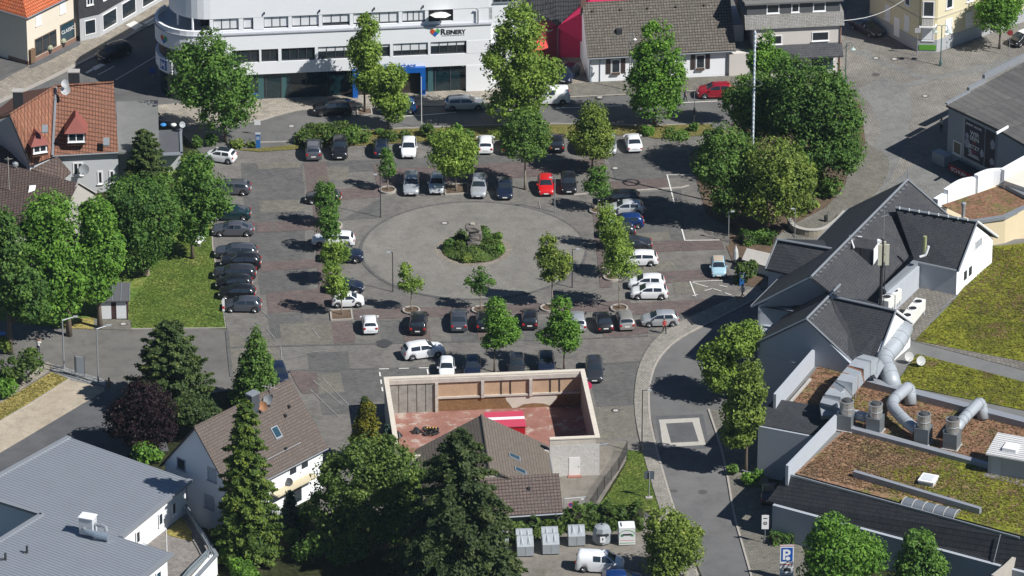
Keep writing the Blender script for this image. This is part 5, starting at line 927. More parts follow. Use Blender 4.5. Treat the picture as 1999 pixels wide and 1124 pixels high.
# lean-to and long slate slope
roofpoly(hall, 'roof', [(1512, 778, ZD + .6), (1652, 800, ZD + .4), (1606, 852, ZD - .3), (1468, 826, ZD - .3)], M_SLB); block(hall, 'wall', [(1480, 832), (1600, 855), (1640, 820), (1515, 800)], -.05, ZD - .4, M_BLUEW)
roofpoly(hall, 'roof', [(1536, 926, ZD + .35), (1990, 1051, ZD + .35), (2200, 1110, ZD + .35), (2190, 1160, 3.8), (1984, 1108, 3.8), (1497, 977, 3.8)], tile_mat('hall_slate_long', (0.03, 0.034, 0.04), (0.04, 0.044, 0.051), .3, .2, 'xy', .02, dirtamt=.2, off=.5, rot=R(28))); dstrip([(1497, 978), (1984, 1109), (2190, 1162)], .16, 3.6, 3.78, 'gutter', M_STEEL)
block(hall, 'wall', [(1508, 986), (1984, 1114), (2180, 1166), (2180, 1150), (1990, 1080), (1540, 950)], -.05, 3.7, M_BLUEW); dstrip([(1536, 925), (1990, 1050)], .15, ZD + .3, ZD + .5, 'roof_edge', M_STEEL)
for a, b in (((1721, 974, 6.4), (1705, 1030, 3.85)), ((1953, 1043, 6.4), (1940, 1096, 3.85))): rib(a, b, .05, 'joint_cover', M_STEEL)
# barrel rooflight, hatch, stair head
t0_ = [W(1765, 983, ZD), W(1868, 1008, ZD)]; dv_ = (t0_[1] - t0_[0]); Lb = dv_.length; brl = thing('barrel_rooflight', 'low arched rooflight with white ribs at the edge of the planted roof', 'rooflight', t0_[0] + Vector((0, 0, .05)), math.atan2(dv_.y, dv_.x))
arc = [(.85 * math.cos(math.pi * k / 8), .55 * math.sin(math.pi * k / 8)) for k in range(9)]
for k in range(5):
    x0, x1 = Lb * k / 5, Lb * (k + 1) / 5; MB().add([(x, y, z + .02) for x in (x0 + .04, x1 - .04) for y, z in arc], [(i, i + 1, 10 + i, 9 + i) for i in range(8)] + [tuple(range(9)), tuple(range(17, 8, -1))]).build('pane', plain('milky_pane', (0.15, 0.17, 0.19), .25), brl)
for k in range(6): x = Lb * k / 5; MB().tube([(x, y, z + .03) for y, z in arc], .05, 5).build('rib', M_CONC, brl)
t = thing('roof_hatch', 'square white roof hatch on the planted roof', 'rooflight', W(1812, 942, ZD + .08), R(-22)); MB().box(-.75, .75, -.8, .8, 0, .4).build('kerb', plain('hatch_kerb', (0.5, 0.5, 0.48), .7), t); MB().box(-.82, .82, -.87, .87, .4, .55).build('lid', M_FRAME, t); MB().box(-.55, .55, -.6, .6, .55, .6).build('dome', plain('dome_white', (0.6, 0.62, 0.63), .3), t)
p0_ = W(1928, 925, ZD); t = thing('roof_hut', 'white ribbed roof hut with a grey door on the planted roof', 'roof hut', p0_, R(-22)); MB().box(0, 9, 0, 3.2, 0, 2.2).build('wall', plain('hut_grey', (0.42, 0.43, 0.45), .8, var=.1), t); MB().slab([(-.2, -.3, 2.35), (9, -.3, 2.35), (9, 3.5, 2.9), (-.2, 3.5, 2.9)], .15).build('roof', plain('hut_roof', (0.6, 0.6, 0.59), .6), t)
for k in range(12): MB().tube([(-.2, -.2 + .32 * k, 2.42 + .045 * k), (9, -.2 + .32 * k, 2.42 + .045 * k)], .035, 4).build('roof_rib', plain('hut_roof', (0.6, 0.6, 0.59), .6), t)
MB().box(.35, 1.35, -.05, 0, .1, 2.0).build('door', plain('door_pale', (0.45, 0.48, 0.52), .5), t); MB().box(1.2, 2.6, .6, 2.0, 2.5, 2.85).build('hatch', M_FRAME, t)
block(hall, 'hut_paving', [(1918, 928), (1999, 950), (2100, 978), (2100, 962), (1935, 915)], ZD + .09, ZD + .12, M_RPAVE)
# ------------------------------------------------------------------ cream block with planted vault behind
cb = thing('cream_block', 'cream and white building with planted sloping roof behind the slate gable', 'building', W(1900, 480)); ZC = 9.0
block(cb, 'wall', [(1845, 425), (1902, 435), (1963, 425), (2200, 330), (2200, 250), (1960, 355), (1850, 402)], 0, ZC, plain('cream_wall', (0.66, 0.55, 0.36), .85, var=.06)); roofpoly(cb, 'planted_roof', [(1838, 400, ZC + .05), (1952, 362, ZC + .05), (2120, 400, ZC + .05), (1999, 408, ZC + .05), (1905, 432, ZC + .05)], M_SEDB, .1)
def cstrip(pts, w, z0, z1, nm='parapet', mat=None): return strip_mesh([W(x, y, (z0 + z1) / 2) - cb.location for x, y in pts], w, z0, z1).build(nm, mat or M_WHITE, cb)
cstrip([(1826, 402), (1850, 388)], .6, ZC - 1, ZC + .7); cstrip(smoothline([(1846, 388), (1875, 370), (1902, 364)]), .6, ZC - 1, ZC + 1.2); cstrip(smoothline([(1905, 362), (1930, 352), (1958, 350)]), .6, ZC - 1, ZC + 1.5); cstrip([(1956, 352), (1999, 328), (2100, 270)], .6, ZC - 1, ZC + 1.6)
cstrip([(1900, 433), (1960, 424), (2000, 405), (2200, 330)], .5, ZC - .1, ZC + .25, 'roof_edge', M_GREYM); cstrip([(1955, 358), (2000, 382), (2120, 440)], .6, ZC, ZC + .5, 'parapet', M_GREYM)
block(cb, 'vault', [(1960, 352), (2100, 400), (2300, 300), (2100, 260)], ZC, ZC + 1.0, plain('cream_vault', (0.7, 0.66, 0.56), .7))
# ------------------------------------------------------------------ dark flat roofed building with posters
ZB = 7.0; db = thing('poster_building', 'dark blue grey building with flat roof and large event posters', 'building', W(1900, 330)); M_DBW = plain('blue_grey_render', (0.33, 0.36, 0.4), .85, var=.06)
TOP = [(1847, 204), (1945, 250), (1999, 281), (2200, 360), (2300, 200), (1999, 121)]
block(db, 'wall', [(1852, 206), (1948, 253), (2002, 284), (2196, 362), (2290, 200), (1999, 126)], -.05, ZB, M_DBW); block(db, 'flat_roof', TOP, ZB, ZB + .3, ground_mat('roof_felt', (0.095, 0.093, 0.09), (0.13, 0.126, 0.12), .1, .1, (1.0, 6.0, .04), R(-35)))
def bstrip(pts, w, z0, z1, nm, mat): return strip_mesh([W(x, y, (z0 + z1) / 2) - db.location for x, y in pts], w, z0, z1).build(nm, mat, db)
bstrip([(1847, 202), (1892, 178)], .35, ZB + .3, ZB + .45, 'roof_edge', M_STEEL); bstrip([(1890, 174), (1922, 157)], .35, ZB + .3, ZB + .75, 'roof_edge', M_STEEL); bstrip([(1920, 151), (2010, 106)], .35, ZB + .3, ZB + 1.0, 'roof_edge', M_STEEL); bstrip([(1945, 260), (1968, 247)], .14, ZB + .32, ZB + .6, 'roof_edge', M_FRAME)
f0 = W(1852, 206, ZB) - db.location; f1 = W(1948, 253, ZB) - db.location; f2 = W(2196, 362, ZB) - db.location
for v in (f0, f1, f2): v.z = 0
e1_ = edge_map(f0, f1); e2_ = edge_map(f1, f2); LN = (f1 - f0).length
window(db, e1_, 1.0, 1.6, 1.4, 1.6, 1, M_FRAME, plain('tan_blind', (0.2, 0.17, 0.12), .7), .14)
M_POST = plain('poster_navy', (0.012, 0.016, 0.035), .5); m = MB(); fbox(e1_, m, 2.6, LN - .1, 0, .12, 1.5, 6.8); m.build('poster_board', plain('board_grey', (0.4, 0.42, 0.46), .6), db)
m = MB(); fbox(e1_, m, 3.0, 3.0 + (LN - 3.3) * .66, .12, .16, 1.9, 6.5); po = m.build('poster', M_POST, db); m = MB(); fbox(e1_, m, 3.1 + (LN - 3.3) * .67, LN - .2, .12, .16, 1.9, 6.5); po2 = m.build('poster', M_POST, db)
PX0 = 3.0; PW = (LN - 3.3) * .66; rot_e = math.atan2((f1 - f0).y, (f1 - f0).x); M_PINKT = plain('poster_pink', (0.4, 0.06, 0.12), .6)
def ptxt(s, u, z, size, mat, d=.17): return text_mesh(s, size, db, mat, e1_(u, d, z), (math.pi / 2, 0, rot_e), 'lettering', .005, 'CENTER', 1.1, .01)
ptxt('EVENT HOUSE', PX0 + PW * .45, 5.95, .36, M_FRAME); ptxt('WIR', PX0 + PW * .5, 4.95, .72, M_FRAME); ptxt('SEIN', PX0 + PW * .5, 4.35, .72, M_FRAME); ptxt('IST', PX0 + PW * .5, 3.95, .42, M_PINKT); ptxt('JETZT', PX0 + PW * .5, 3.35, .62, M_FRAME); ptxt('DA', PX0 + PW * .5, 2.85, .56, M_PINKT)
for k in range(3): m = MB(); fbox(e1_, m, PX0 + PW * (.2 + .04 * k), PX0 + PW * (.8 - .04 * k), .16, .168, 2.3 + .14 * k, 2.37 + .14 * k); m.build('small_print', M_FRAME, po)
def blobf(c, w, h, mat, par):
    K = 14; m = MB(); m.add([e1_(c[0] + w * math.cos(2 * math.pi * j / K) * (1 + .2 * math.sin(3 * j)), .165, c[1] + h * math.sin(2 * math.pi * j / K)) for j in range(K)], [tuple(range(K))]); m.build('poster_figure', mat, par)
M_FIG = plain('figure_pale', (0.36, 0.38, 0.46), .6, var=.4, sc=5)
for c, w, h in (((PX0 + .4, 4.6), .28, .36), ((PX0 + .45, 3.7), .4, .6), ((PX0 + PW - .3, 3.3), .3, .5), ((PX0 + PW * .3, 2.9), .3, .3)): blobf(c, w, h, M_FIG, po)
blobf((LN - .6, 5.0), .35, .6, M_FIG, po2); blobf((LN - .6, 2.9), .38, .42, M_FIG, po2)
for u in (1.6, 4.4, 7.2): window(db, e2_, u, 3.6, 1.1, 1.2, 1, M_FRAME, MATS['tan_blind'], .12); window(db, e2_, u + .3, .8, .9, 1.2, 1, M_FRAME, MATS['tan_blind'], .12)
m = MB(); fbox(e1_, m, 2.0, LN, .12, 1.6, .9, 1.1); m.build('canopy', M_DARK, db); m = MB(); fbox(e1_, m, 2.2, LN - .2, 1.6, 1.68, .35, 1.1); m.build('shop_sign', plain('sign_red', (0.3, 0.015, 0.03), .6), db)
text_mesh('SCHUH', .62, db, M_FRAME, e1_(2.6, 1.69, .48), (math.pi / 2, 0, rot_e), 'lettering', .01, 'LEFT', 1.2, .01)
m = MB(); fbox(e1_, m, -1.2, .9, 0, 1.2, 0, 1.3); m.build('side_box', M_DBW, db)

cwl = thing('stair_wall', 'curved concrete wall with steps at the lower right corner', 'wall', W(1975, 1110)); cwl['kind'] = 'thing'; strip_mesh([W(x, y) - cwl.location for x, y in smoothline([(1992, 1150), (1980, 1165), (1960, 1185), (1935, 1205)])], .4, -.05, 4.6).build('masonry', plain('wall_concrete', (0.4, 0.37, 0.32), .9, var=.15), cwl)
# ================================================================== CARS
def interp(prof, t):
    for (a, va), (b, vb) in zip(prof, prof[1:]):
        if a <= t <= b: return va + (vb - va) * (t - a) / max(b - a, 1e-9)
    return prof[0][1] if t < prof[0][0] else prof[-1][1]
CARS = {}
M_TYRE = M_BLACK; M_RIM = plain('alloy_rim', (0.3, 0.31, 0.32), 0.4, 0.5, var=0.05); M_RIMD = plain('dark_rim', (0.1, 0.1, 0.105), 0.4, 0.5)
M_HEAD = plain('headlamp', (0.72, 0.74, 0.76), 0.12, 0.2, var=0.05, spec=0.8); M_TAIL = plain('tail_lamp', (0.36, 0.012, 0.012), 0.2, var=0.1, spec=0.7)
M_PLATE = plain('number_plate', (0.75, 0.75, 0.72), 0.5, var=0.04); M_CGLASS = glass_mat('car_glass', (0.02, 0.028, 0.038), 0.04)
M_TRIM = plain('black_trim', (0.022, 0.022, 0.024), 0.55)
#        L     W     H    top profile (fraction from rear, z)                                        belt profile                        rear glass span, side glass span, screen span
TYPES = {
 'hatch': (4.02, 1.74, 1.48, [(0, .55), (.015, .74), (.035, .98), (.12, 1.36), (.2, 1.45), (.4, 1.48), (.58, 1.42), (.765, 1.0), (.93, .84), (.985, .68), (1, .52)],
           [(0, .5), (.015, .7), (.035, .93), (.3, .93), (.765, .93), (.93, .78), (.985, .62), (1, .47)], (.035, .12), (.16, .70), (.58, .765), (.60, .19)),
 'small': (3.5, 1.64, 1.48, [(0, .55), (.015, .74), (.03, 1.0), (.11, 1.38), (.2, 1.46), (.42, 1.48), (.6, 1.43), (.79, 1.02), (.93, .86), (.985, .7), (1, .52)],
           [(0, .5), (.015, .7), (.03, .94), (.3, .94), (.79, .94), (.93, .8), (.985, .64), (1, .47)], (.03, .11), (.15, .72), (.6, .79), (.58, .17)),
 'bubble': (3.9, 1.75, 1.5, [(0, .55), (.02, .72), (.08, .95), (.2, 1.3), (.3, 1.44), (.45, 1.5), (.58, 1.45), (.74, 1.04), (.86, .98), (.96, .82), (1, .55)],
           [(0, .5), (.02, .68), (.08, .9), (.3, .95), (.74, .95), (.86, .9), (.96, .74), (1, .5)], (.1, .26), (.3, .68), (.58, .74), (.6, .18)),
 'sedan': (4.65, 1.8, 1.45, [(0, .55), (.012, .78), (.03, .98), (.13, 1.04), (.285, 1.38), (.36, 1.43), (.48, 1.45), (.585, 1.4), (.74, .98), (.93, .82), (.985, .68), (1, .5)],
           [(0, .5), (.012, .74), (.03, .94), (.13, .98), (.3, .93), (.74, .92), (.93, .76), (.985, .62), (1, .46)], (.13, .285), (.3, .69), (.585, .74), (.6, .2)),
 'wagon': (4.72, 1.82, 1.48, [(0, .55), (.012, .76), (.03, .98), (.1, 1.34), (.16, 1.42), (.4, 1.48), (.59, 1.41), (.745, .99), (.93, .83), (.985, .68), (1, .5)],
           [(0, .5), (.012, .72), (.03, .94), (.3, .94), (.745, .92), (.93, .77), (.985, .62), (1, .46)], (.03, .1), (.11, .70), (.59, .745), (.6, .19)),
 'suv': (4.45, 1.84, 1.66, [(0, .6), (.015, .85), (.035, 1.12), (.11, 1.5), (.18, 1.61), (.4, 1.66), (.58, 1.6), (.745, 1.14), (.92, 1.0), (.985, .84), (1, .6)],
         [(0, .55), (.015, .8), (.035, 1.06), (.3, 1.05), (.745, 1.05), (.92, .93), (.985, .76), (1, .55)], (.035, .11), (.15, .69), (.58, .745), (.6, .19)),
 'mpv': (4.45, 1.82, 1.7, [(0, .6), (.015, .85), (.03, 1.08), (.075, 1.52), (.14, 1.64), (.4, 1.7), (.62, 1.62), (.83, 1.1), (.94, .96), (.985, .8), (1, .6)],
         [(0, .55), (.015, .8), (.03, 1.02), (.3, 1.02), (.83, 1.03), (.94, .88), (.985, .72), (1, .55)], (.03, .075), (.09, .75), (.62, .83), (.6, .18)),
 'van': (4.75, 1.92, 1.93, [(0, .6), (.008, 1.0), (.02, 1.3), (.045, 1.84), (.1, 1.92), (.4, 1.93), (.66, 1.88), (.83, 1.24), (.94, 1.06), (.985, .86), (1, .6)],
         [(0, .55), (.008, .95), (.02, 1.24), (.3, 1.24), (.83, 1.17), (.94, .98), (.985, .78), (1, .55)], (.02, .045), (.36, .80), (.66, .83), (.62, .18)),
}
def car_meshes(kind):
    if kind in CARS: return CARS[kind]
    L, Wd, H, top, belt, rg, sg, ws, _ = TYPES[kind]; hw = Wd / 2; wr = 0.33 if kind in ('suv', 'van') else 0.31
    xf = L * 0.5 - L * 0.19; xr = -L * 0.5 + L * 0.18
    ts = {p[0] for p in top} | {p[0] for p in belt} | {rg[0], rg[1], sg[0], sg[1], ws[0], ws[1]}
    mid = (sg[0] + ws[0]) / 2 + 0.03; ts |= {mid}
    ar = wr + 0.07
    for c in (xf, xr):
        for k in (-1, -.8, -.45, 0, .45, .8, 1): ts.add((c + k * ar) / L + .5)
    ts = sorted(t for t in ts if 0 <= t <= 1)
    tt = [ts[0]]
    for t in ts[1:]:
        if t - tt[-1] > 0.006: tt.append(t)
    ts = tt; ts[-1] = 1.0
    bm = bmesh.new(); rows = []
    for t in ts:
        x = (t - .5) * L; zt = interp(top, t); zb = interp(belt, t); w = hw
        if t < .12: w = hw * (.86 + .14 * math.sin(t / .12 * math.pi / 2))
        if t > .84: w = hw * (1 - .2 * ((t - .84) / .16) ** 2)
        z0 = 0.2 if 0.03 < t < .97 else .3
        for c in (xf, xr):
            if abs(x - c) <= ar + 1e-4: z0 = max(z0, wr + math.sqrt(max(ar * ar - (x - c) ** 2, 0)) * 0.98)
        d = max(zt - zb, 0.02); k = min(d / 0.45, 1)
        pts = [(w * .96, z0), (w, max(z0 + .03, min(.55, zb - .06))), (w * .975, zb), (w * (.93 - .17 * k), zt - .015 - .055 * k), (w * (.55 - .03 * k), zt), (0, zt + .015)]
        rows.append([bm.verts.new((x, y, z)) for y, z in pts] + [bm.verts.new((x, -y, z)) for y, z in pts[-2::-1]])
    groups = {}
    n = len(rows[0])
    for i in range(len(rows) - 1):
        tm = (ts[i] + ts[i + 1]) / 2
        for j in range(n - 1):
            f = bm.faces.new((rows[i][j], rows[i + 1][j], rows[i + 1][j + 1], rows[i][j + 1])); f.smooth = True
            top_f = 3 <= j <= 6; side_f = j in (2, 7)
            if top_f and ws[0] < tm < ws[1]: groups.setdefault('windscreen', []).append(f)
            elif top_f and rg[0] < tm < rg[1]: groups.setdefault('rear_window', []).append(f)
            elif side_f and sg[0] < tm < sg[1]:
                if kind == 'van' and tm < mid: groups.setdefault('side_window_r' + str(j), []).append(f) if tm > .36 else None
                else: groups.setdefault(('side_window_f' if tm > mid else 'side_window_r') + str(j), []).append(f)
    bm.faces.new(rows[0]); bm.faces.new(rows[-1][::-1])
    bmesh.ops.recalc_face_normals(bm, faces=bm.faces)
    glass = {}
    for g, fs in groups.items():
        th = 0.05 if 'side' in g else 0.06
        bmesh.ops.inset_region(bm, faces=fs, thickness=th, use_even_offset=True, use_boundary=True)
        glass[g] = fs
    out = {'panes': []}
    for g, fs in glass.items():
        gb = bmesh.new(); mp = {}
        for f in fs:
            vs = []
            for v in f.verts:
                if v not in mp: mp[v] = gb.verts.new(v.co)
                vs.append(mp[v])
            q = gb.faces.new(vs); q.smooth = True
        me = bpy.data.meshes.new(g); gb.to_mesh(me); gb.free(); me.materials.append(M_CGLASS)
        out['panes'].append((g.rstrip('27').replace('_r', '').replace('_f', '') if 'side' in g else g, me))
    bmesh.ops.delete(bm, geom=[f for fs in glass.values() for f in fs], context='FACES')
    me = bpy.data.meshes.new('body_' + kind); bm.to_mesh(me); bm.free(); me.materials.append(M_WHITE); out['body'] = me
    ub = MB().box(-L * .47, L * .47, -hw * .84, hw * .84, .17, .62); m = ub.mesh('underbody'); m.materials.append(M_TRIM); out['under'] = m
    ty = MB().lathe([(wr * .62, -.1), (wr * .9, -.105), (wr, -.07), (wr, .07), (wr * .9, .105), (wr * .62, .1)], n=18); m = ty.mesh('tyre', True); m.materials.append(M_TYRE); out['tyre'] = m
    ri = MB()
    ri.lathe([(wr * .66, -.09), (wr * .66, .09)], n=14)
    for k in range(5):
        a = 2 * math.pi * k / 5; ri.tube([(0, 0, .096), (math.cos(a) * wr * .6, math.sin(a) * wr * .6, .1)], .035, 4)
    m = ri.mesh('rim'); m.materials.append(M_RIM); out['rim'] = m
    out['wheels'] = [(x, s) for x in (xf, xr) for s in (1, -1)]; out['wr'] = wr
    def lamp(x0, x1, y0, y1, z0, z1, mat, nm):
        b = MB(); b.box(x0, x1, y0, y1, z0, z1); m = b.mesh(nm); bb = bmesh.new(); bb.from_mesh(m)
        bmesh.ops.bevel(bb, geom=list(bb.edges), offset=min(x1 - x0, y1 - y0, z1 - z0) * .3, segments=1, affect='EDGES'); bb.to_mesh(m); bb.free(); m.materials.append(mat); return m
    hz = interp(belt, .955) - .1; tz = interp(belt, .03) - .16
    out['heads'] = [lamp(L * .445, L * .487, s * hw * .7 - .17, s * hw * .7 + .17, hz - .06, hz + .07, M_HEAD, 'headlight') for s in (1, -1)]
    out['tails'] = [lamp(-L * .5 + .01, -L * .5 + .15, s * hw * .77 - .13, s * hw * .77 + .13, tz - .12, tz + .14, M_TAIL, 'tail_light') for s in (1, -1)]
    out['plates'] = []
    for x, z in ((L * .5 - .01, .42), (-L * .5 - .02, .62)):
        m = MB().box(x, x + .03, -.26, .26, z - .06, z + .06).mesh('number_plate'); m.materials.append(M_PLATE); out['plates'].append(m)
    gz = interp(belt, .985) - .12
    m = MB().box(L * .47, L * .5 + .012, -hw * .55, hw * .55, .3, max(.36, gz - .1)).mesh('grille'); m.materials.append(M_TRIM); out['grille'] = m
    mx = (ws[1] - .07 - .5) * L; mz = interp(belt, ws[1]) + .08; out['mirrors'] = []
    for s in (1, -1):
        m = MB().box(mx - .07, mx + .07, s * (hw + .08) - .09, s * (hw + .08) + .09, mz - .07, mz + .08).mesh('mirror'); m.materials.append(M_WHITE); out['mirrors'].append(m)
    CARS[kind] = out; return out
PAINTS = {
 'white': paint('white_paint', (0.76, 0.77, 0.78)), 'black': paint('black_paint', (0.012, 0.012, 0.014), 0.1), 'charcoal': paint('charcoal_paint', (0.045, 0.048, 0.055), 0.4),
 'grey': paint('grey_paint', (0.13, 0.135, 0.155), 0.5), 'silver': paint('silver_paint', (0.5, 0.52, 0.54), 0.45, .34), 'slate': paint('slate_paint', (0.10, 0.11, 0.135), .5),
 'navy': paint('navy_paint', (0.012, 0.02, 0.045), 0.2), 'blue': paint('blue_paint', (0.012, 0.075, 0.22), 0.3), 'royal': paint('royal_paint', (0.008, 0.04, 0.17), .3), 'teal': paint('teal_paint', (0.012, 0.04, 0.045), .3),
 'red': paint('red_paint', (0.55, 0.012, 0.014)), 'crimson': paint('crimson_paint', (0.32, 0.01, 0.025), .2), 'sky': paint('sky_paint', (0.33, 0.5, 0.58)), 'pearl': paint('pearl_paint', (0.6, 0.62, 0.63), .25), 'beige_silver': paint('beige_silver_paint', (0.42, 0.4, 0.37), .5)}
def car(px, py, deg, kind, col, label, roof=None, dark_rim=False, group='cars parked on the square', name='parked_car', z=0.05, plate=True):
    P = W(px, py, z); d = car_meshes(kind); r = thing(name, label, 'van' if kind == 'van' else 'car', P, R(deg), group); pm = PAINTS[col]
    def put(nm, me, par=r, mat=None):
        o = link(nm, me, None, par)
        if mat is not None: o.material_slots[0].link = 'OBJECT'; o.material_slots[0].material = mat
        return o
    b = put('body', d['body'], mat=pm); put('underbody', d['under'])
    for nm, me in d['panes']: put(nm, me)
    for me in d['heads']: put('headlight', me)
    for me in d['tails']: put('tail_light', me)
    for me in d['plates']: put('number_plate', me)
    put('grille', d['grille'])
    for me in d['mirrors']: put('mirror', me, mat=pm if col != 'silver' else M_TRIM)
    hw = TYPES[kind][1] / 2
    for x, s in d['wheels']:
        w = put('wheel', d['tyre']); w.location = (x, s * (hw - .1), d['wr']); w.rotation_euler = (-s * math.pi / 2, 0, 0)
        put('rim', d['rim'], w, M_RIMD if dark_rim else M_RIM)
    if roof:
        L, Wd, H = TYPES[kind][:3]; ws = TYPES[kind][7]; rt = roof
        t0 = TYPES[kind][5][1] + .06; t1 = ws[0] - .02; top = TYPES[kind][3]; mb = MB(); K = 7; vs = []
        for i in range(K):
            t = t0 + (t1 - t0) * i / (K - 1); zz = interp(top, t)
            for j, (yy, dz) in enumerate(((-.62, .02), (-.3, .03), (0, .035), (.3, .03), (.62, .02))): vs.append(((t - .5) * L, yy * hw, zz + dz * (1 if abs(yy) < .5 else .6)))
        mb.add(vs, [(i * 5 + j, i * 5 + j + 1, i * 5 + j + 6, i * 5 + j + 5) for i in range(K - 1) for j in range(4)])
        mb.build('soft_top' if rt == 'beige' else 'glass_roof' if rt == 'glass' else 'roof_stripe' if rt == 'stripe' else 'roof_panel', {'beige': plain('beige_cloth', (0.42, 0.35, 0.27), .9), 'glass': M_CGLASS, 'black': PAINTS['black'], 'stripe': PAINTS['white']}[rt], r, smooth=True)
    return r
S = 'cars parked along the street'; LC = 'cars parked in the row beside the lawn'; TR = 'cars parked in the row under the hedge'; MR = 'cars parked along the north side of the round plaza'
LI = 'cars parked on the west side of the round plaza'; RI = 'cars parked on the east side of the round plaza'; BR = 'cars parked on the south side of the round plaza'; WR = 'cars parked behind the roofless workshop'
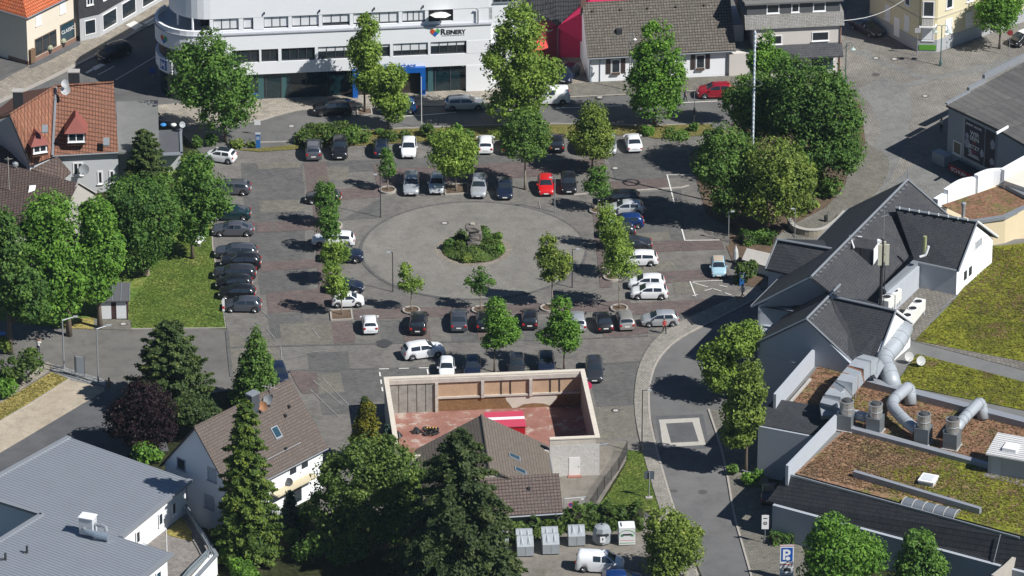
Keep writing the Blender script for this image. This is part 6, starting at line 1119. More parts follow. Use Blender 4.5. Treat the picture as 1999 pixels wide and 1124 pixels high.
FLEET = [
 (431, 313, 162, 'small', 'white', 'small white hatchback with dark glass roof parked beside the flat roofed annex', 'glass', LC),
 (449, 375, 176, 'wagon', 'grey', 'grey estate car half hidden by a tree, topmost of the row beside the lawn', None, LC),
 (449, 425, 180, 'sedan', 'teal', 'dark teal saloon with tree leaves over its bonnet', None, LC),
 (455, 456, 180, 'sedan', 'grey', 'violet grey saloon beside the empty bay next to the lawn', None, LC),
 (461, 500, 176, 'wagon', 'slate', 'slate grey estate car parked just below the empty bay beside the lawn', None, LC),
 (470, 521, 179, 'suv', 'black', 'black off-roader jutting out furthest from the row beside the lawn', None, LC),
 (458, 541, 178, 'wagon', 'charcoal', 'charcoal estate car between two black cars in the lawn row', None, LC),
 (457, 561, 180, 'hatch', 'black', 'black hatchback third from the bottom of the row beside the lawn', None, LC),
 (463, 580, 178, 'hatch', 'black', 'black hatchback with bright red tail light, second from the bottom of the lawn row', None, LC),
 (474, 604, 178, 'hatch', 'slate', 'small dark grey hatchback at the bottom end of the lawn row', None, LC),
 (612, 300, 92, 'suv', 'grey', 'grey crossover seen from behind, leftmost of the row under the hedge', None, TR),
 (663, 298, 271, 'suv', 'black', 'black off-roader facing out of the row in front of the clipped hedge', None, TR),
 (744, 296, 92, 'hatch', 'navy', 'dark blue hatchback seen from behind beside a thin young tree', None, TR),
 (798, 297, 270, 'hatch', 'white', 'white hatchback facing out, with dark windscreen, in the row under the hedge', None, TR),
 (948, 289, 90, 'hatch', 'white', 'white hatchback seen from behind with red tail lights at its sides', None, TR),
 (994, 290, 90, 'hatch', 'charcoal', 'dark car hidden behind the crown of the tree beside the white hatchback', None, TR),
 (1087, 286, 90, 'hatch', 'black', 'black hatchback seen from behind between two tree crowns', None, TR),
 (1140, 289, 90, 'hatch', 'black', 'black car almost covered by a tree crown in the row under the hedge', None, TR),
 (1189, 291, 270, 'hatch', 'silver', 'silver hatchback facing out half under a tree crown', None, TR),
 (1236, 286, 96, 'bubble', 'white', 'white round-backed car at the right end of the row under the hedge', None, TR),
 (803, 367, 270, 'wagon', 'silver', 'silver estate car at the left end of the plaza row, dappled by tree shade', None, MR),
 (853, 367, 268, 'hatch', 'pearl', 'pale grey hatchback with leaf shadows on bonnet and dark windscreen', None, MR),
 (935, 372, 268, 'wagon', 'silver', 'silver estate car facing the plaza beside a dark blue saloon', None, MR),
 (985, 375, 271, 'sedan', 'navy', 'dark blue saloon with a paper on its dashboard facing the plaza', None, MR),
 (1065, 370, 272, 'hatch', 'red', 'bright red hatchback facing the round plaza', None, MR),
 (1110, 366, 271, 'hatch', 'black', 'black hatchback facing the plaza beside the bright red car', None, MR),
 (631, 394, 176, 'hatch', 'black', 'small black hatchback behind the uppermost young tree left of the plaza', 'black', LI),
 (651, 476, 178, 'wagon', 'white', 'white estate car parked among young trees left of the plaza', None, LI),
 (670, 508, 0, 'suv', 'navy', 'dark blue off-roader behind a young tree crown, nose to the plaza', None, LI),
 (674, 568, 0, 'hatch', 'navy', 'dark blue hatchback mostly hidden behind a small white hatchback', None, LI),
 (679, 595, 3, 'small', 'white', 'small white hatchback standing next to a square tree pit', None, LI),
 (722, 641, 94, 'small', 'white', 'tiny white hatchback seen from behind, alone at the lower left of the plaza', None, BR),
 (1208, 395, 181, 'wagon', 'black', 'black estate car, topmost of the row right of the plaza', None, RI),
 (1222, 415, 181, 'hatch', 'pearl', 'pale silver hatchback between the black estate and a blue car', None, RI),
 (1221, 441, 182, 'hatch', 'royal', 'bright blue hatchback in the row right of the plaza', None, RI),
 (1205, 460, 181, 'hatch', 'charcoal', 'charcoal car hidden behind young tree crowns below the bright blue hatchback', None, RI),
 (1231, 486, 181, 'sedan', 'charcoal', 'dark grey saloon with light roof trim above the white estate car', None, RI),
 (1242, 514, 181, 'wagon', 'white', 'white estate car behind the lowest tree crown right of the plaza', None, RI),
 (1262, 560, 180, 'hatch', 'white', 'white hatchback, the upper of two side by side right of the plaza', None, RI),
 (1267, 579, 180, 'hatch', 'white', 'white hatchback, the lower of two side by side right of the plaza', None, RI),
 (817, 639, 88, 'suv', 'black', 'black crossover seen from behind below a young tree in a round planter', None, BR),
 (896, 632, 90, 'sedan', 'slate', 'blue grey saloon seen from behind south of the planted circle', None, BR),
 (945, 634, 90, 'hatch', 'black', 'black hatchback half covered by a tree crown south of the planted circle', None, BR),
 (1034, 630, 90, 'hatch', 'black', 'black hatchback with white number plate between two young trees', None, BR),
 (1127, 635, 94, 'hatch', 'silver', 'silver car behind the crown of the young tree beside the black coupe', None, BR),
 (1177, 636, 99, 'bubble', 'black', 'black low coupe with broad red tail lights beside a silver hatchback', None, BR),
 (1220, 632, 96, 'hatch', 'beige_silver', 'beige silver hatchback seen from behind beside the black coupe', None, BR),
 (1288, 632, 184, 'hatch', 'silver', 'silver grey hatchback parked crosswise with a person in red beside it', None, BR),
 (826, 694, 17, 'suv', 'white', 'white crossover driving across the lane above the roofless workshop', None, None),
 (872, 728, 270, 'small', 'white', 'white car with its nose hidden behind the workshop wall', None, WR),
 (922, 726, 270, 'hatch', 'navy', 'dark car in tree shade behind the workshop wall next to the white one', None, WR),
 (1008, 722, 270, 'hatch', 'charcoal', 'dark car in tree shade behind the middle of the workshop wall', None, WR),
 (1066, 718, 270, 'hatch', 'navy', 'dark blue car parked beside a tree trunk behind the workshop wall', None, WR),
 (1160, 730, 270, 'wagon', 'charcoal', 'charcoal estate car parked at the right corner of the roofless workshop', None, WR),
 (544, 738, 280, 'hatch', 'navy', 'dark car whose roof peeps out beside the conical tree', None, None),
 (649, 221, 185, 'suv', 'black', 'black off-roader parked on the street left of the tree pit', None, S),
 (776, 218, 184, 'mpv', 'blue', 'blue people carrier parked on the street behind a tree crown', None, S),
 (908, 210, 4, 'wagon', 'pearl', 'silver estate car parked on the street in front of the white wall', None, S),
 (1072, 199, 183, 'van', 'white', 'white van on the street half hidden by a tall bright tree', None, S),
 (1397, 187, 184, 'suv', 'crimson', 'crimson red car parked in front of the white cottage', None, S),
 (222, 111, 224, 'mpv', 'black', 'black car driving down the shaded street past the shops', None, None),
 (1692, 62, 307, 'sedan', 'charcoal', 'dark limousine parked in shade beside the yellow house', None, None),
 (1995, 84, 222, 'small', 'black', 'black small car with white bonnet stripes at the tree by the yellow house', 'stripe', None),
 (1402, 531, 271, 'small', 'sky', 'pale blue small convertible with beige soft top', 'beige', None),
 (1171, 1111, 354, 'van', 'white', 'white van with side windows parked in front of the recycling containers', None, None),
 (1214, 1141, 2, 'hatch', 'royal', 'blue car at the picture edge below the white van', None, None),
 (1500, 972, 90, 'hatch', 'black', 'black car in the shade at the corner of the slate roofed hall', None, None),
 (1110, 152, 250, 'hatch', 'navy', 'dark car standing in the driveway beside the white cottage', None, None),
]
for px, py, dg, kind, col, lab, roof, grp in FLEET:
    o = car(px, py, dg, kind, col, lab, roof, kind == 'suv' and col == 'black', grp, 'parked_van' if kind == 'van' else 'parked_car')
    if grp is None and 'group' in o: del o['group']
# ================================================================== TREES AND SHRUBS
RNG = np.random.default_rng(11)
def leaf_mesh(name, pos, nrm, size, tone, mat, aspect=1.0, fold=0.25):
    "one small folded four-corner leaf spray per point"
    n = len(pos); nrm = nrm / (np.linalg.norm(nrm, axis=1, keepdims=True) + 1e-9)
    a = RNG.normal(size=(n, 3)); u = np.cross(nrm, a); u /= (np.linalg.norm(u, axis=1, keepdims=True) + 1e-9); w = np.cross(nrm, u)
    s = (size * RNG.uniform(0.65, 1.3, n))[:, None]
    tip = u * s * aspect; side = w * s * 0.62; up = nrm * s * fold
    V = np.stack([pos - tip, pos - side + up, pos + tip, pos + side + up * RNG.uniform(-1, 1, n)[:, None]], 1).reshape(-1, 3)
    me = bpy.data.meshes.new(name); me.vertices.add(4 * n); me.vertices.foreach_set('co', V.astype(np.float32).ravel())
    idx = np.arange(n)[:, None] * 4 + np.array([[0, 1, 2, 0, 2, 3]]); me.loops.add(6 * n); me.loops.foreach_set('vertex_index', idx.astype(np.int32).ravel())
    me.polygons.add(2 * n); me.polygons.foreach_set('loop_start', np.arange(0, 6 * n, 3, dtype=np.int32)); me.polygons.foreach_set('loop_total', np.full(2 * n, 3, dtype=np.int32))
    at = me.attributes.new('tone', 'FLOAT', 'POINT'); at.data.foreach_set('value', np.repeat(np.clip(tone, 0, 1), 4).astype(np.float32))
    me.update(calc_edges=True); me.materials.append(mat); return me
def rdir(n):
    d = RNG.normal(size=(n, 3)); return d / np.linalg.norm(d, axis=1, keepdims=True)
def crown_points(ells, n, clump=0.3, nclump=None, hollow=0.5, upb=0.35, clump_tone=0.32):
    "leaf points gathered in clumps that fill the given ellipsoids [(centre, radii)]"
    vol = np.array([(e[1][0] * e[1][1] * e[1][2]) ** (2 / 3.) for e in ells]); pr = vol / vol.sum()
    P = []; Nn = []; T = []; C = []
    if nclump is None: nclump = 45
    which = RNG.choice(len(ells), nclump, p=pr)
    cents = []; rads = []
    for k in which:
        c, r = ells[k]; c = np.array(c); r = np.array(r)
        d = rdir(1)[0]; q = RNG.uniform(hollow, 1.0) ** 0.6; rc = clump * r.mean() * RNG.uniform(.5, 1.4)
        cents.append(c + d * np.maximum(r - rc * 0.55, r * .3) * q); rads.append(rc)
    cents = np.array(cents); rads = np.array(rads); pc = rads ** 2 / (rads ** 2).sum(); wk = RNG.choice(nclump, n, p=pc)
    d = rdir(n); d[:, 2] += RNG.uniform(-.1, .35, n); d /= np.linalg.norm(d, axis=1, keepdims=True)
    rr = rads[wk] * RNG.uniform(.1, 1.0, n) ** .45
    flat = np.array([1.0, 1.0, .8]); pos = cents[wk] + d * rr[:, None] * flat
    nrm = d * .8 + rdir(n) * .7 + np.array([0, 0, upb]); tc = RNG.uniform(-clump_tone, clump_tone, nclump)
    tone = .45 + tc[wk] + RNG.normal(0, .16, n)
    # loose sprays between the clumps, so that the crown closes and its outline frays
    k = n // 4; w2 = RNG.choice(len(ells), k, p=pr); c2 = np.array([ells[i][0] for i in w2]); r2 = np.array([ells[i][1] for i in w2]); d2 = rdir(k)
    pos[:k] = c2 + d2 * r2 * (RNG.uniform(.35, 1.12, k) ** .6)[:, None]; nrm[:k] = d2 * .7 + rdir(k) * .7 + np.array([0, 0, upb]); tone[:k] = .4 + RNG.normal(0, .2, k)
    return pos, nrm, tone, cents
def trunk_mesh(H, r, cents, bend=0.25, limbs=7, n=7, topfrac=.8):
    mb = MB(); b = [random.uniform(-bend, bend) for _ in range(4)]
    def axis(t): return Vector((b[0] * t + b[1] * t * t, b[2] * t + b[3] * t * t, H * t))
    K = 6; mb.tube([axis(topfrac * i / K) - Vector((0, 0, .15 if i == 0 else 0)) for i in range(K + 1)], [r * (1.25 if i == 0 else 1 - .8 * i / K) for i in range(K + 1)], n)
    if cents is not None and len(cents):
        for k in random.sample(range(len(cents)), min(limbs, len(cents))):
            c = Vector(cents[k]); t0 = min(.72, max(.22, (c.z - .9 - .25 * math.hypot(c.x, c.y)) / H)); a = axis(t0); m = a.lerp(c, .5) + Vector((0, 0, .15))
            mb.tube([a, m, c], [r * .42, r * .28, r * .1], 5)
    return mb
def px_ell(blobs, B):
    Y0 = B.y; out = []
    for b in blobs:
        px, py, rx, ry = b[:4]; dy = b[4] if len(b) > 4 else 0.0
        s = FPX / ((Y0 + dy - CAM.y) * math.cos(TH) - (0 - CAM.z) * math.sin(TH))
        out.append(((XA(px, py, Y0 + dy) - B.x, dy, HZ(py, Y0 + dy)), (rx / s, (b[5] / s if len(b) > 5 else rx / s), ry / s)))
    return out
TREES = []
def tree(base, blobs, label, mat, n=4500, leaf=.27, r=.14, name='tree', cat='tree', group=None, clump=.34, nclump=None, hollow=.45, limbs=7, bark=None, upb=.35, ct=.3, aspect=1.0, trunk=True):
    B = W(*base); t = thing(name, label, cat, B, 0, group); E = px_ell(blobs, B); n = int(n * 2.5); leaf *= .68; nclump = int((nclump or max(26, int(18 * len(E) + 18))) * 1.45); clump *= .9
    pos, nrm, tone, cents = crown_points(E, n, clump, nclump or max(26, int(18 * len(E) + 18)), hollow, upb, ct)
    pos[:, 2] = np.maximum(pos[:, 2], .15)
    link('crown', leaf_mesh('crown', pos, nrm, leaf, tone, mat, aspect), None, t)
    if trunk:
        H = max(e[0][2] + e[1][2] * .6 for e in E); trunk_mesh(H, r, cents, .12 * H / 8, limbs).build('trunk', bark or M_BARK, t, smooth=True)
    return t
def shrub(blobs, base, label, mat, n=700, leaf=.16, name='shrub', cat='shrub', group=None, clump=.45, nclump=14, hollow=.3):
    B = W(*base); E = px_ell(blobs, B); pos, nrm, tone, cents = crown_points(E, n, clump, nclump, hollow, .4, .2); pos[:, 2] = np.maximum(pos[:, 2], .05)
    t = thing(name, label, cat, B, 0, group); link('foliage', leaf_mesh('foliage', pos, nrm, leaf, tone, mat), None, t)
    mb = MB()
    for k in range(min(4, len(cents))): c = cents[k]; mb.tube([(0, 0, -.05), (c[0] * .5, c[1] * .5, c[2] * .5), (c[0], c[1], c[2])], [.05, .035, .02], 5)
    mb.build('stem', M_BARK, t); return t
def hedge(line, w, h, label, mat, dens=55, leaf=.16, name='hedge', cat='hedge', group=None, lump=.12):
    P = [W(*p) for p in line]; B = P[0].copy(); pos = []; nrm = []
    core = strip_mesh([p - B for p in P], w * .72, -.03, h * .84)
    for a, b in zip(P, P[1:]):
        d = b - a; L = d.length; d.normalize(); q = Vector((-d.y, d.x, 0)); n = int(L * (w + 2 * h) * dens)
        s = RNG.uniform(0, L, n); tt = RNG.uniform(0, w + 2 * h, n)
        lmp = 1 + lump * np.sin(s * 1.9 + 1) + lump * .7 * np.sin(s * 4.3)
        for si, ti, lm in zip(s, tt, lmp):
            if ti < h: y, z, nv = -w / 2 * lm, ti, -q
            elif ti < h + w: y, z, nv = (ti - h - w / 2), h * lm, Vector((0, 0, 1))
            else: y, z, nv = w / 2 * lm, ti - h - w, q
            p = a - B + d * si + q * y; pos.append((p.x, p.y, z)); nrm.append(tuple(nv))
    pos = np.array(pos); nrm = np.array(nrm); n = len(pos); pos += RNG.normal(0, .07, (n, 3)); pos[:, 2] = np.maximum(pos[:, 2], .04)
    tone = .45 + .18 * np.sin(pos[:, 0] * 2.1 + pos[:, 2] * 3) + RNG.normal(0, .18, n)
    t = thing(name, label, cat, B, 0, group); link('foliage', leaf_mesh('foliage', pos, nrm + rdir(n) * .7, leaf, tone, mat), None, t)
    core.build('dark_core', plain('hedge_core', (0.03, 0.03, 0.015), .95, var=.3), t); return t  # solid dark filler added inside the leaf shell, blocks see-through
def conifer(base, top, R0, label, mat, n=6000, leaf=.26, r=.18, name='conifer', whorls=26, droop=.35, power=.85, low=.06, group=None, aspect=1.5, jit=.22, shape=None, cat='conifer'):
    B = W(*base); H = HZ(top[1], B.y); tx = XA(top[0], top[1], B.y) - B.x; t = thing(name, label, cat, B, 0, group)
    pos = []; nrm = []; tone = []; nb = whorls * 6; per = max(6, n // nb); mb = MB()
    for k in range(nb):
        f = low + (1 - low) * ((k + random.random()) / nb) ** 1.0
        Rr = R0 * (shape(f) if shape else (1 - f) ** power) * random.uniform(.7, 1.1) + .12
        a = k * 2.399 + random.uniform(-.3, .3); z0 = H * f; cnt = int(2.6 * per * max(.35, Rr / R0 * 1.5))
        s = RNG.uniform(.1, 1, cnt) ** .7; wdt = (1 - s) * Rr * .36 + .2
        off = RNG.normal(0, .5, (cnt, 3)) * wdt[:, None] * np.array([1, 1, .45])
        dx, dy = math.cos(a), math.sin(a)
        p = np.stack([dx * Rr * s, dy * Rr * s, z0 - droop * Rr * s ** 1.6 + .12 * Rr * s], 1) + off; p[:, 0] += tx * f
        pos.append(p); nn = np.stack([np.full(cnt, dx * .5), np.full(cnt, dy * .5), np.full(cnt, .7)], 1) + RNG.normal(0, .45, (cnt, 3)); nrm.append(nn)
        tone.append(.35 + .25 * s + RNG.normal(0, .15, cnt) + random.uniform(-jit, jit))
        if k % 3 == 0 and f < .9: mb.tube([(tx * f, 0, z0), (dx * Rr * .7 + tx * f, dy * Rr * .7, z0 - droop * Rr * .5)], [.05, .015], 4)
    pos = np.concatenate(pos); nrm = np.concatenate(nrm); tone = np.concatenate(tone); pos[:, 2] = np.maximum(pos[:, 2], .1)
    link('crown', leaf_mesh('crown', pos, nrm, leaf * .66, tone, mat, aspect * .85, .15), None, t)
    mb.tube([(0, 0, -.2), (tx * .5, 0, H * .5), (tx, 0, H * .97)], [r * 1.2, r * .7, .03], 7); mb.build('trunk', M_BARK, t); return t

G_MAPLE = leaf_mat('leaves_maple', (0.045, 0.110, 0.024), (0.161, 0.296, 0.055), (0.258, 0.414, 0.103))
G_BRIGHT = leaf_mat('leaves_bright', (0.059, 0.140, 0.021), (0.193, 0.370, 0.053), (0.323, 0.503, 0.094))
G_LIME = leaf_mat('leaves_lime', (0.085, 0.156, 0.025), (0.295, 0.418, 0.078), (0.450, 0.559, 0.147))
G_DARK = leaf_mat('leaves_dark', (0.036, 0.090, 0.023), (0.138, 0.250, 0.050), (0.226, 0.350, 0.085))
G_MID = leaf_mat('leaves_mid', (0.047, 0.105, 0.025), (0.170, 0.287, 0.058), (0.280, 0.409, 0.108))
G_OLIVE = leaf_mat('leaves_olive', (0.070, 0.117, 0.024), (0.272, 0.352, 0.072), (0.418, 0.473, 0.127))
G_ACACIA = leaf_mat('leaves_acacia', (0.036, 0.092, 0.019), (0.123, 0.236, 0.045), (0.218, 0.333, 0.103))
G_WILD = leaf_mat('leaves_wild', (0.038, 0.077, 0.020), (0.178, 0.265, 0.059), (0.305, 0.390, 0.106))
G_PURPLE = leaf_mat('leaves_purple', (0.012, 0.007, 0.009), (0.034, 0.016, 0.020), (0.060, 0.028, 0.030))
G_PINE = leaf_mat('needles_pine', (0.030, 0.060, 0.021), (0.100, 0.150, 0.045), (0.201, 0.225, 0.075))
G_SPRUCE = leaf_mat('needles_spruce', (0.023, 0.046, 0.018), (0.086, 0.123, 0.042), (0.161, 0.185, 0.067))
G_THUJA = leaf_mat('needles_thuja', (0.028, 0.066, 0.017), (0.129, 0.201, 0.037), (0.284, 0.326, 0.053))
G_GOLD = leaf_mat('needles_gold', (0.060, 0.070, 0.008), (0.300, 0.280, 0.030), (0.420, 0.380, 0.050))
G_BLUE = leaf_mat('needles_blue', (0.018, 0.040, 0.035), (0.070, 0.120, 0.105), (0.120, 0.170, 0.150))
G_HEDGE = leaf_mat('leaves_hedge', (0.034, 0.074, 0.017), (0.129, 0.200, 0.043), (0.218, 0.280, 0.086))
# ---- street trees
tree((440, 277), [(440, 160, 62, 62), (400, 120, 62, 48), (380, 165, 55, 45), (465, 205, 44, 42), (425, 225, 45, 35), (412, 75, 26, 22), (352, 110, 28, 24)], 'broad street tree with bright upper twigs in front of the curved bank corner', G_MAPLE, 9000, .27, .2, 'street_tree', group='trees along the main street', nclump=90, clump=.26)
tree((712, 219), [(718, 55, 24, 34), (712, 100, 36, 42), (715, 145, 35, 36), (725, 165, 26, 22)], 'tall slim street tree growing from a pit between parked black and blue cars', G_LIME, 4200, .24, .13, 'street_tree', group='trees along the main street')
tree((758, 252), [(765, 150, 32, 26), (752, 185, 30, 30), (768, 200, 34, 24), (770, 222, 24, 16)], 'smaller street tree leaning over the blue people carrier', G_LIME, 3400, .24, .11, 'street_tree', group='trees along the main street')
tree((1008, 250), [(1015, 60, 52, 52), (1002, 120, 62, 56), (1030, 150, 62, 50), (1005, 195, 62, 40), (1015, 25, 30, 26), (1070, 140, 34, 30)], 'tall bright green street tree in front of the driveway of the pink building', G_LIME, 9500, .27, .2, 'street_tree', group='trees along the main street', nclump=95, clump=.27)
tree((1277, 246), [(1285, 72, 34, 36), (1283, 115, 52, 42), (1278, 160, 62, 42), (1282, 200, 54, 30), (1310, 150, 34, 46)], 'stout street tree in front of the white cottage with shutters', G_BRIGHT, 7000, .26, .17, 'street_tree', group='trees along the main street', nclump=70, clump=.28)
# ---- young trees round the plaza
YG = 'young trees round the plaza'
def young(base, blobs, label, mat=G_MAPLE, n=1900, leaf=.2, r=.085): return tree(base, [(a, b, c * 1.2, d * 1.15) for a, b, c, d in blobs], label, mat, n, leaf, r, 'young_tree', 'tree', YG, .34, 17, .3, 7, M_BARKL)
tree((1025, 370), [(1027, 245, 40, 36), (1025, 280, 50, 32), (1000, 262, 30, 28), (1052, 262, 28, 28)], 'tree with pale straight trunk behind the dark cars left of the red one', G_MID, 4200, .23, .15, 'young_tree', group=YG, bark=M_BARKL)
tree((1156, 337), [(1158, 225, 30, 30), (1155, 262, 46, 34), (1160, 290, 38, 20)], 'dense tree standing over the black and silver cars in the hedge row', G_OLIVE, 4000, .22, .12, 'young_tree', group=YG)
tree((890, 374), [(878, 275, 36, 28), (882, 305, 50, 32), (895, 325, 36, 18), (905, 290, 30, 30)], 'rounded lime green tree between the pale hatchback and the silver estate', G_LIME, 4200, .22, .1, 'young_tree', group=YG, bark=M_BARKL)
young((757, 372), [(755, 305, 12, 18), (755, 328, 16, 16)], 'thin young tree in a round planter at the upper left of the plaza', n=900)
young((652, 441), [(633, 370, 18, 20), (638, 392, 22, 20), (640, 410, 20, 16)], 'uppermost of the four young trees left of the plaza, over the black hatchback')
young((648, 493), [(642, 420, 18, 16), (640, 440, 20, 18), (645, 455, 17, 13)], 'young tree above the white estate car left of the plaza', n=1700)
young((660, 556), [(655, 482, 22, 14), (652, 500, 26, 18), (662, 492, 20, 14)], 'young tree covering the dark blue off-roader left of the plaza', G_LIME, 1800)
young((667, 615), [(650, 528, 18, 16), (655, 552, 22, 20), (663, 568, 18, 12)], 'young tree in the square pit behind the small white hatchback', G_LIME, 1800)
young((803, 607), [(792, 530, 13, 16), (797, 552, 17, 16), (812, 555, 16, 14)], 'small thin tree in a round planter above the black crossover', G_LIME, 950)
young((938, 605), [(937, 535, 14, 14), (925, 550, 16, 12), (947, 550, 17, 13), (935, 565, 15, 9)], 'small spreading tree just south of the planted circle', G_MAPLE, 950)
tree((1078, 600), [(1070, 475, 20, 22), (1070, 505, 27, 26), (1092, 515, 28, 26), (1080, 535, 26, 14)], 'yellow green tree standing on the edge of the round plaza', G_OLIVE, 2900, .2, .09, 'young_tree', group=YG, bark=M_BARKL)
young((1167, 412), [(1168, 340, 18, 18), (1163, 360, 23, 18), (1172, 370, 20, 14)], 'young tree at the upper right of the plaza left of the black estate', G_MAPLE, 1900)
young((1186, 486), [(1182, 412, 17, 18), (1186, 440, 20, 24), (1195, 460, 22, 18)], 'uppermost of the three slim trees right of the plaza', G_LIME)
young((1196, 542), [(1205, 450, 20, 26), (1208, 480, 24, 22), (1200, 495, 20, 16)], 'middle one of the three slim trees right of the plaza', G_LIME, 2100)
young((1209, 603), [(1212, 495, 24, 22), (1205, 520, 30, 18), (1222, 525, 26, 16), (1200, 508, 20, 16)], 'lowest of the three slim trees right of the plaza, in a round planter', G_LIME, 2500)
tree((965, 726), [(968, 600, 22, 24), (975, 628, 34, 24), (985, 652, 34, 20), (965, 665, 28, 16)], 'young tree behind the workshop wall over the black hatchbacks', G_BRIGHT, 3000, .21, .1, 'young_tree', group=YG)
tree((1101, 722), [(1095, 598, 22, 26), (1095, 630, 30, 26), (1070, 655, 26, 16), (1105, 665, 30, 22), (1112, 642, 26, 20)], 'young tree behind the workshop wall in front of the silver car', G_BRIGHT, 3200, .21, .1, 'young_tree', group=YG)
# ---- big group on the right
BG = 'big trees beside the cobbled square'
tree((1600, 372), [(1600, 175, 60, 62), (1560, 200, 62, 70), (1630, 225, 58, 80), (1600, 285, 82, 62), (1650, 290, 44, 50), (1545, 140, 42, 34)], 'huge dense dark tree at the edge of the cobbled square', G_DARK, 17000, .27, .4, 'large_tree', group=BG, nclump=170, clump=.24, upb=.5)
tree((1500, 260), [(1497, 80, 18, 28), (1490, 115, 34, 30), (1520, 118, 26, 24)], 'slender bright tree top rising above the large tree group', G_BRIGHT, 2600, .24, .15, 'large_tree', group=BG)
tree((1475, 340), [(1480, 190, 68, 46), (1440, 200, 36, 30), (1510, 215, 60, 60), (1480, 245, 60, 40)], 'grey green tree behind the tall striped pole', G_MID, 9000, .25, .2, 'large_tree', group=BG, nclump=80, clump=.27)
tree((1425, 440), [(1410, 275, 46, 34), (1415, 315, 66, 40), (1420, 360, 58, 36), (1435, 392, 50, 24), (1445, 300, 40, 44)], 'layered green tree overhanging the right edge of the parking lot', G_MID, 9000, .25, .2, 'large_tree', group=BG, nclump=75, clump=.27)
tree((1496, 455), [(1510, 305, 56, 38), (1535, 345, 60, 50), (1500, 385, 58, 46), (1548, 385, 46, 40), (1490, 340, 44, 50)], 'yellow green tree in front of the large dark one', G_OLIVE, 9500, .25, .2, 'large_tree', group=BG, nclump=80, clump=.27)
# ---- left group
LG = 'trees round the lawn'
tree((135, 655), [(100, 420, 54, 50), (95, 480, 66, 60), (110, 540, 64, 58), (75, 440, 44, 44), (105, 590, 56, 34), (60, 560, 44, 50)], 'big bright maple on the shaded lawn, the left of a pair', G_BRIGHT, 11000, .3, .3, 'large_tree', group=LG, nclump=100, clump=.26)
tree((195, 640), [(190, 430, 38, 48), (200, 490, 44, 62), (182, 545, 46, 46), (168, 510, 42, 60)], 'big bright maple over the brick hut, the right of a pair', G_BRIGHT, 10000, .3, .28, 'large_tree', group=LG, nclump=95, clump=.26)
tree((20, 690), [(15, 500, 40, 70), (40, 560, 50, 60), (5, 450, 30, 50), (60, 600, 40, 30)], 'dark tree at the left picture edge behind the bright maples', G_DARK, 7500, .3, .3, 'large_tree', group=LG, nclump=60, clump=.3)
tree((284, 535), [(262, 385, 70, 42), (270, 430, 78, 48), (260, 480, 64, 48), (310, 410, 46, 46), (300, 470, 40, 40)], 'feathery dark green tree at the back of the lawn', G_ACACIA, 12000, .24, .25, 'large_tree', group=LG, nclump=110, clump=.25)
tree((376, 505), [(385, 330, 36, 36), (400, 370, 52, 36), (380, 410, 52, 36), (372, 445, 36, 32), (425, 395, 34, 28)], 'open crowned tree on the lawn leaning over the parked estate car', G_MAPLE, 6500, .26, .2, 'large_tree', group=LG, nclump=62, clump=.27)
conifer((290, 372), (280, 255), 3.1, 'bushy pine in front of the flat roofed annex', G_PINE, 5500, .26, .2, 'pine_tree', 16, -.15, .6, .1, LG, 1.2)
shrub([(372, 318, 24, 22), (355, 340, 22, 20), (330, 335, 20, 18)], (368, 352), 'yellowish flowering shrub beside the annex wall', G_LIME, 1800, .22, group='shrubs beside the annex')
shrub([(320, 360, 26, 22), (345, 372, 24, 22)], (330, 395), 'green shrub with pale blossoms below the pine', G_MID, 1500, .22, group='shrubs beside the annex')
# ---- lower left
conifer((335, 800), (328, 630), 5.0, 'broad pine beside the access road', G_PINE, 11000, .27, .3, 'pine_tree', 20, -.12, .5, .12, None, 1.2)
tree((275, 880), [(280, 780, 46, 40), (300, 800, 46, 44), (255, 810, 50, 40), (290, 840, 56, 30), (235, 830, 34, 24)], 'dark purple leaved tree in front of the broad pine', G_PURPLE, 9000, .24, .25, 'purple_tree', nclump=75, clump=.27)
tree((385, 855), [(375, 800, 48, 26), (405, 812, 32, 20), (345, 815, 26, 20)], 'olive green bushy tree at the gable of the white house', G_PINE, 4000, .24, .18, 'garden_tree')
shrub([(285, 882, 28, 20), (305, 888, 14, 14)], (287, 902), 'bright green bush below the purple tree', G_BRIGHT, 1200, .22)
tree((497, 792), [(500, 650, 11, 18), (500, 676, 22, 24), (500, 708, 34, 30), (499, 742, 44, 34), (490, 770, 44, 22)], 'dense conical hornbeam above the brown roofed white house', G_MID, 7500, .25, .2, 'conical_tree', nclump=75, clump=.28)
conifer((482, 1092), (478, 782), 3.8, 'tall dark green column conifer in front of the white house', G_THUJA, 15000, .25, .25, 'column_conifer', 34, .25, .55, .03, None, 1.3)
conifer((712, 905), (712, 775), 1.75, 'dark slim conifer behind the golden one', G_SPRUCE, 3200, .22, .14, 'slim_conifer', 18, .2, .7, .04)
tree((715, 912), [(718, 800, 16, 20), (716, 828, 26, 24), (714, 858, 30, 26)], 'golden yellow cypress at the left corner of the workshop', G_GOLD, 2600, .2, .1, 'golden_cypress', cat='conifer', clump=.3, nclump=34)
conifer((762, 905), (757, 828), 1.3, 'blue green conifer against the workshop wall', G_BLUE, 1600, .2, .1, 'slim_conifer', 14, .2, .7, .05)
tree((725, 1085), [(730, 890, 70, 36), (690, 930, 80, 50), (770, 930, 70, 56), (740, 980, 80, 60), (650, 985, 50, 50), (690, 1030, 70, 50), (800, 1010, 60, 60)], 'wide dense leafy tree in the garden below the workshop', G_WILD, 17000, .25, .3, 'garden_tree', nclump=150, clump=.22)
conifer((890, 1165), (897, 840), 7.6, 'huge shaggy spruce in front of the brown roofed annex', G_SPRUCE, 24000, .27, .35, 'spruce_tree', 22, .3, .5, .03, None, 1.5, .3)
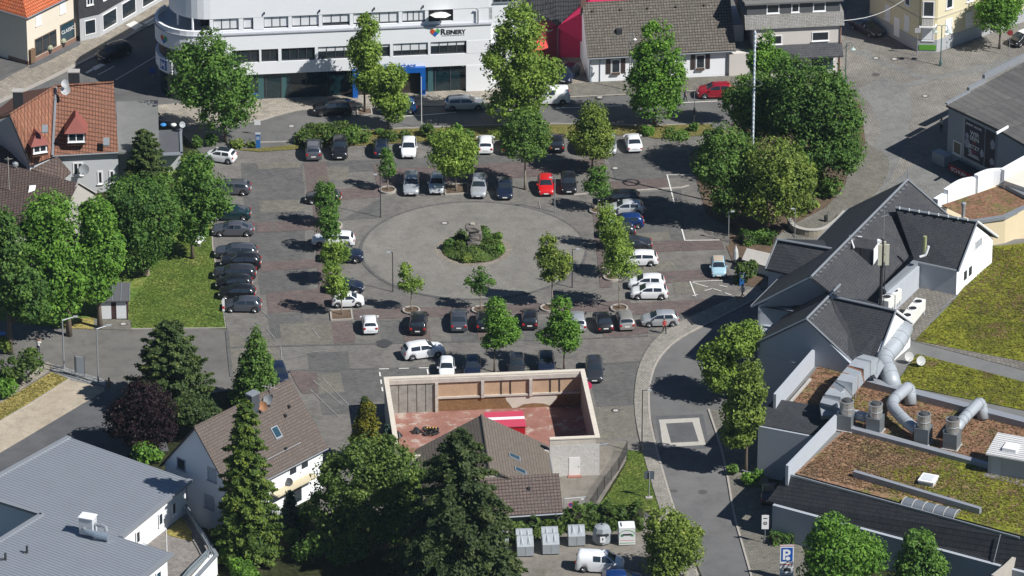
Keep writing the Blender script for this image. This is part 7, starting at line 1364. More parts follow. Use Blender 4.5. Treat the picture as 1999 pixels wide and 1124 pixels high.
conifer((990, 1180), (950, 1010), 3.2, 'lower spruce beside the recycling containers', G_SPRUCE, 5000, .26, .2, 'spruce_tree', 18, .35, .6, .03, None, 1.4)
conifer((566, 1030), (566, 958), 1.25, 'small blue spruce at the terrace of the white house', G_BLUE, 1700, .19, .08, 'small_spruce', 14, .2, .7, .04)
for bl, bs, lb, mt, n in (
  ([(600, 1000, 22, 18), (585, 1020, 18, 14)], (598, 1032), 'garden bush beside the small blue spruce', G_MID, 1100),
  ([(570, 1045, 16, 14)], (570, 1058), 'yellow green shrub below the small blue spruce', G_OLIVE, 600),
  ([(620, 1060, 30, 26), (590, 1075, 22, 20)], (612, 1098), 'dark garden bush in the shade below the wide leafy tree', G_MID, 1500),
  ([(690, 1075, 32, 20), (660, 1085, 24, 20)], (680, 1108), 'light garden bush at the foot of the wide leafy tree', G_ACACIA, 1300),
  ([(745, 1030, 22, 30), (770, 1040, 20, 20)], (752, 1075), 'bright leafy shrub in the gap beside the huge spruce', G_BRIGHT, 900),
  ([(35, 715, 40, 26), (60, 700, 26, 22), (10, 735, 26, 24), (70, 715, 16, 18)], (38, 748), 'dense green bush beside the footpath at the left edge', G_HEDGE, 3000),
  ([(10, 672, 14, 16)], (10, 690), 'pale dry bush by the blue bin at the left edge', G_OLIVE, 500),
  ([(10, 755, 26, 18)], (12, 772), 'low bright ground bush beside the pale footpath', G_BRIGHT, 800)):
    shrub(bl, bs, lb, mt, n, .2, 'garden_bush')
# ---- lower right
tree((1318, 1132), [(1300, 1020, 40, 34), (1315, 1050, 58, 44), (1300, 1090, 52, 36), (1340, 1075, 36, 36)], 'glossy round tree beside the road at the recycling yard', G_OLIVE, 6500, .23, .18, 'roadside_tree', nclump=66, clump=.28)
tree((1650, 1190), [(1625, 1035, 38, 34), (1640, 1075, 72, 46), (1690, 1085, 46, 44), (1630, 1115, 70, 40)], 'broad maple in front of the dark slate wall beside the parking sign', G_BRIGHT, 9500, .27, .22, 'roadside_tree', nclump=80, clump=.27)
tree((1795, 1185), [(1795, 1062, 34, 32), (1795, 1100, 50, 40), (1780, 1130, 50, 36), (1825, 1110, 30, 30)], 'darker maple in front of the slate wall at the lower right', G_MAPLE, 6000, .26, .2, 'roadside_tree', nclump=60, clump=.28)
tree((1432, 782), [(1442, 664, 46, 30), (1402, 698, 40, 34), (1464, 648, 28, 24), (1412, 735, 42, 30)], 'tree between side road and hall, the upper of a pair', G_LIME, 6500, .25, .18, 'roadside_tree', nclump=60, clump=.28, ct=.2)
tree((1456, 925), [(1466, 725, 24, 28), (1460, 762, 38, 34), (1450, 805, 44, 36), (1440, 845, 36, 30)], 'tree between side road and hall, the lower of a pair', G_OLIVE, 7500, .25, .18, 'roadside_tree', nclump=70, clump=.28, ct=.2)
tree((1951, 95), [(1950, 15, 48, 26), (1945, 38, 44, 22), (1960, 0, 40, 24)], 'bright tree in front of the yellow house', G_BRIGHT, 3600, .25, .15, 'street_tree')
# ---- shrubs along the street strip
SG = 'shrubs in the strip between street and parking lot'
for bl, lb, mt in (
  ([(412, 272, 13, 14)], 'dark clipped bush left of the broad street tree', G_DARK), ([(385, 276, 11, 14)], 'dark clipped bush nearest the annex corner', G_DARK),
  ([(465, 280, 18, 8), (490, 280, 10, 8)], 'low dry bush beside the ticket machine', G_OLIVE), ([(620, 268, 24, 13), (645, 262, 24, 13)], 'wide clipped bush behind the grey crossover', G_HEDGE),
  ([(598, 272, 16, 12)], 'clipped bush at the left end of the street strip', G_HEDGE), ([(690, 262, 26, 18), (705, 262, 20, 18)], 'tall clipped bush behind the black off-roader', G_MID),
  ([(762, 264, 17, 11)], 'rounded light bush behind the dark blue hatchback', G_HEDGE), ([(790, 262, 13, 8)], 'low bush behind the white hatchback facing out', G_HEDGE),
  ([(835, 254, 15, 14)], 'round bush near the lamp post on the street strip', G_HEDGE), ([(860, 272, 26, 12)], 'bush behind the rounded lime green tree', G_MID),
  ([(893, 254, 11, 14)], 'small upright bush above the rounded lime green tree', G_BRIGHT), ([(915, 262, 14, 10)], 'low bush left of the white hatchback with red lights', G_MID),
  ([(965, 262, 14, 8)], 'low dry bush right of the white hatchback with red lights', G_OLIVE), ([(1265, 254, 14, 11)], 'rounded bush at the foot of the stout street tree', G_BRIGHT),
  ([(1355, 248, 10, 9)], 'small bush at the sign post right of the stout street tree', G_MID), ([(1320, 262, 30, 6)], 'low ground shrub at the right end of the street strip', G_MID),
  ([(740, 256, 8, 8)], 'tiny bush at the foot of the smaller street tree', G_MID)):
    x, y, rx, ry = bl[0]; shrub(bl, (x, y + ry * .8), lb, mt, int(140 + rx * ry * 2.6), .17, 'street_shrub', 'shrub', SG)
hedge([(586, 283), (600, 262), (680, 256)], 1.1, 1.0, 'clipped hedge round the corner of the street strip', G_HEDGE)
# ---- planted circle with stones: low ground cover and round bushes
gc = W(924, 488); K = 5200
aa = RNG.uniform(0, 2 * np.pi, K); rr = 3.35 * np.sqrt(RNG.uniform(0, 1, K))
hh = .5 + .25 * np.sin(aa * 3) + .18 * np.cos(aa * 7 + rr)
pp = np.stack([rr * np.cos(aa), rr * np.sin(aa), np.maximum(.06, hh * np.sqrt(np.clip(1 - (rr / 3.42) ** 4, 0, 1)) * RNG.uniform(.55, 1.05, K))], 1)
t = thing('ground_cover', 'low evergreen ground cover filling the planted circle', 'shrub', (gc.x, gc.y, .068)); link('foliage', leaf_mesh('foliage', pp, np.stack([pp[:, 0] * .15, pp[:, 1] * .15, np.full(K, 1.0)], 1) + rdir(K) * .6, .16, .4 + .2 * np.sin(aa * 4) + RNG.normal(0, .16, K), G_HEDGE), None, t)
CB = 'round bushes in the planted circle'
for bl, lb, mt in (([(900, 460, 12, 13)], 'clipped round bush upper left of the stone stack', G_HEDGE), ([(897, 480, 12, 12)], 'clipped round bush lower left of the stone stack', G_HEDGE),
  ([(948, 462, 16, 15)], 'large round bush right of the stone stack', G_MID), ([(970, 464, 12, 13)], 'round bush at the right rim of the planted circle', G_MID),
  ([(943, 450, 12, 9)], 'round bush behind the stone stack', G_HEDGE), ([(878, 478, 14, 12)], 'dark bush at the left rim of the planted circle', G_DARK), ([(975, 487, 12, 9)], 'light bush at the lower right rim of the planted circle', G_BRIGHT), ([(912, 503, 18, 8)], 'yellow green bush at the front rim of the planted circle', G_OLIVE)):
    x, y, rx, ry = bl[0]; shrub(bl, (x, y + ry * .75), lb, mt, int(200 + rx * ry * 3), .14, 'round_bush', 'shrub', CB, .55, 12, .2)
# ---- hedges
hedge([(985, 1058), (1030, 1042), (1075, 1034), (1120, 1030), (1180, 1026), (1255, 1024)], 2.2, 1.7, 'rough leafy hedge behind the recycling containers', G_HEDGE, 42, .24, lump=.22)
hedge([(1150, 1018), (1170, 1004)], 1.8, 1.2, 'leafy bush hedge at the corner of the wire gate', G_MID, 45, .22, lump=.2)
hedge([(430, 1062), (448, 1092), (472, 1124), (496, 1158)], 1.5, 1.6, 'long clipped garden hedge below the column conifer', G_BRIGHT, 60, .17, lump=.05)
hedge([(1448, 476), (1480, 470), (1512, 476)], 1.6, 1.1, 'clipped hedge beside the low flat shelter', G_DARK, 60)
shrub([(1455, 530, 22, 18), (1465, 522, 16, 14), (1445, 545, 14, 10)], (1457, 552), 'rounded bush behind the blue ticket machine', G_HEDGE, 1900, .17)
shrub([(1625, 362, 26, 16), (1605, 378, 16, 8)], (1622, 384), 'low bush at the foot of the huge dark tree', G_MID, 1300, .2)
shrub([(1585, 400, 14, 10), (1560, 395, 20, 16)], (1572, 418), 'small bush beside the curved low wall', G_OLIVE, 700, .2)
hedge([(1505, 1062), (1560, 1056), (1600, 1062)], 1.2, 1.0, 'low hedge along the slate wall behind the parking sign', G_DARK, 55)
shrub([(1465, 935, 18, 12), (1480, 925, 12, 10)], (1468, 948), 'straggly green shrub at the bicycle rails', G_BRIGHT, 700, .18)
shrub([(1430, 915, 12, 10)], (1430, 926), 'small plant at the foot of the lower roadside tree', G_MID, 300, .18)

# ---- grass blades on the lawns, sedum tufts on the planted roofs
def inside(P, x, y):
    c = np.zeros(len(x), bool); n = len(P)
    for i in range(n):
        a, b = P[i], P[(i + 1) % n]; cond = (a.y > y) != (b.y > y); c ^= cond & (x < (b.x - a.x) * (y - a.y) / (b.y - a.y + 1e-12) + a.x)
    return c
def tufts(name, pts, z, n, size, mat, parent=None, up=2.6, keep=None):
    n = int(n * .55)
    P = [W(x, y, z) for x, y in pts]; o0 = parent.location if parent else Vector((0, 0, 0))
    x = RNG.uniform(min(p.x for p in P), max(p.x for p in P), n); y = RNG.uniform(min(p.y for p in P), max(p.y for p in P), n); k = inside(P, x, y); x = x[k]; y = y[k]; n = len(x)
    tone = .45 + .22 * np.sin(x * .9 + 1.3 * np.sin(y * .6)) * np.cos(y * .8 + np.sin(x * .5)) + RNG.normal(0, .2, n)
    pos = np.stack([x - o0.x, y - o0.y, np.full(n, z) + RNG.uniform(.0, size * .5, n)], 1); nrm = rdir(n); nrm[:, 2] = np.abs(nrm[:, 2]) + up
    o = link(name, leaf_mesh(name, pos, nrm, size, tone, mat, 1.0, .25), None, parent); o['kind'] = 'stuff'
    if parent is None: tag(o, 'short mown grass blades', 'grass')
    return o
G_GRASS = leaf_mat('grass_blades', (0.090, 0.140, 0.030), (0.150, 0.205, 0.042), (0.320, 0.290, 0.100)); G_DRYG = leaf_mat('dry_blades', (0.160, 0.150, 0.045), (0.320, 0.270, 0.100), (0.450, 0.370, 0.160))
G_SEDY = leaf_mat('sedum_yellow', (0.100, 0.105, 0.025), (0.250, 0.255, 0.035), (0.360, 0.360, 0.045)); G_SEDR = leaf_mat('sedum_rust', (0.110, 0.080, 0.045), (0.270, 0.165, 0.105), (0.360, 0.260, 0.180))
o = tufts('grass', [(256, 639), (440, 638), (427, 560), (414, 480), (405, 440), (330, 480), (250, 600)], .03, 26000, .1, G_GRASS); o['label'] = 'short sunlit grass on the lawn beside the car row'
o = tufts('grass', [(1226, 880), (1261, 884), (1272, 930), (1286, 992), (1240, 998), (1162, 998), (1190, 960), (1222, 907)], .034, 9000, .11, G_GRASS); o['label'] = 'short grass on the triangle beside the wire fence'
o = tufts('grass', [(-10, 800), (0, 790), (100, 728), (132, 738), (0, 820)], .03, 4000, .12, G_DRYG); o['label'] = 'dry grass on the verge beside the gravel drive'
for pts, n, mt, sz in (([(1790, 660), (1870, 582), (1935, 482), (2060, 470), (2060, 718), (1999, 703)], 15000, G_SEDY, .15), ([(1850, 600), (1940, 490), (2060, 470), (2060, 640)], 3500, G_SEDR, .15), ([(1755, 742), (1790, 692), (1999, 747), (2040, 760), (2040, 808), (1999, 797), (1720, 740)], 8000, G_SEDY, .15), ([(1755, 742), (1999, 790), (1999, 800), (1720, 740)], 600, G_SEDR, .14),
                     ([(1600, 714), (1700, 750), (1999, 838), (2040, 850), (2040, 930), (1925, 902), (1660, 832), (1550, 778)], 12000, G_SEDR, .13), ([(1560, 775), (1650, 760), (1760, 830), (1700, 838)], 1500, G_SEDY, .13),
                     ([(1652, 842), (1830, 888), (1800, 970), (1700, 958), (1560, 922)], 12000, G_SEDR, .14), ([(1700, 930), (1830, 890), (1925, 914), (2060, 955), (2060, 1050), (1990, 1040), (1760, 975)], 11000, G_SEDY, .15), ([(1800, 900), (2060, 960), (2060, 1050), (1860, 1000)], 3500, G_SEDR, .14)):
    tufts('sedum', pts, ZD + .1, n, sz, mt, hall)
# ================================================================== ROOF PLANT ON THE HALL
def bend(pts, k=5):
    "round off the corners of a path in space"
    P = [Vector(p) for p in pts]; out = [P[0]]
    for i in range(1, len(P) - 1):
        a, b, c = P[i - 1], P[i], P[i + 1]; r = min((b - a).length, (c - b).length) * .42; s = b + (a - b).normalized() * r; e = b + (c - b).normalized() * r
        for j in range(k + 1): t = j / k; out.append(s * (1 - t) ** 2 + b * 2 * t * (1 - t) + e * t * t)
    out.append(P[-1]); return out
M_DUCT = plain('pale_duct', (0.36, 0.39, 0.415), .5, .15, var=.1, sc=1.2); M_FAN = plain('fan_steel', (0.46, 0.45, 0.43), .35, .6, var=.12, sc=2); M_RUST = plain('rust', (0.3, 0.12, 0.05), .9, var=.3, sc=4)
ZR = ZD + .08
def duct(label, pts, r, loops=6, feet=True):
    base = W(*pts[0]); base.z = ZR; t = thing('ventilation_duct', label, 'duct', base); P = [W(*p) - base for p in pts]; path = bend(P); MB().tube(path, r, 14).build('pipe', M_DUCT, t, smooth=True)
    n = len(path)
    for i in range(1, n - 1, max(1, n // loops)):
        a, b = path[i], path[i + 1]; d = (b - a).normalized(); m = (a + b) / 2; MB().tube([m - d * .04, m + d * .04], r + .035, 14).build('flange', M_STEEL, t)
    return t
duct('thick pale duct dropping from the white gable to the roof', [(1766, 640, 8.6), (1752, 668, 8.2), (1722, 702, 7.6), (1736, 728, 7.2), (1744, 758, ZR + .1)], .92)
duct('kinked pale duct between the parapet and the third fan', [(1778, 790, ZR), (1776, 752, ZR + 1.7), (1735, 788, ZR + 1.5), (1768, 822, ZR + 1.2), (1792, 842, ZR + .9)], .6)
duct('short pale duct leading to the rightmost fan', [(1919, 818, ZR), (1915, 782, ZR + 1.7), (1880, 818, ZR + 1.4), (1862, 842, ZR + 1.2)], .58)
duct('level pale duct between the two left fans', [(1632, 805, ZR + 1.2), (1655, 806, ZR + 1.1), (1705, 818, ZR + 1.1)], .52)
def fan(px, py, lb):
    t = thing('roof_fan', lb, 'ventilator', W(px, py, ZR), R(-22), 'steel fans on the hall roof'); MB().box(-.72, .72, -.75, .75, .08, 1.75).build('housing', plain('fan_housing', (0.17, 0.19, 0.2), .5, .3, var=.15), t); MB().box(-.85, .85, -.9, .9, 0, .08).build('base_plate', M_CONC, t)
    MB().lathe([(.66, 1.75), (.68, 1.8), (.68, 2.95), (.72, 3.0), (.72, 3.12), (.6, 3.14), (.55, 2.9), (.1, 2.85)], n=18).build('drum', M_FAN, t, smooth=False); MB().lathe([(.5, 3.0), (.42, 3.28), (.1, 3.36)], n=14).build('cowl', plain('cowl_dark', (0.12, 0.12, 0.12), .4, .5), t); MB().lathe([(.69, 2.3), (.72, 2.32), (.72, 2.4), (.69, 2.42)], n=18).build('band', M_STEEL, t)
    MB().tube(bend([(-.75, -.3, 1.2), (-1.1, -.4, .8), (-.9, -.6, .05)]), .05, 6).build('hose', plain('hose_orange', (0.4, 0.12, 0.05), .6), t); MB().box(-.9, -.72, -.3, 0, 1.6, 1.85).build('switch_box', M_FRAME, t)
for a in ((1652, 836, 'leftmost steel roof fan behind the low parapet wall'), (1708, 842, 'second steel roof fan from the left'), (1802, 862, 'third steel roof fan, at the kinked duct'), (1858, 872, 'rightmost steel roof fan, at the short duct')): fan(*a)
# big boxy duct in segments
t = thing('boxed_duct', 'large segmented galvanised box duct with rusty seams', 'duct', W(1660, 745, ZR)); path = [W(1706, 722, 7.6), W(1698, 710, 8.6), W(1684, 716, 9.0), W(1671, 730, 8.9), W(1659, 744, 8.5), W(1648, 758, 8.5), W(1636, 772, 7.9), W(1625, 786, 7.9), W(1619, 798, 7.5), W(1618, 806, 6.9)]
for i in range(len(path) - 1):
    a, b = path[i] - t.location, path[i + 1] - t.location; d = (b - a).normalized(); u = d.cross(Vector((0, 0, 1))).normalized(); v = u.cross(d).normalized(); w = .85; h = .8; a = a + d * .02; b = b - d * .02
    MB().add([a - u * w - v * h, a + u * w - v * h, a + u * w + v * h, a - u * w + v * h, b - u * w - v * h, b + u * w - v * h, b + u * w + v * h, b - u * w + v * h], [(0, 1, 2, 3), (7, 6, 5, 4), (0, 4, 5, 1), (1, 5, 6, 2), (2, 6, 7, 3), (3, 7, 4, 0)]).build('segment', M_DUCT, t)
    if i: MB().add([a - u * (w + .04) - v * (h + .04) - d * .06, a + u * (w + .04) - v * (h + .04) - d * .06, a + u * (w + .04) + v * (h + .04) - d * .06, a - u * (w + .04) + v * (h + .04) - d * .06, a - u * (w + .04) - v * (h + .04) + d * .04, a + u * (w + .04) - v * (h + .04) + d * .04, a + u * (w + .04) + v * (h + .04) + d * .04, a - u * (w + .04) + v * (h + .04) + d * .04], [(0, 1, 2, 3), (7, 6, 5, 4), (0, 4, 5, 1), (1, 5, 6, 2), (2, 6, 7, 3), (3, 7, 4, 0)]).build('seam', M_RUST if i in (3, 4, 6) else M_STEEL, t)
for p in (path[1], path[3]): q = p - t.location; MB().tube([(q.x, q.y, 0), (q.x, q.y, q.z - .7)], .08, 6).build('support', M_STEEL, t)
dish('white dish on the planted roof beside the thick duct, left one', W(1775, 696, ZD + .8), .5, .35, plain('dish_pale', (0.45, 0.45, 0.43), .6), mast=.8); dish('white dish on the planted roof beside the thick duct, right one', W(1798, 704, ZD + .8), .5, .35, MATS['dish_pale'], mast=.8)
def ac(name, label, p, rz, fans, grp=None):
    t = thing(name, label, 'air conditioner', p, rz, grp); L = 1.75 * fans; MB().box(-.55, .55, 0, L, .55, 1.75).build('housing', plain('ac_white', (0.68, 0.67, 0.62), .6), t)
    for k in range(fans): MB().lathe([(.5, 1.75), (.5, 1.83), (.44, 1.83), (.44, 1.77)], (0, .88 + 1.75 * k, 0), 18).build('fan_ring', M_FRAME, t); MB().lathe([(.44, 1.755), (.44, 1.79)], (0, .88 + 1.75 * k, 0), 18).build('fan_grille', M_BLACK, t)
    for y in (.1, L - .2):
        for x in (-.5, .4): MB().box(x, x + .1, y, y + .1, 0, .55).build('leg', M_FRAME, t)
a_, b_3 = W(1764, 652, ZD + .05), W(1818, 585, ZD + .05); ac('cooling_unit', 'long cream cooling unit with three fans behind the slate gable', a_, math.atan2((b_3 - a_).y, (b_3 - a_).x) - math.pi / 2, 3)
for px, py, lb in ((1738, 604, 'small cream cooling unit beside the antenna mast, upper'), (1724, 616, 'small cream cooling unit beside the antenna mast, lower')): ac('cooling_unit', lb, W(px, py, ZD + .6), R(-25), 1, 'small cooling units')
# antenna mast
P = W(1718, 628, 9.6); t = thing('antenna_mast', 'black antenna mast with cream panels and an orange foot on the slate roof', 'antenna', P); MB().tube([(0, 0, -.4), (0, 0, 9.4)], [.2, .16], 8).build('pole', M_DARK, t); MB().tube([(.08, 0, 9.4), (.1, 0, 12.6)], .04, 6).build('rod', M_STEEL, t); MB().box(-.35, .35, -.35, .35, -.2, .75).build('foot_cover', plain('safety_orange', (0.5, 0.13, 0.04), .6), t)
for dx, dy in ((-.25, -.3), (.5, -.25), (.2, .45)): MB().box(dx - .2, dx + .2, dy - .1, dy + .1, 6.6, 8.9).build('panel', plain('panel_cream', (0.55, 0.53, 0.42), .6), t); MB().tube([(0, 0, 7.7), (dx, dy, 7.7)], .05, 5).build('bracket', M_STEEL, t)
MB().box(-.55, -.1, -.2, .2, 9.0, 9.3).build('radio_unit', M_FRAME, t); MB().tube([(-.2, 0, 11.9), (.5, 0, 12.1)], .05, 5).build('cross_arm', M_STEEL, t); MB().tube([(.3, .1, 0), (.35, .1, 7.0)], .05, 5).build('cable', M_DARK, t)
# smaller fittings on the hall roof
P = W(1805, 488, 11.0); t = thing('flue_pipe', 'mossy flue pipe with a white elbow on the right slate wing', 'flue', P); MB().tube([(0, 0, -.6), (0, 0, 1.6)], .2, 8).build('pipe', plain('mossy_pipe', (0.3, 0.32, 0.16), .8), t); MB().tube(bend([(-.5, -.2, -.7), (.1, -.2, -.5), (.4, -.1, .5)]), .14, 6).build('elbow', M_FRAME, t)
for px, py, z, lb in ((1636, 508, 11.6, 'silver roof vent on the slate ridge slope, upper'), (1630, 518, 11.4, 'silver roof vent on the slate ridge slope, middle'), (1615, 540, 11.0, 'silver roof vent on the slate ridge slope, lower')): t = thing('roof_vent', lb, 'roof vent', W(px, py, z), R(-25), 'silver vents on the slate slope'); MB().box(-.6, .6, -.2, .2, .1, .3).build('hood', M_STEEL, t); MB().tube([(0, 0, -.7), (0, 0, .15)], .14, 6).build('pipe', M_DARK, t)
P = W(1880, 424, 9.2); t = thing('steel_flue', 'shiny steel flue at the edge of the planted cream roof', 'flue', P); MB().tube([(0, 0, 0), (0, 0, 1.5)], .2, 8).build('pipe', M_STEEL, t); MB().lathe([(.28, 1.4), (.28, 1.7), (.1, 1.8)], n=10).build('cap', M_STEEL, t)
for (a, b, n, z) in (((1765, 358), (1590, 534), 26, RZ + .05), ((1632, 566), (1580, 618), 9, Z1 + .05)):
    for k in range(n):
        f = k / (n - 1); p = W(a[0] + (b[0] - a[0]) * f + 5, a[1] + (b[1] - a[1]) * f + 5, z - .25) - hall.location; MB().box(p.x - .16, p.x + .16, p.y - .05, p.y + .05, p.z, p.z + .16).build('snow_guard', M_STEEL, hall)
# ================================================================== MONUMENT, PLANTERS, STREET FURNITURE
M_STONE = plain('monument_stone', (0.17, 0.15, 0.135), .95, var=.35, sc=2, fine=.25, bmp=.6); c = W(925, 484); mo = thing('stone_stack', 'stack of rough grey boulders with a flat top slab in the planted circle', 'monument', (c.x, c.y, .07))
def rock(name, w, d, z0, z1, ox, seed, par, mat=None):
    rr = random.Random(seed); bm = bmesh.new(); bmesh.ops.create_icosphere(bm, subdivisions=2, radius=1)
    for v in bm.verts:
        k = Vector((max(-.72, min(.72, v.co.x)) / .72, max(-.72, min(.72, v.co.y)) / .72, max(-.6, min(.6, v.co.z)) / .6)); j = 1 + rr.uniform(-.1, .1); v.co = Vector((k.x * w / 2 * j + ox, k.y * d / 2 * j, (z0 + z1) / 2 + k.z * (z1 - z0) / 2 * (1 + rr.uniform(-.04, .04))))
    me = bpy.data.meshes.new(name); bm.to_mesh(me); bm.free(); return link(name, me, mat or M_STONE, par)
rock('stone', 1.45, 1.1, .1, .95, 0, 1, mo); rock('stone', 1.15, 1.0, .9, 1.5, .05, 2, mo); rock('stone', .95, .9, 1.42, 2.2, -.05, 3, mo); rock('stone', .7, .8, .9, 1.95, .55, 4, mo); rock('top_slab', 1.6, 1.3, 2.15, 2.75, -.1, 5, mo); rock('stone', .5, .5, 2.7, 2.95, -.15, 6, mo, plain('lichen_stone', (0.33, 0.31, 0.25), .95, var=.3, sc=4))
for k, (px, py, lb) in enumerate(((757, 372, 'round kerb planter at the upper left of the plaza'), (803, 607, 'round kerb planter above the black crossover'), (938, 606, 'round kerb planter south of the planted circle'), (1072, 602, 'round kerb planter at the lower right edge of the plaza'), (1195, 542, 'round kerb planter between the two pairs of white cars'), (1209, 603, 'round kerb planter above the beige silver hatchback'), (652, 441, 'round kerb planter left of the plaza under the uppermost tree'), (660, 556, 'round kerb planter left of the plaza above the small white hatchback'), (1167, 412, 'round kerb planter at the upper right of the plaza'))):
    P = W(px, py, .05); t = thing('tree_planter', lb, 'planter', P, 0, 'round kerb planters under young trees'); MB().lathe([(.95, -.06), (.95, .2), (.78, .2), (.78, -.06)], n=24).build('kerb_ring', M_KERB, t); MB().lathe([(.78, -.05), (.77, .1)], n=24).build('soil', M_SOIL, t)
for nm, lb, q in (('square', 'square tree pit with stone kerb at the small white hatchback', [(645, 607), (685, 605), (688, 624), (647, 626)]), ('strip', 'planting pit under the rounded lime green tree', [(868, 362), (912, 359), (914, 378), (870, 381)]), ('street', 'earth tree pit in the parking bays on the street', [(698, 214), (724, 212), (726, 224), (698, 226)])):
    P = W(*q[0]); t = thing('tree_pit', lb, 'planter', P); m = MB(); pts_ = [W(*a) - P for a in q]; strip_mesh(pts_ + [pts_[0]], .2, -.02, .16, m).build('kerb_frame', M_KERB, t); MB().prism([(p.x, p.y) for p in pts_], -.02, .09).build('soil', M_SOIL, t)
# ---- lamps and posts
def post(name, label, cat, px, py, pytop, r=.06, mat=None, group=None, z=.02):
    P = W(px, py, z); H = HZ(pytop, P.y) - z; t = thing(name, label, cat, P, 0, group); MB().tube([(0, 0, -.05), (0, 0, H)], [r, r * .75], 8).build('pole', mat or M_STEEL, t); return t, H
M_HEADL = plain('lamp_head', (0.5, 0.52, 0.53), .4, .3)
for px, py, pt, ax_, lb in ((125, 720, 625, 1.2, 'left one of two steel lamp posts at the drive entrance'), (192, 747, 642, 1.1, 'right one of two steel lamp posts at the drive entrance')):
    t, H = post('lamp_post', lb, 'lamp post', px, py, pt, .1, None, 'steel lamp posts'); MB().tube([(0, 0, H), (ax_, .5, H + .15)], .06, 6).build('arm', M_STEEL, t); MB().box(ax_ - .1, ax_ + .4, .4, .65, H + .1, H + .22).build('lamp_head', M_HEADL, t)
for px, py, pt, dx, lb in ((743, 423, 340, -.5, 'thin dark lamp post at the upper left rim of the round plaza'), (767, 568, 492, -.4, 'thin dark lamp post at the lower left rim of the round plaza'), (1083, 413, 346, -.45, 'grey lamp post in front of the red car'), (1117, 560, 486, .6, 'thin dark lamp post at the lower right rim of the round plaza'), (1422, 470, 412, .4, 'pale lamp post at the edge of the tree group'), (1551, 478, 407, -.3, 'lamp post in front of the curved low wall'), (1253, 884, 761, .7, 'thin lamp post on the pavement of the side road'), (1298, 1124, 1068, .5, 'lamp post in front of the glossy roadside tree'), (1573, 1040, 990, -.2, 'lamp post in front of the long slate slope')):
    t, H = post('lamp_post', lb, 'lamp post', px, py, pt, .06, M_DARK if 'dark' in lb or 'thin' in lb else M_STEEL, 'slim lamp posts', .1); MB().tube([(0, 0, H - .02), (dx, -.15, H + .05)], .035, 5).build('arm', M_DARK, t); MB().box(dx - .2, dx + .2, -.28, -.05, H, H + .1).build('lamp_head', M_HEADL, t)
t, H = post('street_lamp', 'tall street lamp in front of the white cottage', 'lamp post', 1229, 177, 66, .07, None, None, .12); MB().tube([(0, 0, H), (.4, -.1, H + .05), (.55, -.2, H - .5)], .04, 5).build('arm', M_STEEL, t); MB().lathe([(.05, 0), (.2, -.15), (.15, -.3)], (.55, -.2, H - .45), 10).build('lamp_head', M_FRAME, t)
t, H = post('flag_post', 'tall thin white post between the street strip and the bank', 'post', 823, 250, 152, .06, plain('post_white', (0.6, 0.6, 0.58), .5)); MB().lathe([(.08, 0), (.08, .1), (.02, .15)], (0, 0, H), 8).build('cap', M_STEEL, t)
t, H = post('sign_post', 'slim sign post with a dark box at the street strip', 'sign', 1355, 242, 168, .04); MB().box(-.12, .12, -.1, .1, 1.2, 1.9).build('box', M_DARK, t); MB().box(-.15, .15, -.05, -.03, 1.9, 2.1).build('sign_plate', M_FRAME, t)
M_GRN = plain('lamp_green', (0.06, 0.13, 0.12), .5)
def lantern(px, py, pt, arms, lb):
    t, H = post('lantern_post', lb, 'lamp post', px, py, pt, .07, M_GRN, 'green lantern posts', .03)
    for s in arms: MB().tube(bend([(0, 0, H - .8), (0, 0, H), (s * .55, 0, H + .1), (s * .75, 0, H - .5)]), .035, 5).build('arm', M_GRN, t); MB().lathe([(.06, .2), (.12, .05), (.36, -.12), (.3, -.2)], (s * .75, 0, H - .65), 12).build('bell_shade', plain('bell_pale', (0.4, 0.48, 0.44), .4), t)
    MB().lathe([(.16, 0), (.16, .5), (.09, .7)], n=8).build('foot', M_GRN, t)
lantern(1650, 168, 84, (1,), 'green lantern post with one bell shade beside the grey house'); lantern(1836, 128, 50, (-1, 1), 'green lantern post with two bell shades before the yellow house')
# striped pole with wreath
t, H = post('striped_pole', 'very tall white and blue striped pole rising through the tree group', 'pole', 1467, 410, 60, .13, M_FRAME, None, .06)
for k in range(38): MB().tube([(0, 0, 1.2 + .54 * k), (0, 0, 1.2 + .54 * k + .24)], .145, 8).build('stripe', plain('stripe_blue', (0.42, 0.5, 0.57), .6), t)
ring = [(.85 * math.cos(2 * math.pi * k / 24), .85 * math.sin(2 * math.pi * k / 24), 15.3) for k in range(25)]; MB().tube(ring, .11, 6, False).build('wreath', plain('wreath_green', (0.03, 0.05, 0.02), .9), t); [MB().tube([ring[k], (0, 0, 16.0)], .015, 4).build('cord', M_DARK, t) for k in (0, 8, 16)]
# ---- signs
def roundsign(px, py, pyc, lb, r=.32, col=(0.5, 0.01, 0.05), inner=(0.03, 0.05, 0.3), ring=True):
    P = W(px, py, .03); H = HZ(pyc, P.y); t = thing('road_sign', lb, 'sign', P); MB().tube([(0, 0, 0), (0, 0, H)], .035, 6).build('pole', M_STEEL, t)
    K = 18; MB().add([(r * math.cos(2 * math.pi * j / K), y, H + r * math.sin(2 * math.pi * j / K)) for y in (-.06, -.04) for j in range(K)], [tuple(range(K)), tuple(range(2 * K - 1, K - 1, -1))] + [(j, K + j, K + (j + 1) % K, (j + 1) % K) for j in range(K)]).build('plate', plain('sign_%d' % int(col[0] * 99 + col[2] * 9), col, .5), t)
    if ring: MB().add([(r * .72 * math.cos(2 * math.pi * j / K), -.066, H + r * .72 * math.sin(2 * math.pi * j / K)) for j in range(K)], [tuple(range(K))]).build('sign_field', plain('sign_field_%d' % int(inner[2] * 99), inner, .5), t)
    return t
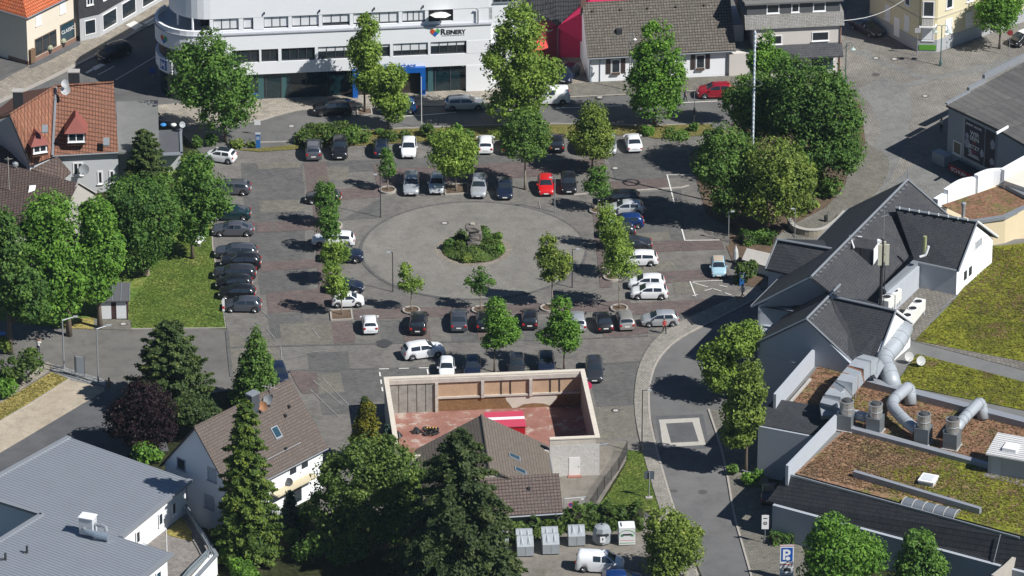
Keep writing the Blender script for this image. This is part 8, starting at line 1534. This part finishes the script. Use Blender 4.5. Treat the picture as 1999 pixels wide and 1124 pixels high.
roundsign(1146, 800, 753, 'pink red round sign at the right corner of the roofless workshop', .5, (0.55, 0.03, 0.1), ring=False); roundsign(298, 150, 137, 'blue round sign in the shade beside the bank', .4, (0.02, 0.1, 0.4), ring=False); roundsign(1970, 108, 64, 'dark red round sign beside the tree at the yellow house', .35, (0.25, 0.03, 0.03), ring=False)
for px, py, pyc, lb, c1 in ((498, 212, 187, 'small blue and white sign in front of the bank glass', (0.03, 0.15, 0.5)), (503, 262, 240, 'white street sign above the blue ticket machine', (0.7, 0.7, 0.7)), (1790, 108, 60, 'grey sign post at the corner of the yellow house', (0.4, 0.4, 0.42))):
    P = W(px, py, .08); H = HZ(pyc, P.y); t = thing('street_sign', lb, 'sign', P); MB().tube([(0, 0, 0), (0, 0, H + .3)], .04, 6).build('pole', M_STEEL, t); MB().box(-.35, .35, -.06, -.04, H - .3, H + .3).build('plate', plain('plate_%d' % px, c1, .5), t)
def ticket(px, py, lb, h=1.7, rz=0):
    P = W(px, py, .05); t = thing('ticket_machine', lb, 'ticket machine', P, rz, 'blue ticket machines'); MB().box(-.25, .25, -.2, .2, 0, h).build('body', plain('machine_blue', (0.02, 0.13, 0.38), .45), t); MB().box(-.18, .18, -.215, -.2, h * .62, h * .85).build('screen', plain('screen_grey', (0.3, 0.35, 0.4), .3), t); MB().box(-.3, .3, -.25, .25, h, h + .08).build('hood', plain('machine_hood', (0.3, 0.33, 0.36), .5), t)
ticket(504, 288, 'blue ticket machine at the upper left corner of the lot'); ticket(1448, 556, 'blue ticket machine in front of the rounded bush', 1.5)
P = W(1392, 405, .07); 
# parking information board
P = W(1535, 1132, .05); t = thing('parking_sign', 'tall white board with a blue parking P', 'sign', P, R(2)); MB().box(-.66, .66, -.06, .06, .3, 3.75).build('board', M_FRAME, t); MB().box(-.7, .7, -.08, .08, 3.75, 3.85).build('cap', plain('cap_pink', (0.5, 0.36, 0.36), .6), t); f = MB().box(-.56, .56, -.075, -.06, 2.1, 3.6).build('blue_field', plain('parking_blue', (0.01, 0.09, 0.4), .5), t); text_mesh('P', 1.55, t, M_FRAME, (-.46, -.08, 2.32), (math.pi / 2, 0, 0), 'lettering', .005, bold=.04)
MB().box(-.56, .56, -.075, -.06, 1.72, 1.8).build('red_line', plain('line_red', (0.5, 0.03, 0.03), .5), t); MB().box(-.5, .5, -.075, -.06, .7, .8).build('grey_line', M_GREYM, t); MB().box(-.5, .5, -.075, -.06, .5, .6).build('grey_line', M_GREYM, t); MB().add([(.1 + .22 * math.cos(k * math.pi / 8), -.085, 2.42 + .22 * math.sin(k * math.pi / 8)) for k in range(16)], [tuple(range(16))]).build('emblem', M_FRAME, t); MB().box(-.3, .4, -.075, -.06, 1.0, 1.35).build('arrow_mark', M_DARK, t)
for x in (-.5, .5): MB().box(x - .05, x + .05, -.04, .04, 0, .3).build('leg', M_STEEL, t)
P = W(1493, 1060, .12); t = thing('zone_sign', 'white no-parking zone sign on a post at the pavement', 'sign', P); MB().tube([(0, 0, 0), (0, 0, 3.2)], .04, 6).build('pole', M_STEEL, t); MB().box(-.35, .35, -.07, -.04, 1.6, 3.15).build('plate', M_FRAME, t); K = 16; MB().add([(.2 * math.cos(2 * math.pi * j / K), -.08, 2.25 + .2 * math.sin(2 * math.pi * j / K)) for j in range(K)], [tuple(range(K))]).build('ring', M_DARK, t); MB().add([(.13 * math.cos(2 * math.pi * j / K), -.085, 2.25 + .13 * math.sin(2 * math.pi * j / K)) for j in range(K)], [tuple(range(K))]).build('ring_field', plain('ring_grey', (0.4, 0.4, 0.42), .5), t); MB().box(-.2, .2, -.08, -.07, 2.75, 2.85).build('small_print', M_DARK, t)
P = W(1267, 972, .05); t = thing('street_board', 'dark back of a street board on a concrete foot in the grass', 'sign', P); MB().tube([(0, 0, 0), (0, 0, 2.9)], .06, 6).build('pole', M_STEEL, t); MB().box(-.5, .5, .05, .08, 2.1, 3.0).build('plate', plain('plate_back', (0.09, 0.11, 0.13), .5), t); MB().box(-.35, .35, -.25, .15, 0, .16).build('foot', M_CONC, t)
P = W(156, 735, .05); t = thing('notice_board', 'grey notice board behind a low barrier rail', 'sign', P, R(-12)); MB().box(-.5, .5, -.04, .04, .4, 2.3).build('board', plain('board_blue_grey', (0.3, 0.33, 0.36), .5), t)
for x in (-.52, .52): MB().tube([(x, 0, 0), (x, 0, 2.4)], .035, 6).build('post', M_DARK, t)
a, b = W(98, 722, .05), W(205, 757, .05); t = thing('barrier_rail', 'low steel barrier rail across the end of the gravel drive', 'barrier', a, ang(a, b)); LB = (b - a).length
for z in (.35, .7): MB().tube([(0, 0, z), (LB, 0, z)], .035, 5).build('rail', M_STEEL, t)
for k in range(6): MB().tube([(LB * k / 5, 0, 0), (LB * k / 5, 0, .75)], .035, 5).build('post', M_STEEL, t)
P = W(714 / 4, 0); P = W(213, 757, .03); t = thing('wooden_post', 'short rusty post beside the purple tree', 'post', P); MB().box(-.09, .09, -.09, .09, 0, 1.1).build('post', plain('post_wood', (0.2, 0.1, 0.05), .9), t); MB().box(-.11, .11, -.11, .11, 1.1, 1.16).build('cap', M_DARK, t)
P = W(437, 622, .05); t = thing('lawn_sign', 'small white and red sign at the lower corner of the lawn', 'sign', P); MB().tube([(0, 0, 0), (0, 0, 1.6)], .03, 5).build('pole', M_STEEL, t); MB().box(-.12, .12, -.05, -.03, .9, 2.4).build('plate', M_FRAME, t); MB().box(-.12, .12, -.06, -.05, 1.2, 1.5).build('red_field', plain('line_red', (0.5, 0.03, 0.03), .5), t)
P = W(393, 476, .04); t = thing('park_bench', 'white park bench on the lawn behind the violet grey saloon', 'bench', P, R(70)); [MB().box(-.9, .9, -.2 + .15 * k, -.08 + .15 * k, .42, .46).build('slat', M_FRAME, t) for k in range(3)]; [MB().box(-.9, .9, .26, .3, .55 + .16 * k, .67 + .16 * k).build('slat', M_FRAME, t) for k in range(2)]; [MB().box(x - .04, x + .04, -.2, .3, 0, .42).build('leg', M_CONC, t) for x in (-.7, .7)]
t = thing('boulder', 'rounded boulder at the edge of the lawn under the feathery tree', 'rock', W(286, 538, .03)); rock('rock', .7, .6, 0, .8, 0, 9, t, plain('boulder_tan', (0.3, 0.24, 0.17), .95, var=.25))
# low shelter, curved wall, white parasol by the ticket machine
sh2 = thing('low_shelter', 'low flat roofed shelter with pale edge beside the hall', 'shelter', W(1480, 520)); block(sh2, 'wall', [(1452, 505), (1512, 522), (1522, 500), (1462, 486)], -.05, 1.3, M_WHITE); block(sh2, 'roof', [(1448, 506), (1514, 525), (1524, 499), (1458, 484)], 1.3, 1.45, M_CONC)
cw = thing('curved_wall', 'low curved stone wall in front of the yellow green tree', 'wall', W(1580, 452)); cw['kind'] = 'thing'; m = strip_mesh([W(x, y) - cw.location for x, y in smoothline([(1540, 440), (1552, 455), (1580, 462), (1610, 458), (1635, 440), (1650, 425)])], .4, -.05, .8).build('masonry', plain('old_wall', (0.3, 0.27, 0.21), .95, var=.25, sc=1.5, fine=.2), cw); strip_mesh([W(x, y) - cw.location for x, y in smoothline([(1540, 440), (1552, 455), (1580, 462), (1610, 458), (1635, 440), (1650, 425)])], .5, .8, .9).build('coping', M_CONC, cw)
P = W(1436, 512, .07); t = thing('folded_parasol', 'folded white parasol at the corner bed', 'parasol', P); MB().tube([(0, 0, 0), (0, 0, .5), (0, 0, 1.4), (0, 0, 2.0)], [.12, .32, .25, .04], 8).build('cloth', plain('parasol_grey', (0.5, 0.5, 0.48), .9), t); MB().tube([(0, 0, 0), (0, 0, 2.2)], .03, 6).build('pole', M_STEEL, t)
P = W(1612, 432, .12); t = thing('litter_bin', 'dark litter bin standing on the curved pavement', 'litter bin', P); MB().lathe([(.18, 0), (.22, .7), (.2, .72), (.05, .72)], n=10).build('bin', M_DARK, t); MB().tube([(.2, 0, 0), (.2, 0, 1.2)], .03, 5).build('post', M_DARK, t)
P = W(5, 668, .03); t = thing('wheelie_bin', 'blue lidded bin at the left picture edge', 'bin', P); MB().box(-.3, .3, -.35, .35, .05, 1.0).build('body', M_DARK, t); MB().box(-.32, .32, -.37, .37, 1.0, 1.08).build('lid', plain('lid_blue', (0.04, 0.2, 0.5), .5), t)
# bicycle rails
t = thing('bicycle_rail', 'bent steel bicycle rails beside the lower roadside tree', 'bicycle rail', W(1450, 940, .12), R(-20)); [MB().tube(bend([(.7 * k, 0, 0), (.7 * k, 0, .9), (.7 * k + .1, .9, .9), (.7 * k + .1, .9, 0)]), .035, 6).build('hoop', M_STEEL, t) for k in range(2)]; MB().tube([(-.1, 0, 1.3), (2.2, .1, .9)], .05, 6).build('rail', M_STEEL, t)
# ---- overhead cable
a, b = W(1646, 40, 6.1), W(1795, -22, 9.0); t = thing('overhead_cable', 'white overhead cable running from the grey house to the yellow house', 'cable', a); MB().tube([(b - a) * (k / 12) - Vector((0, 0, 1.0 * math.sin(math.pi * k / 12))) for k in range(13)], .045, 5).build('cable', plain('cable_white', (0.55, 0.55, 0.52), .6), t)
# ---- fences
def mesh_fence(label, line, h, name='wire_fence'):
    P = [W(*p) for p in line]; t = thing(name, label, 'fence', P[0]); 
    for a, b in zip(P, P[1:]):
        d = b - a; L = d.length; n = max(1, int(L / 2)); d.normalize()
        for k in range(n + 1): q = a + d * (L * k / n) - P[0]; MB().tube([q, q + Vector((0, 0, h))], .035, 5).build('post', M_DARK, t)
        m = MB()
        for k in range(9): z = .08 + (h - .1) * k / 8; m.tube([a - P[0] + Vector((0, 0, z)), b - P[0] + Vector((0, 0, z))], .012, 3)
        for k in range(int(L / .14)): q = a + d * (.14 * k) - P[0]; m.tube([q + Vector((0, 0, .08)), q + Vector((0, 0, h - .02))], .01, 3)
        o = m.build('wire_mesh', M_DARK, t, fix=False); o['kind'] = 'stuff'
    return t
mesh_fence('dark wire mesh fence along the grass triangle', [(1224, 886), (1208, 918), (1180, 955), (1152, 1000)], 1.5)
a, b = W(1101, 1004, .04), W(1144, 1000, .04); t = thing('wire_gate', 'light steel wire gate beside the tiled shed', 'gate', a, ang(a, b)); LG = (b - a).length; H = 1.75
for z in (.1, H): MB().tube([(0, 0, z), (LG, 0, z)], .04, 5).build('rail', M_STEEL, t)
for x in (0, LG): MB().tube([(x, 0, 0), (x, 0, H + .05)], .05, 6).build('post', M_STEEL, t)
m = MB(); [m.tube([(x, 0, .1), (x, 0, H)], .012, 3) for x in [LG * k / 18 for k in range(1, 18)]]; [m.tube([(0, 0, z), (LG, 0, z)], .012, 3) for z in (.4, .7, 1.0, 1.3, 1.55)]; m.build('wire_mesh', M_STEEL, t, fix=False)['kind'] = 'stuff'
K = 18; MB().add([(LG * .3 + .26 * math.cos(2 * math.pi * j / K), -.06, 1.05 + .26 * math.sin(2 * math.pi * j / K)) for j in range(K)], [tuple(range(K))]).build('sign_plate', plain('gate_sign_red', (0.45, 0.03, 0.12), .5), t); MB().add([(LG * .3 + .17 * math.cos(2 * math.pi * j / K), -.065, 1.05 + .17 * math.sin(2 * math.pi * j / K)) for j in range(K)], [tuple(range(K))]).build('sign_field', plain('gate_sign_blue', (0.05, 0.06, 0.25), .5), t); MB().box(LG * .76, LG * .9, -.06, -.04, 1.5, 1.62).build('small_plate', M_FRAME, t)
# ---- recycling containers
M_CON = plain('container_grey', (0.34, 0.37, 0.39), .55, .15, var=.15, sc=1.5, fine=.1)
CG = 'recycling containers in a row'
def container(px, py, lb, style):
    P = W(px, py, .05); t = thing('recycling_container', lb, 'container', P, R(4), CG)
    if style == 'glass':
        for k in range(2):
            y0 = -1.3 + 1.35 * k
            prof = [(y0, .12), (y0 + 1.3, .12), (y0 + 1.3, 1.35), (y0 + 1.0, 1.95), (y0 + .75, 1.95), (y0, 1.15)]
            MB().add([(x, y, z) for x in (-.82, .82) for y, z in prof], [tuple(range(6)), tuple(range(11, 5, -1))] + [(i, 6 + i, 6 + (i + 1) % 6, (i + 1) % 6) for i in range(6)]).build('body', M_CON, t)
            for x in (-.35, .35): MB().add([(x - .2, y0 + .1, 1.24), (x + .2, y0 + .1, 1.24), (x + .08, y0 + .78, 1.99), (x - .08, y0 + .78, 1.99), (x, y0 + .3, 1.62)], [(0, 1, 4), (1, 2, 4), (2, 3, 4), (3, 0, 4)]).build('hopper', M_CON, t)
            MB().box(-.01, .01, y0 - .012, y0, .2, 1.1).build('seam', M_DARK, t)
        MB().box(-.78, .78, -1.2, 1.2, .02, .12).build('base', M_DARK, t)
    elif style == 'single':
        prof = [(-.75, .12), (.75, .12), (.75, 1.3), (.45, 1.85), (.15, 1.85), (-.75, 1.15)]
        MB().add([(x, y, z) for x in (-.82, .82) for y, z in prof], [tuple(range(6)), tuple(range(11, 5, -1))] + [(i, 6 + i, 6 + (i + 1) % 6, (i + 1) % 6) for i in range(6)]).build('body', M_CON, t)
        for x in (-.35, .35): MB().add([(x - .25, -.65, 1.24), (x + .25, -.65, 1.24), (x + .08, .2, 1.95), (x - .08, .2, 1.95), (x, -.4, 1.6)], [(0, 1, 4), (1, 2, 4), (2, 3, 4), (3, 0, 4)]).build('hopper', M_CON, t)
        MB().box(-.01, .01, -.765, -.75, .2, 1.1).build('seam', M_DARK, t); MB().box(-.78, .78, -.7, .7, .02, .12).build('base', M_DARK, t)
    elif style == 'octagon':
        MB().lathe([(.86, .1), (.92, .2), (.92, 1.1), (.75, 1.75), (.3, 1.9)], n=8).build('body', M_CON, t); MB().box(-.6, .6, -.93, -.7, 1.15, 1.32).build('slot', M_DARK, t); MB().box(-.26, .26, -.95, -.88, .45, 1.05).build('label_plate', M_FRAME, t); MB().box(-.06, .06, -.96, -.95, .7, .95).build('pictogram', M_DARK, t); MB().tube([(0, .1, 1.85), (0, .1, 2.05)], .08, 6).build('lifting_eye', M_DARK, t)
    else:
        MB().box(-.8, .8, -.7, .7, .08, 1.95).build('body', plain('container_white', (0.7, 0.71, 0.7), .5, var=.06), t); MB().box(-.5, .5, -.4, .4, 1.95, 2.12).build('lid', M_FRAME, t); MB().box(-.45, .45, -.72, -.7, 1.12, 1.3).build('slot', M_DARK, t); G2 = plain('label_green', (0.03, 0.25, 0.07), .5)
        for x in (-.5, .5): MB().box(x - .12, x + .12, -.715, -.7, 1.0, 1.22).build('label_plate', G2, t)
        MB().box(-.7, .7, -.712, -.7, .25, .31).build('label_stripe', G2, t); MB().box(-.7, .7, -.712, -.7, .55, .58).build('label_stripe', plain('line_red', (0.5, 0.03, 0.03), .5), t); MB().tube([(.75 * math.cos(k * math.pi / 8), -.71, 1.25 + .45 * math.sin(k * math.pi / 8)) for k in range(9)], .025, 4).build('arch_mark', G2, t)
    return t
for a in ((1024, 1075, 'grey double hopper container nearest the spruce', 'glass'), (1074, 1071, 'grey double hopper container, second from the spruce', 'glass'), (1125, 1060, 'grey single hopper container in the middle of the row', 'single'), (1175, 1058, 'grey eight-sided container with a white label', 'octagon'), (1223, 1058, 'white container with green labels at the right end', 'white'), (976, 1072, 'grey container half hidden behind the spruce', 'single')): container(*a)
# ================================================================== PEOPLE
M_SKIN = plain('skin', (0.5, 0.3, 0.21), .6, var=.04)
def person(px, py, rz, label, top, legs, pose='stand', z=.06, hair=(0.05, 0.035, 0.025), skirt=False, shoe=(0.6, 0.6, 0.58), shorts=False, h=1.74, stripes=False):
    P = W(px, py, z); t = thing('person', label, 'person', P, rz); s = h / 1.74
    J = {'pelvis': (0, 0, .95), 'belly': (0, .01, 1.12), 'chest': (0, .02, 1.33), 'neck': (0, .01, 1.48), 'head': (0, -.02, 1.6), 'crown': (0, -.01, 1.7),
         'sl': (.17, .02, 1.41), 'sr': (-.17, .02, 1.41), 'hl': (.09, 0, .9), 'hr': (-.09, 0, .9)}
    if pose == 'walk': J.update(kl=(.1, -.16, .5), fl=(.1, -.2, .09), tl=(.1, -.38, .03), kr=(-.1, .06, .5), fr=(-.1, .36, .13), tr=(-.1, .24, .03), el=(.23, .14, 1.14), wl=(.22, .06, .92), er=(-.23, -.08, 1.14), wr=(-.2, -.22, .98), gl=(.21, .03, .83), gr=(-.19, -.28, .92))
    elif pose == 'photo': J.update(kl=(.12, -.02, .5), fl=(.14, .04, .09), tl=(.16, -.14, .03), kr=(-.12, -.02, .5), fr=(-.14, .04, .09), tr=(-.16, -.14, .03), el=(.28, -.14, 1.26), wl=(.1, -.3, 1.5), er=(-.28, -.14, 1.26), wr=(-.1, -.3, 1.5), gl=(.05, -.33, 1.57), gr=(-.05, -.33, 1.57))
    else: J.update(kl=(.1, -.02, .5), fl=(.11, .04, .09), tl=(.12, -.14, .03), kr=(-.1, -.02, .5), fr=(-.11, .04, .09), tr=(-.12, -.14, .03), el=(.25, .04, 1.14), wl=(.26, -.04, .9), er=(-.25, .04, 1.14), wr=(-.26, -.04, .9), gl=(.26, -.07, .81), gr=(-.26, -.07, .81))
    Rd = dict(pelvis=.15, belly=.135, chest=.15, neck=.06, head=.095, crown=.075, sl=.075, sr=.075, hl=.1, hr=.1, kl=.065, kr=.065, fl=.045, fr=.045, tl=.035, tr=.035, el=.045, er=.045, wl=.033, wr=.033, gl=.035, gr=.035)
    E = [('pelvis', 'belly'), ('belly', 'chest'), ('chest', 'neck'), ('neck', 'head'), ('head', 'crown'), ('chest', 'sl'), ('chest', 'sr'), ('sl', 'el'), ('el', 'wl'), ('wl', 'gl'), ('sr', 'er'), ('er', 'wr'), ('wr', 'gr'), ('pelvis', 'hl'), ('pelvis', 'hr'), ('hl', 'kl'), ('kl', 'fl'), ('fl', 'tl'), ('hr', 'kr'), ('kr', 'fr'), ('fr', 'tr')]
    ks = list(J); me = bpy.data.meshes.new('skeleton'); me.from_pydata([tuple(c * s for c in J[k]) for k in ks], [(ks.index(a), ks.index(b)) for a, b in E], []); o = bpy.data.objects.new('skeleton', me); COL.objects.link(o)
    bm = bmesh.new(); bm.from_mesh(me); lay = bm.verts.layers.skin.verify(); bm.verts.ensure_lookup_table()
    for i, k in enumerate(ks): bm.verts[i][lay].radius = (Rd[k] * s * (1.0 if k not in ('chest', 'pelvis', 'belly') else 1.12), Rd[k] * s); bm.verts[i][lay].use_root = (k == 'pelvis')
    bm.to_mesh(me); bm.free(); o.modifiers.new('skin', 'SKIN'); o.modifiers.new('sub', 'SUBSURF').levels = 1
    dg = bpy.context.evaluated_depsgraph_get(); bd = bpy.data.meshes.new_from_object(o.evaluated_get(dg)); bpy.data.objects.remove(o)
    bd.materials.clear(); mt = [M_SKIN, plain('cloth_%d_%d_%d' % tuple(int(c * 99) for c in top), top, .9), plain('cloth_%d_%d_%d' % tuple(int(c * 99) for c in legs), legs, .9), plain('shoe_%d' % int(shoe[0] * 99), shoe, .8), plain('stripe_dark', (0.02, 0.02, 0.02), .9)]
    for m in mt: bd.materials.append(m)
    for p in bd.polygons:
        zc = p.center.z / s; ax = abs(p.center.x) / s; p.use_smooth = True
        if zc > 1.47 and ax < .14 and not (pose == 'photo' and p.center.y < -.2): k = 0
        elif zc < .07: k = 3
        elif zc < .45 and shorts: k = 0
        elif zc < .98 and ax < .2: k = 2
        elif zc < 1.12 and ax >= .2: k = 0
        else: k = 1 if not (stripes and int(zc * 12) % 2) else 4
        if pose == 'photo' and p.center.y < -.18 * s and zc > 1.3: k = 0
        p.material_index = k
    link('body', bd, None, t); hm = MB(); hm.lathe([(.1, -.08), (.112, 0), (.1, .07), (.05, .11)], (0, .005, 1.63), 10); hb = hm.build('hair', plain('hair_%d' % int(hair[0] * 99), hair, .8), t, smooth=True); hb.scale = (s, s, s); hb.location = (0, .025 * s, 0)
    if pose == 'photo': MB().box(-.07, .07, -.4, -.34, 1.52, 1.62).build('camera_held', M_DARK, t)
    return t
person(75, 690, R(150), 'person in white top and dark trousers holding a camera up near the drive', (0.68, 0.68, 0.66), (0.03, 0.035, 0.06), 'photo', .02, (0.2, 0.1, 0.06))
person(1297, 651, R(20), 'person in a red top and black trousers walking past the silver grey hatchback', (0.34, 0.05, 0.05), (0.02, 0.02, 0.025), 'walk', .05)
person(1449, 583, R(-60), 'person in a pale top and shorts walking at the pavement near the hall', (0.62, 0.56, 0.5), (0.4, 0.3, 0.2), 'walk', .12, shorts=True)
person(1337, 199, R(80), 'person in dark clothes walking beside the street behind the stout tree', (0.05, 0.05, 0.06), (0.03, 0.03, 0.035), 'walk', .01)
person(1837, 258, R(-40), 'person in a black and white striped top on the cobbled square', (0.68, 0.66, 0.64), (0.03, 0.03, 0.035), 'stand', .03, stripes=True)
# small dog beside the person in shorts
P = W(1443, 585, .12); t = thing('dog', 'small tan dog beside the person in shorts', 'dog', P, R(200)); ks = [(0, 0, .32), (.25, 0, .34), (-.22, 0, .33), (.36, 0, .46), (.46, 0, .48), (.55, 0, .45), (-.3, 0, .4), (-.38, 0, .5), (.22, .07, .2), (.2, .07, .03), (.22, -.07, .2), (.2, -.07, .03), (-.2, .07, .22), (-.26, .07, .13), (-.22, .07, .03), (-.2, -.07, .22), (-.26, -.07, .13), (-.22, -.07, .03)]
me = bpy.data.meshes.new('dog'); me.from_pydata(ks, [(0, 1), (0, 2), (1, 3), (3, 4), (4, 5), (2, 6), (6, 7), (1, 8), (8, 9), (1, 10), (10, 11), (2, 12), (12, 13), (13, 14), (2, 15), (15, 16), (16, 17)], []); o = bpy.data.objects.new('dog_skeleton', me); COL.objects.link(o); bm = bmesh.new(); bm.from_mesh(me); lay = bm.verts.layers.skin.verify(); bm.verts.ensure_lookup_table()
for i, r in enumerate((.1, .11, .09, .07, .07, .035, .03, .015, .04, .025, .04, .025, .045, .03, .025, .045, .03, .025)): bm.verts[i][lay].radius = (r, r); bm.verts[i][lay].use_root = i == 0
bm.to_mesh(me); bm.free(); o.modifiers.new('skin', 'SKIN'); o.modifiers.new('sub', 'SUBSURF').levels = 1; bd = bpy.data.meshes.new_from_object(o.evaluated_get(bpy.context.evaluated_depsgraph_get())); bpy.data.objects.remove(o); bd.materials.clear(); link('body', bd, plain('dog_tan', (0.4, 0.26, 0.14), .9), t)
# ================================================================== AIR
hz = MB().box(-430, 430, -640, 440, -1.1, CAMH + 12).build('haze', None); tag(hz, kind='stuff')
m, nt, b = _new('thin_air'); nt.nodes.remove(b); pv_ = nt.nodes.new('ShaderNodeVolumePrincipled'); pv_.inputs['Color'].default_value = (0.62, 0.8, 1.0, 1); pv_.inputs['Density'].default_value = 0.000026; pv_.inputs['Anisotropy'].default_value = 0.0
nt.links.new(pv_.outputs[0], nt.nodes['Material Output'].inputs['Volume']); hz.data.materials.append(m); scene.cycles.volume_bounces = 0
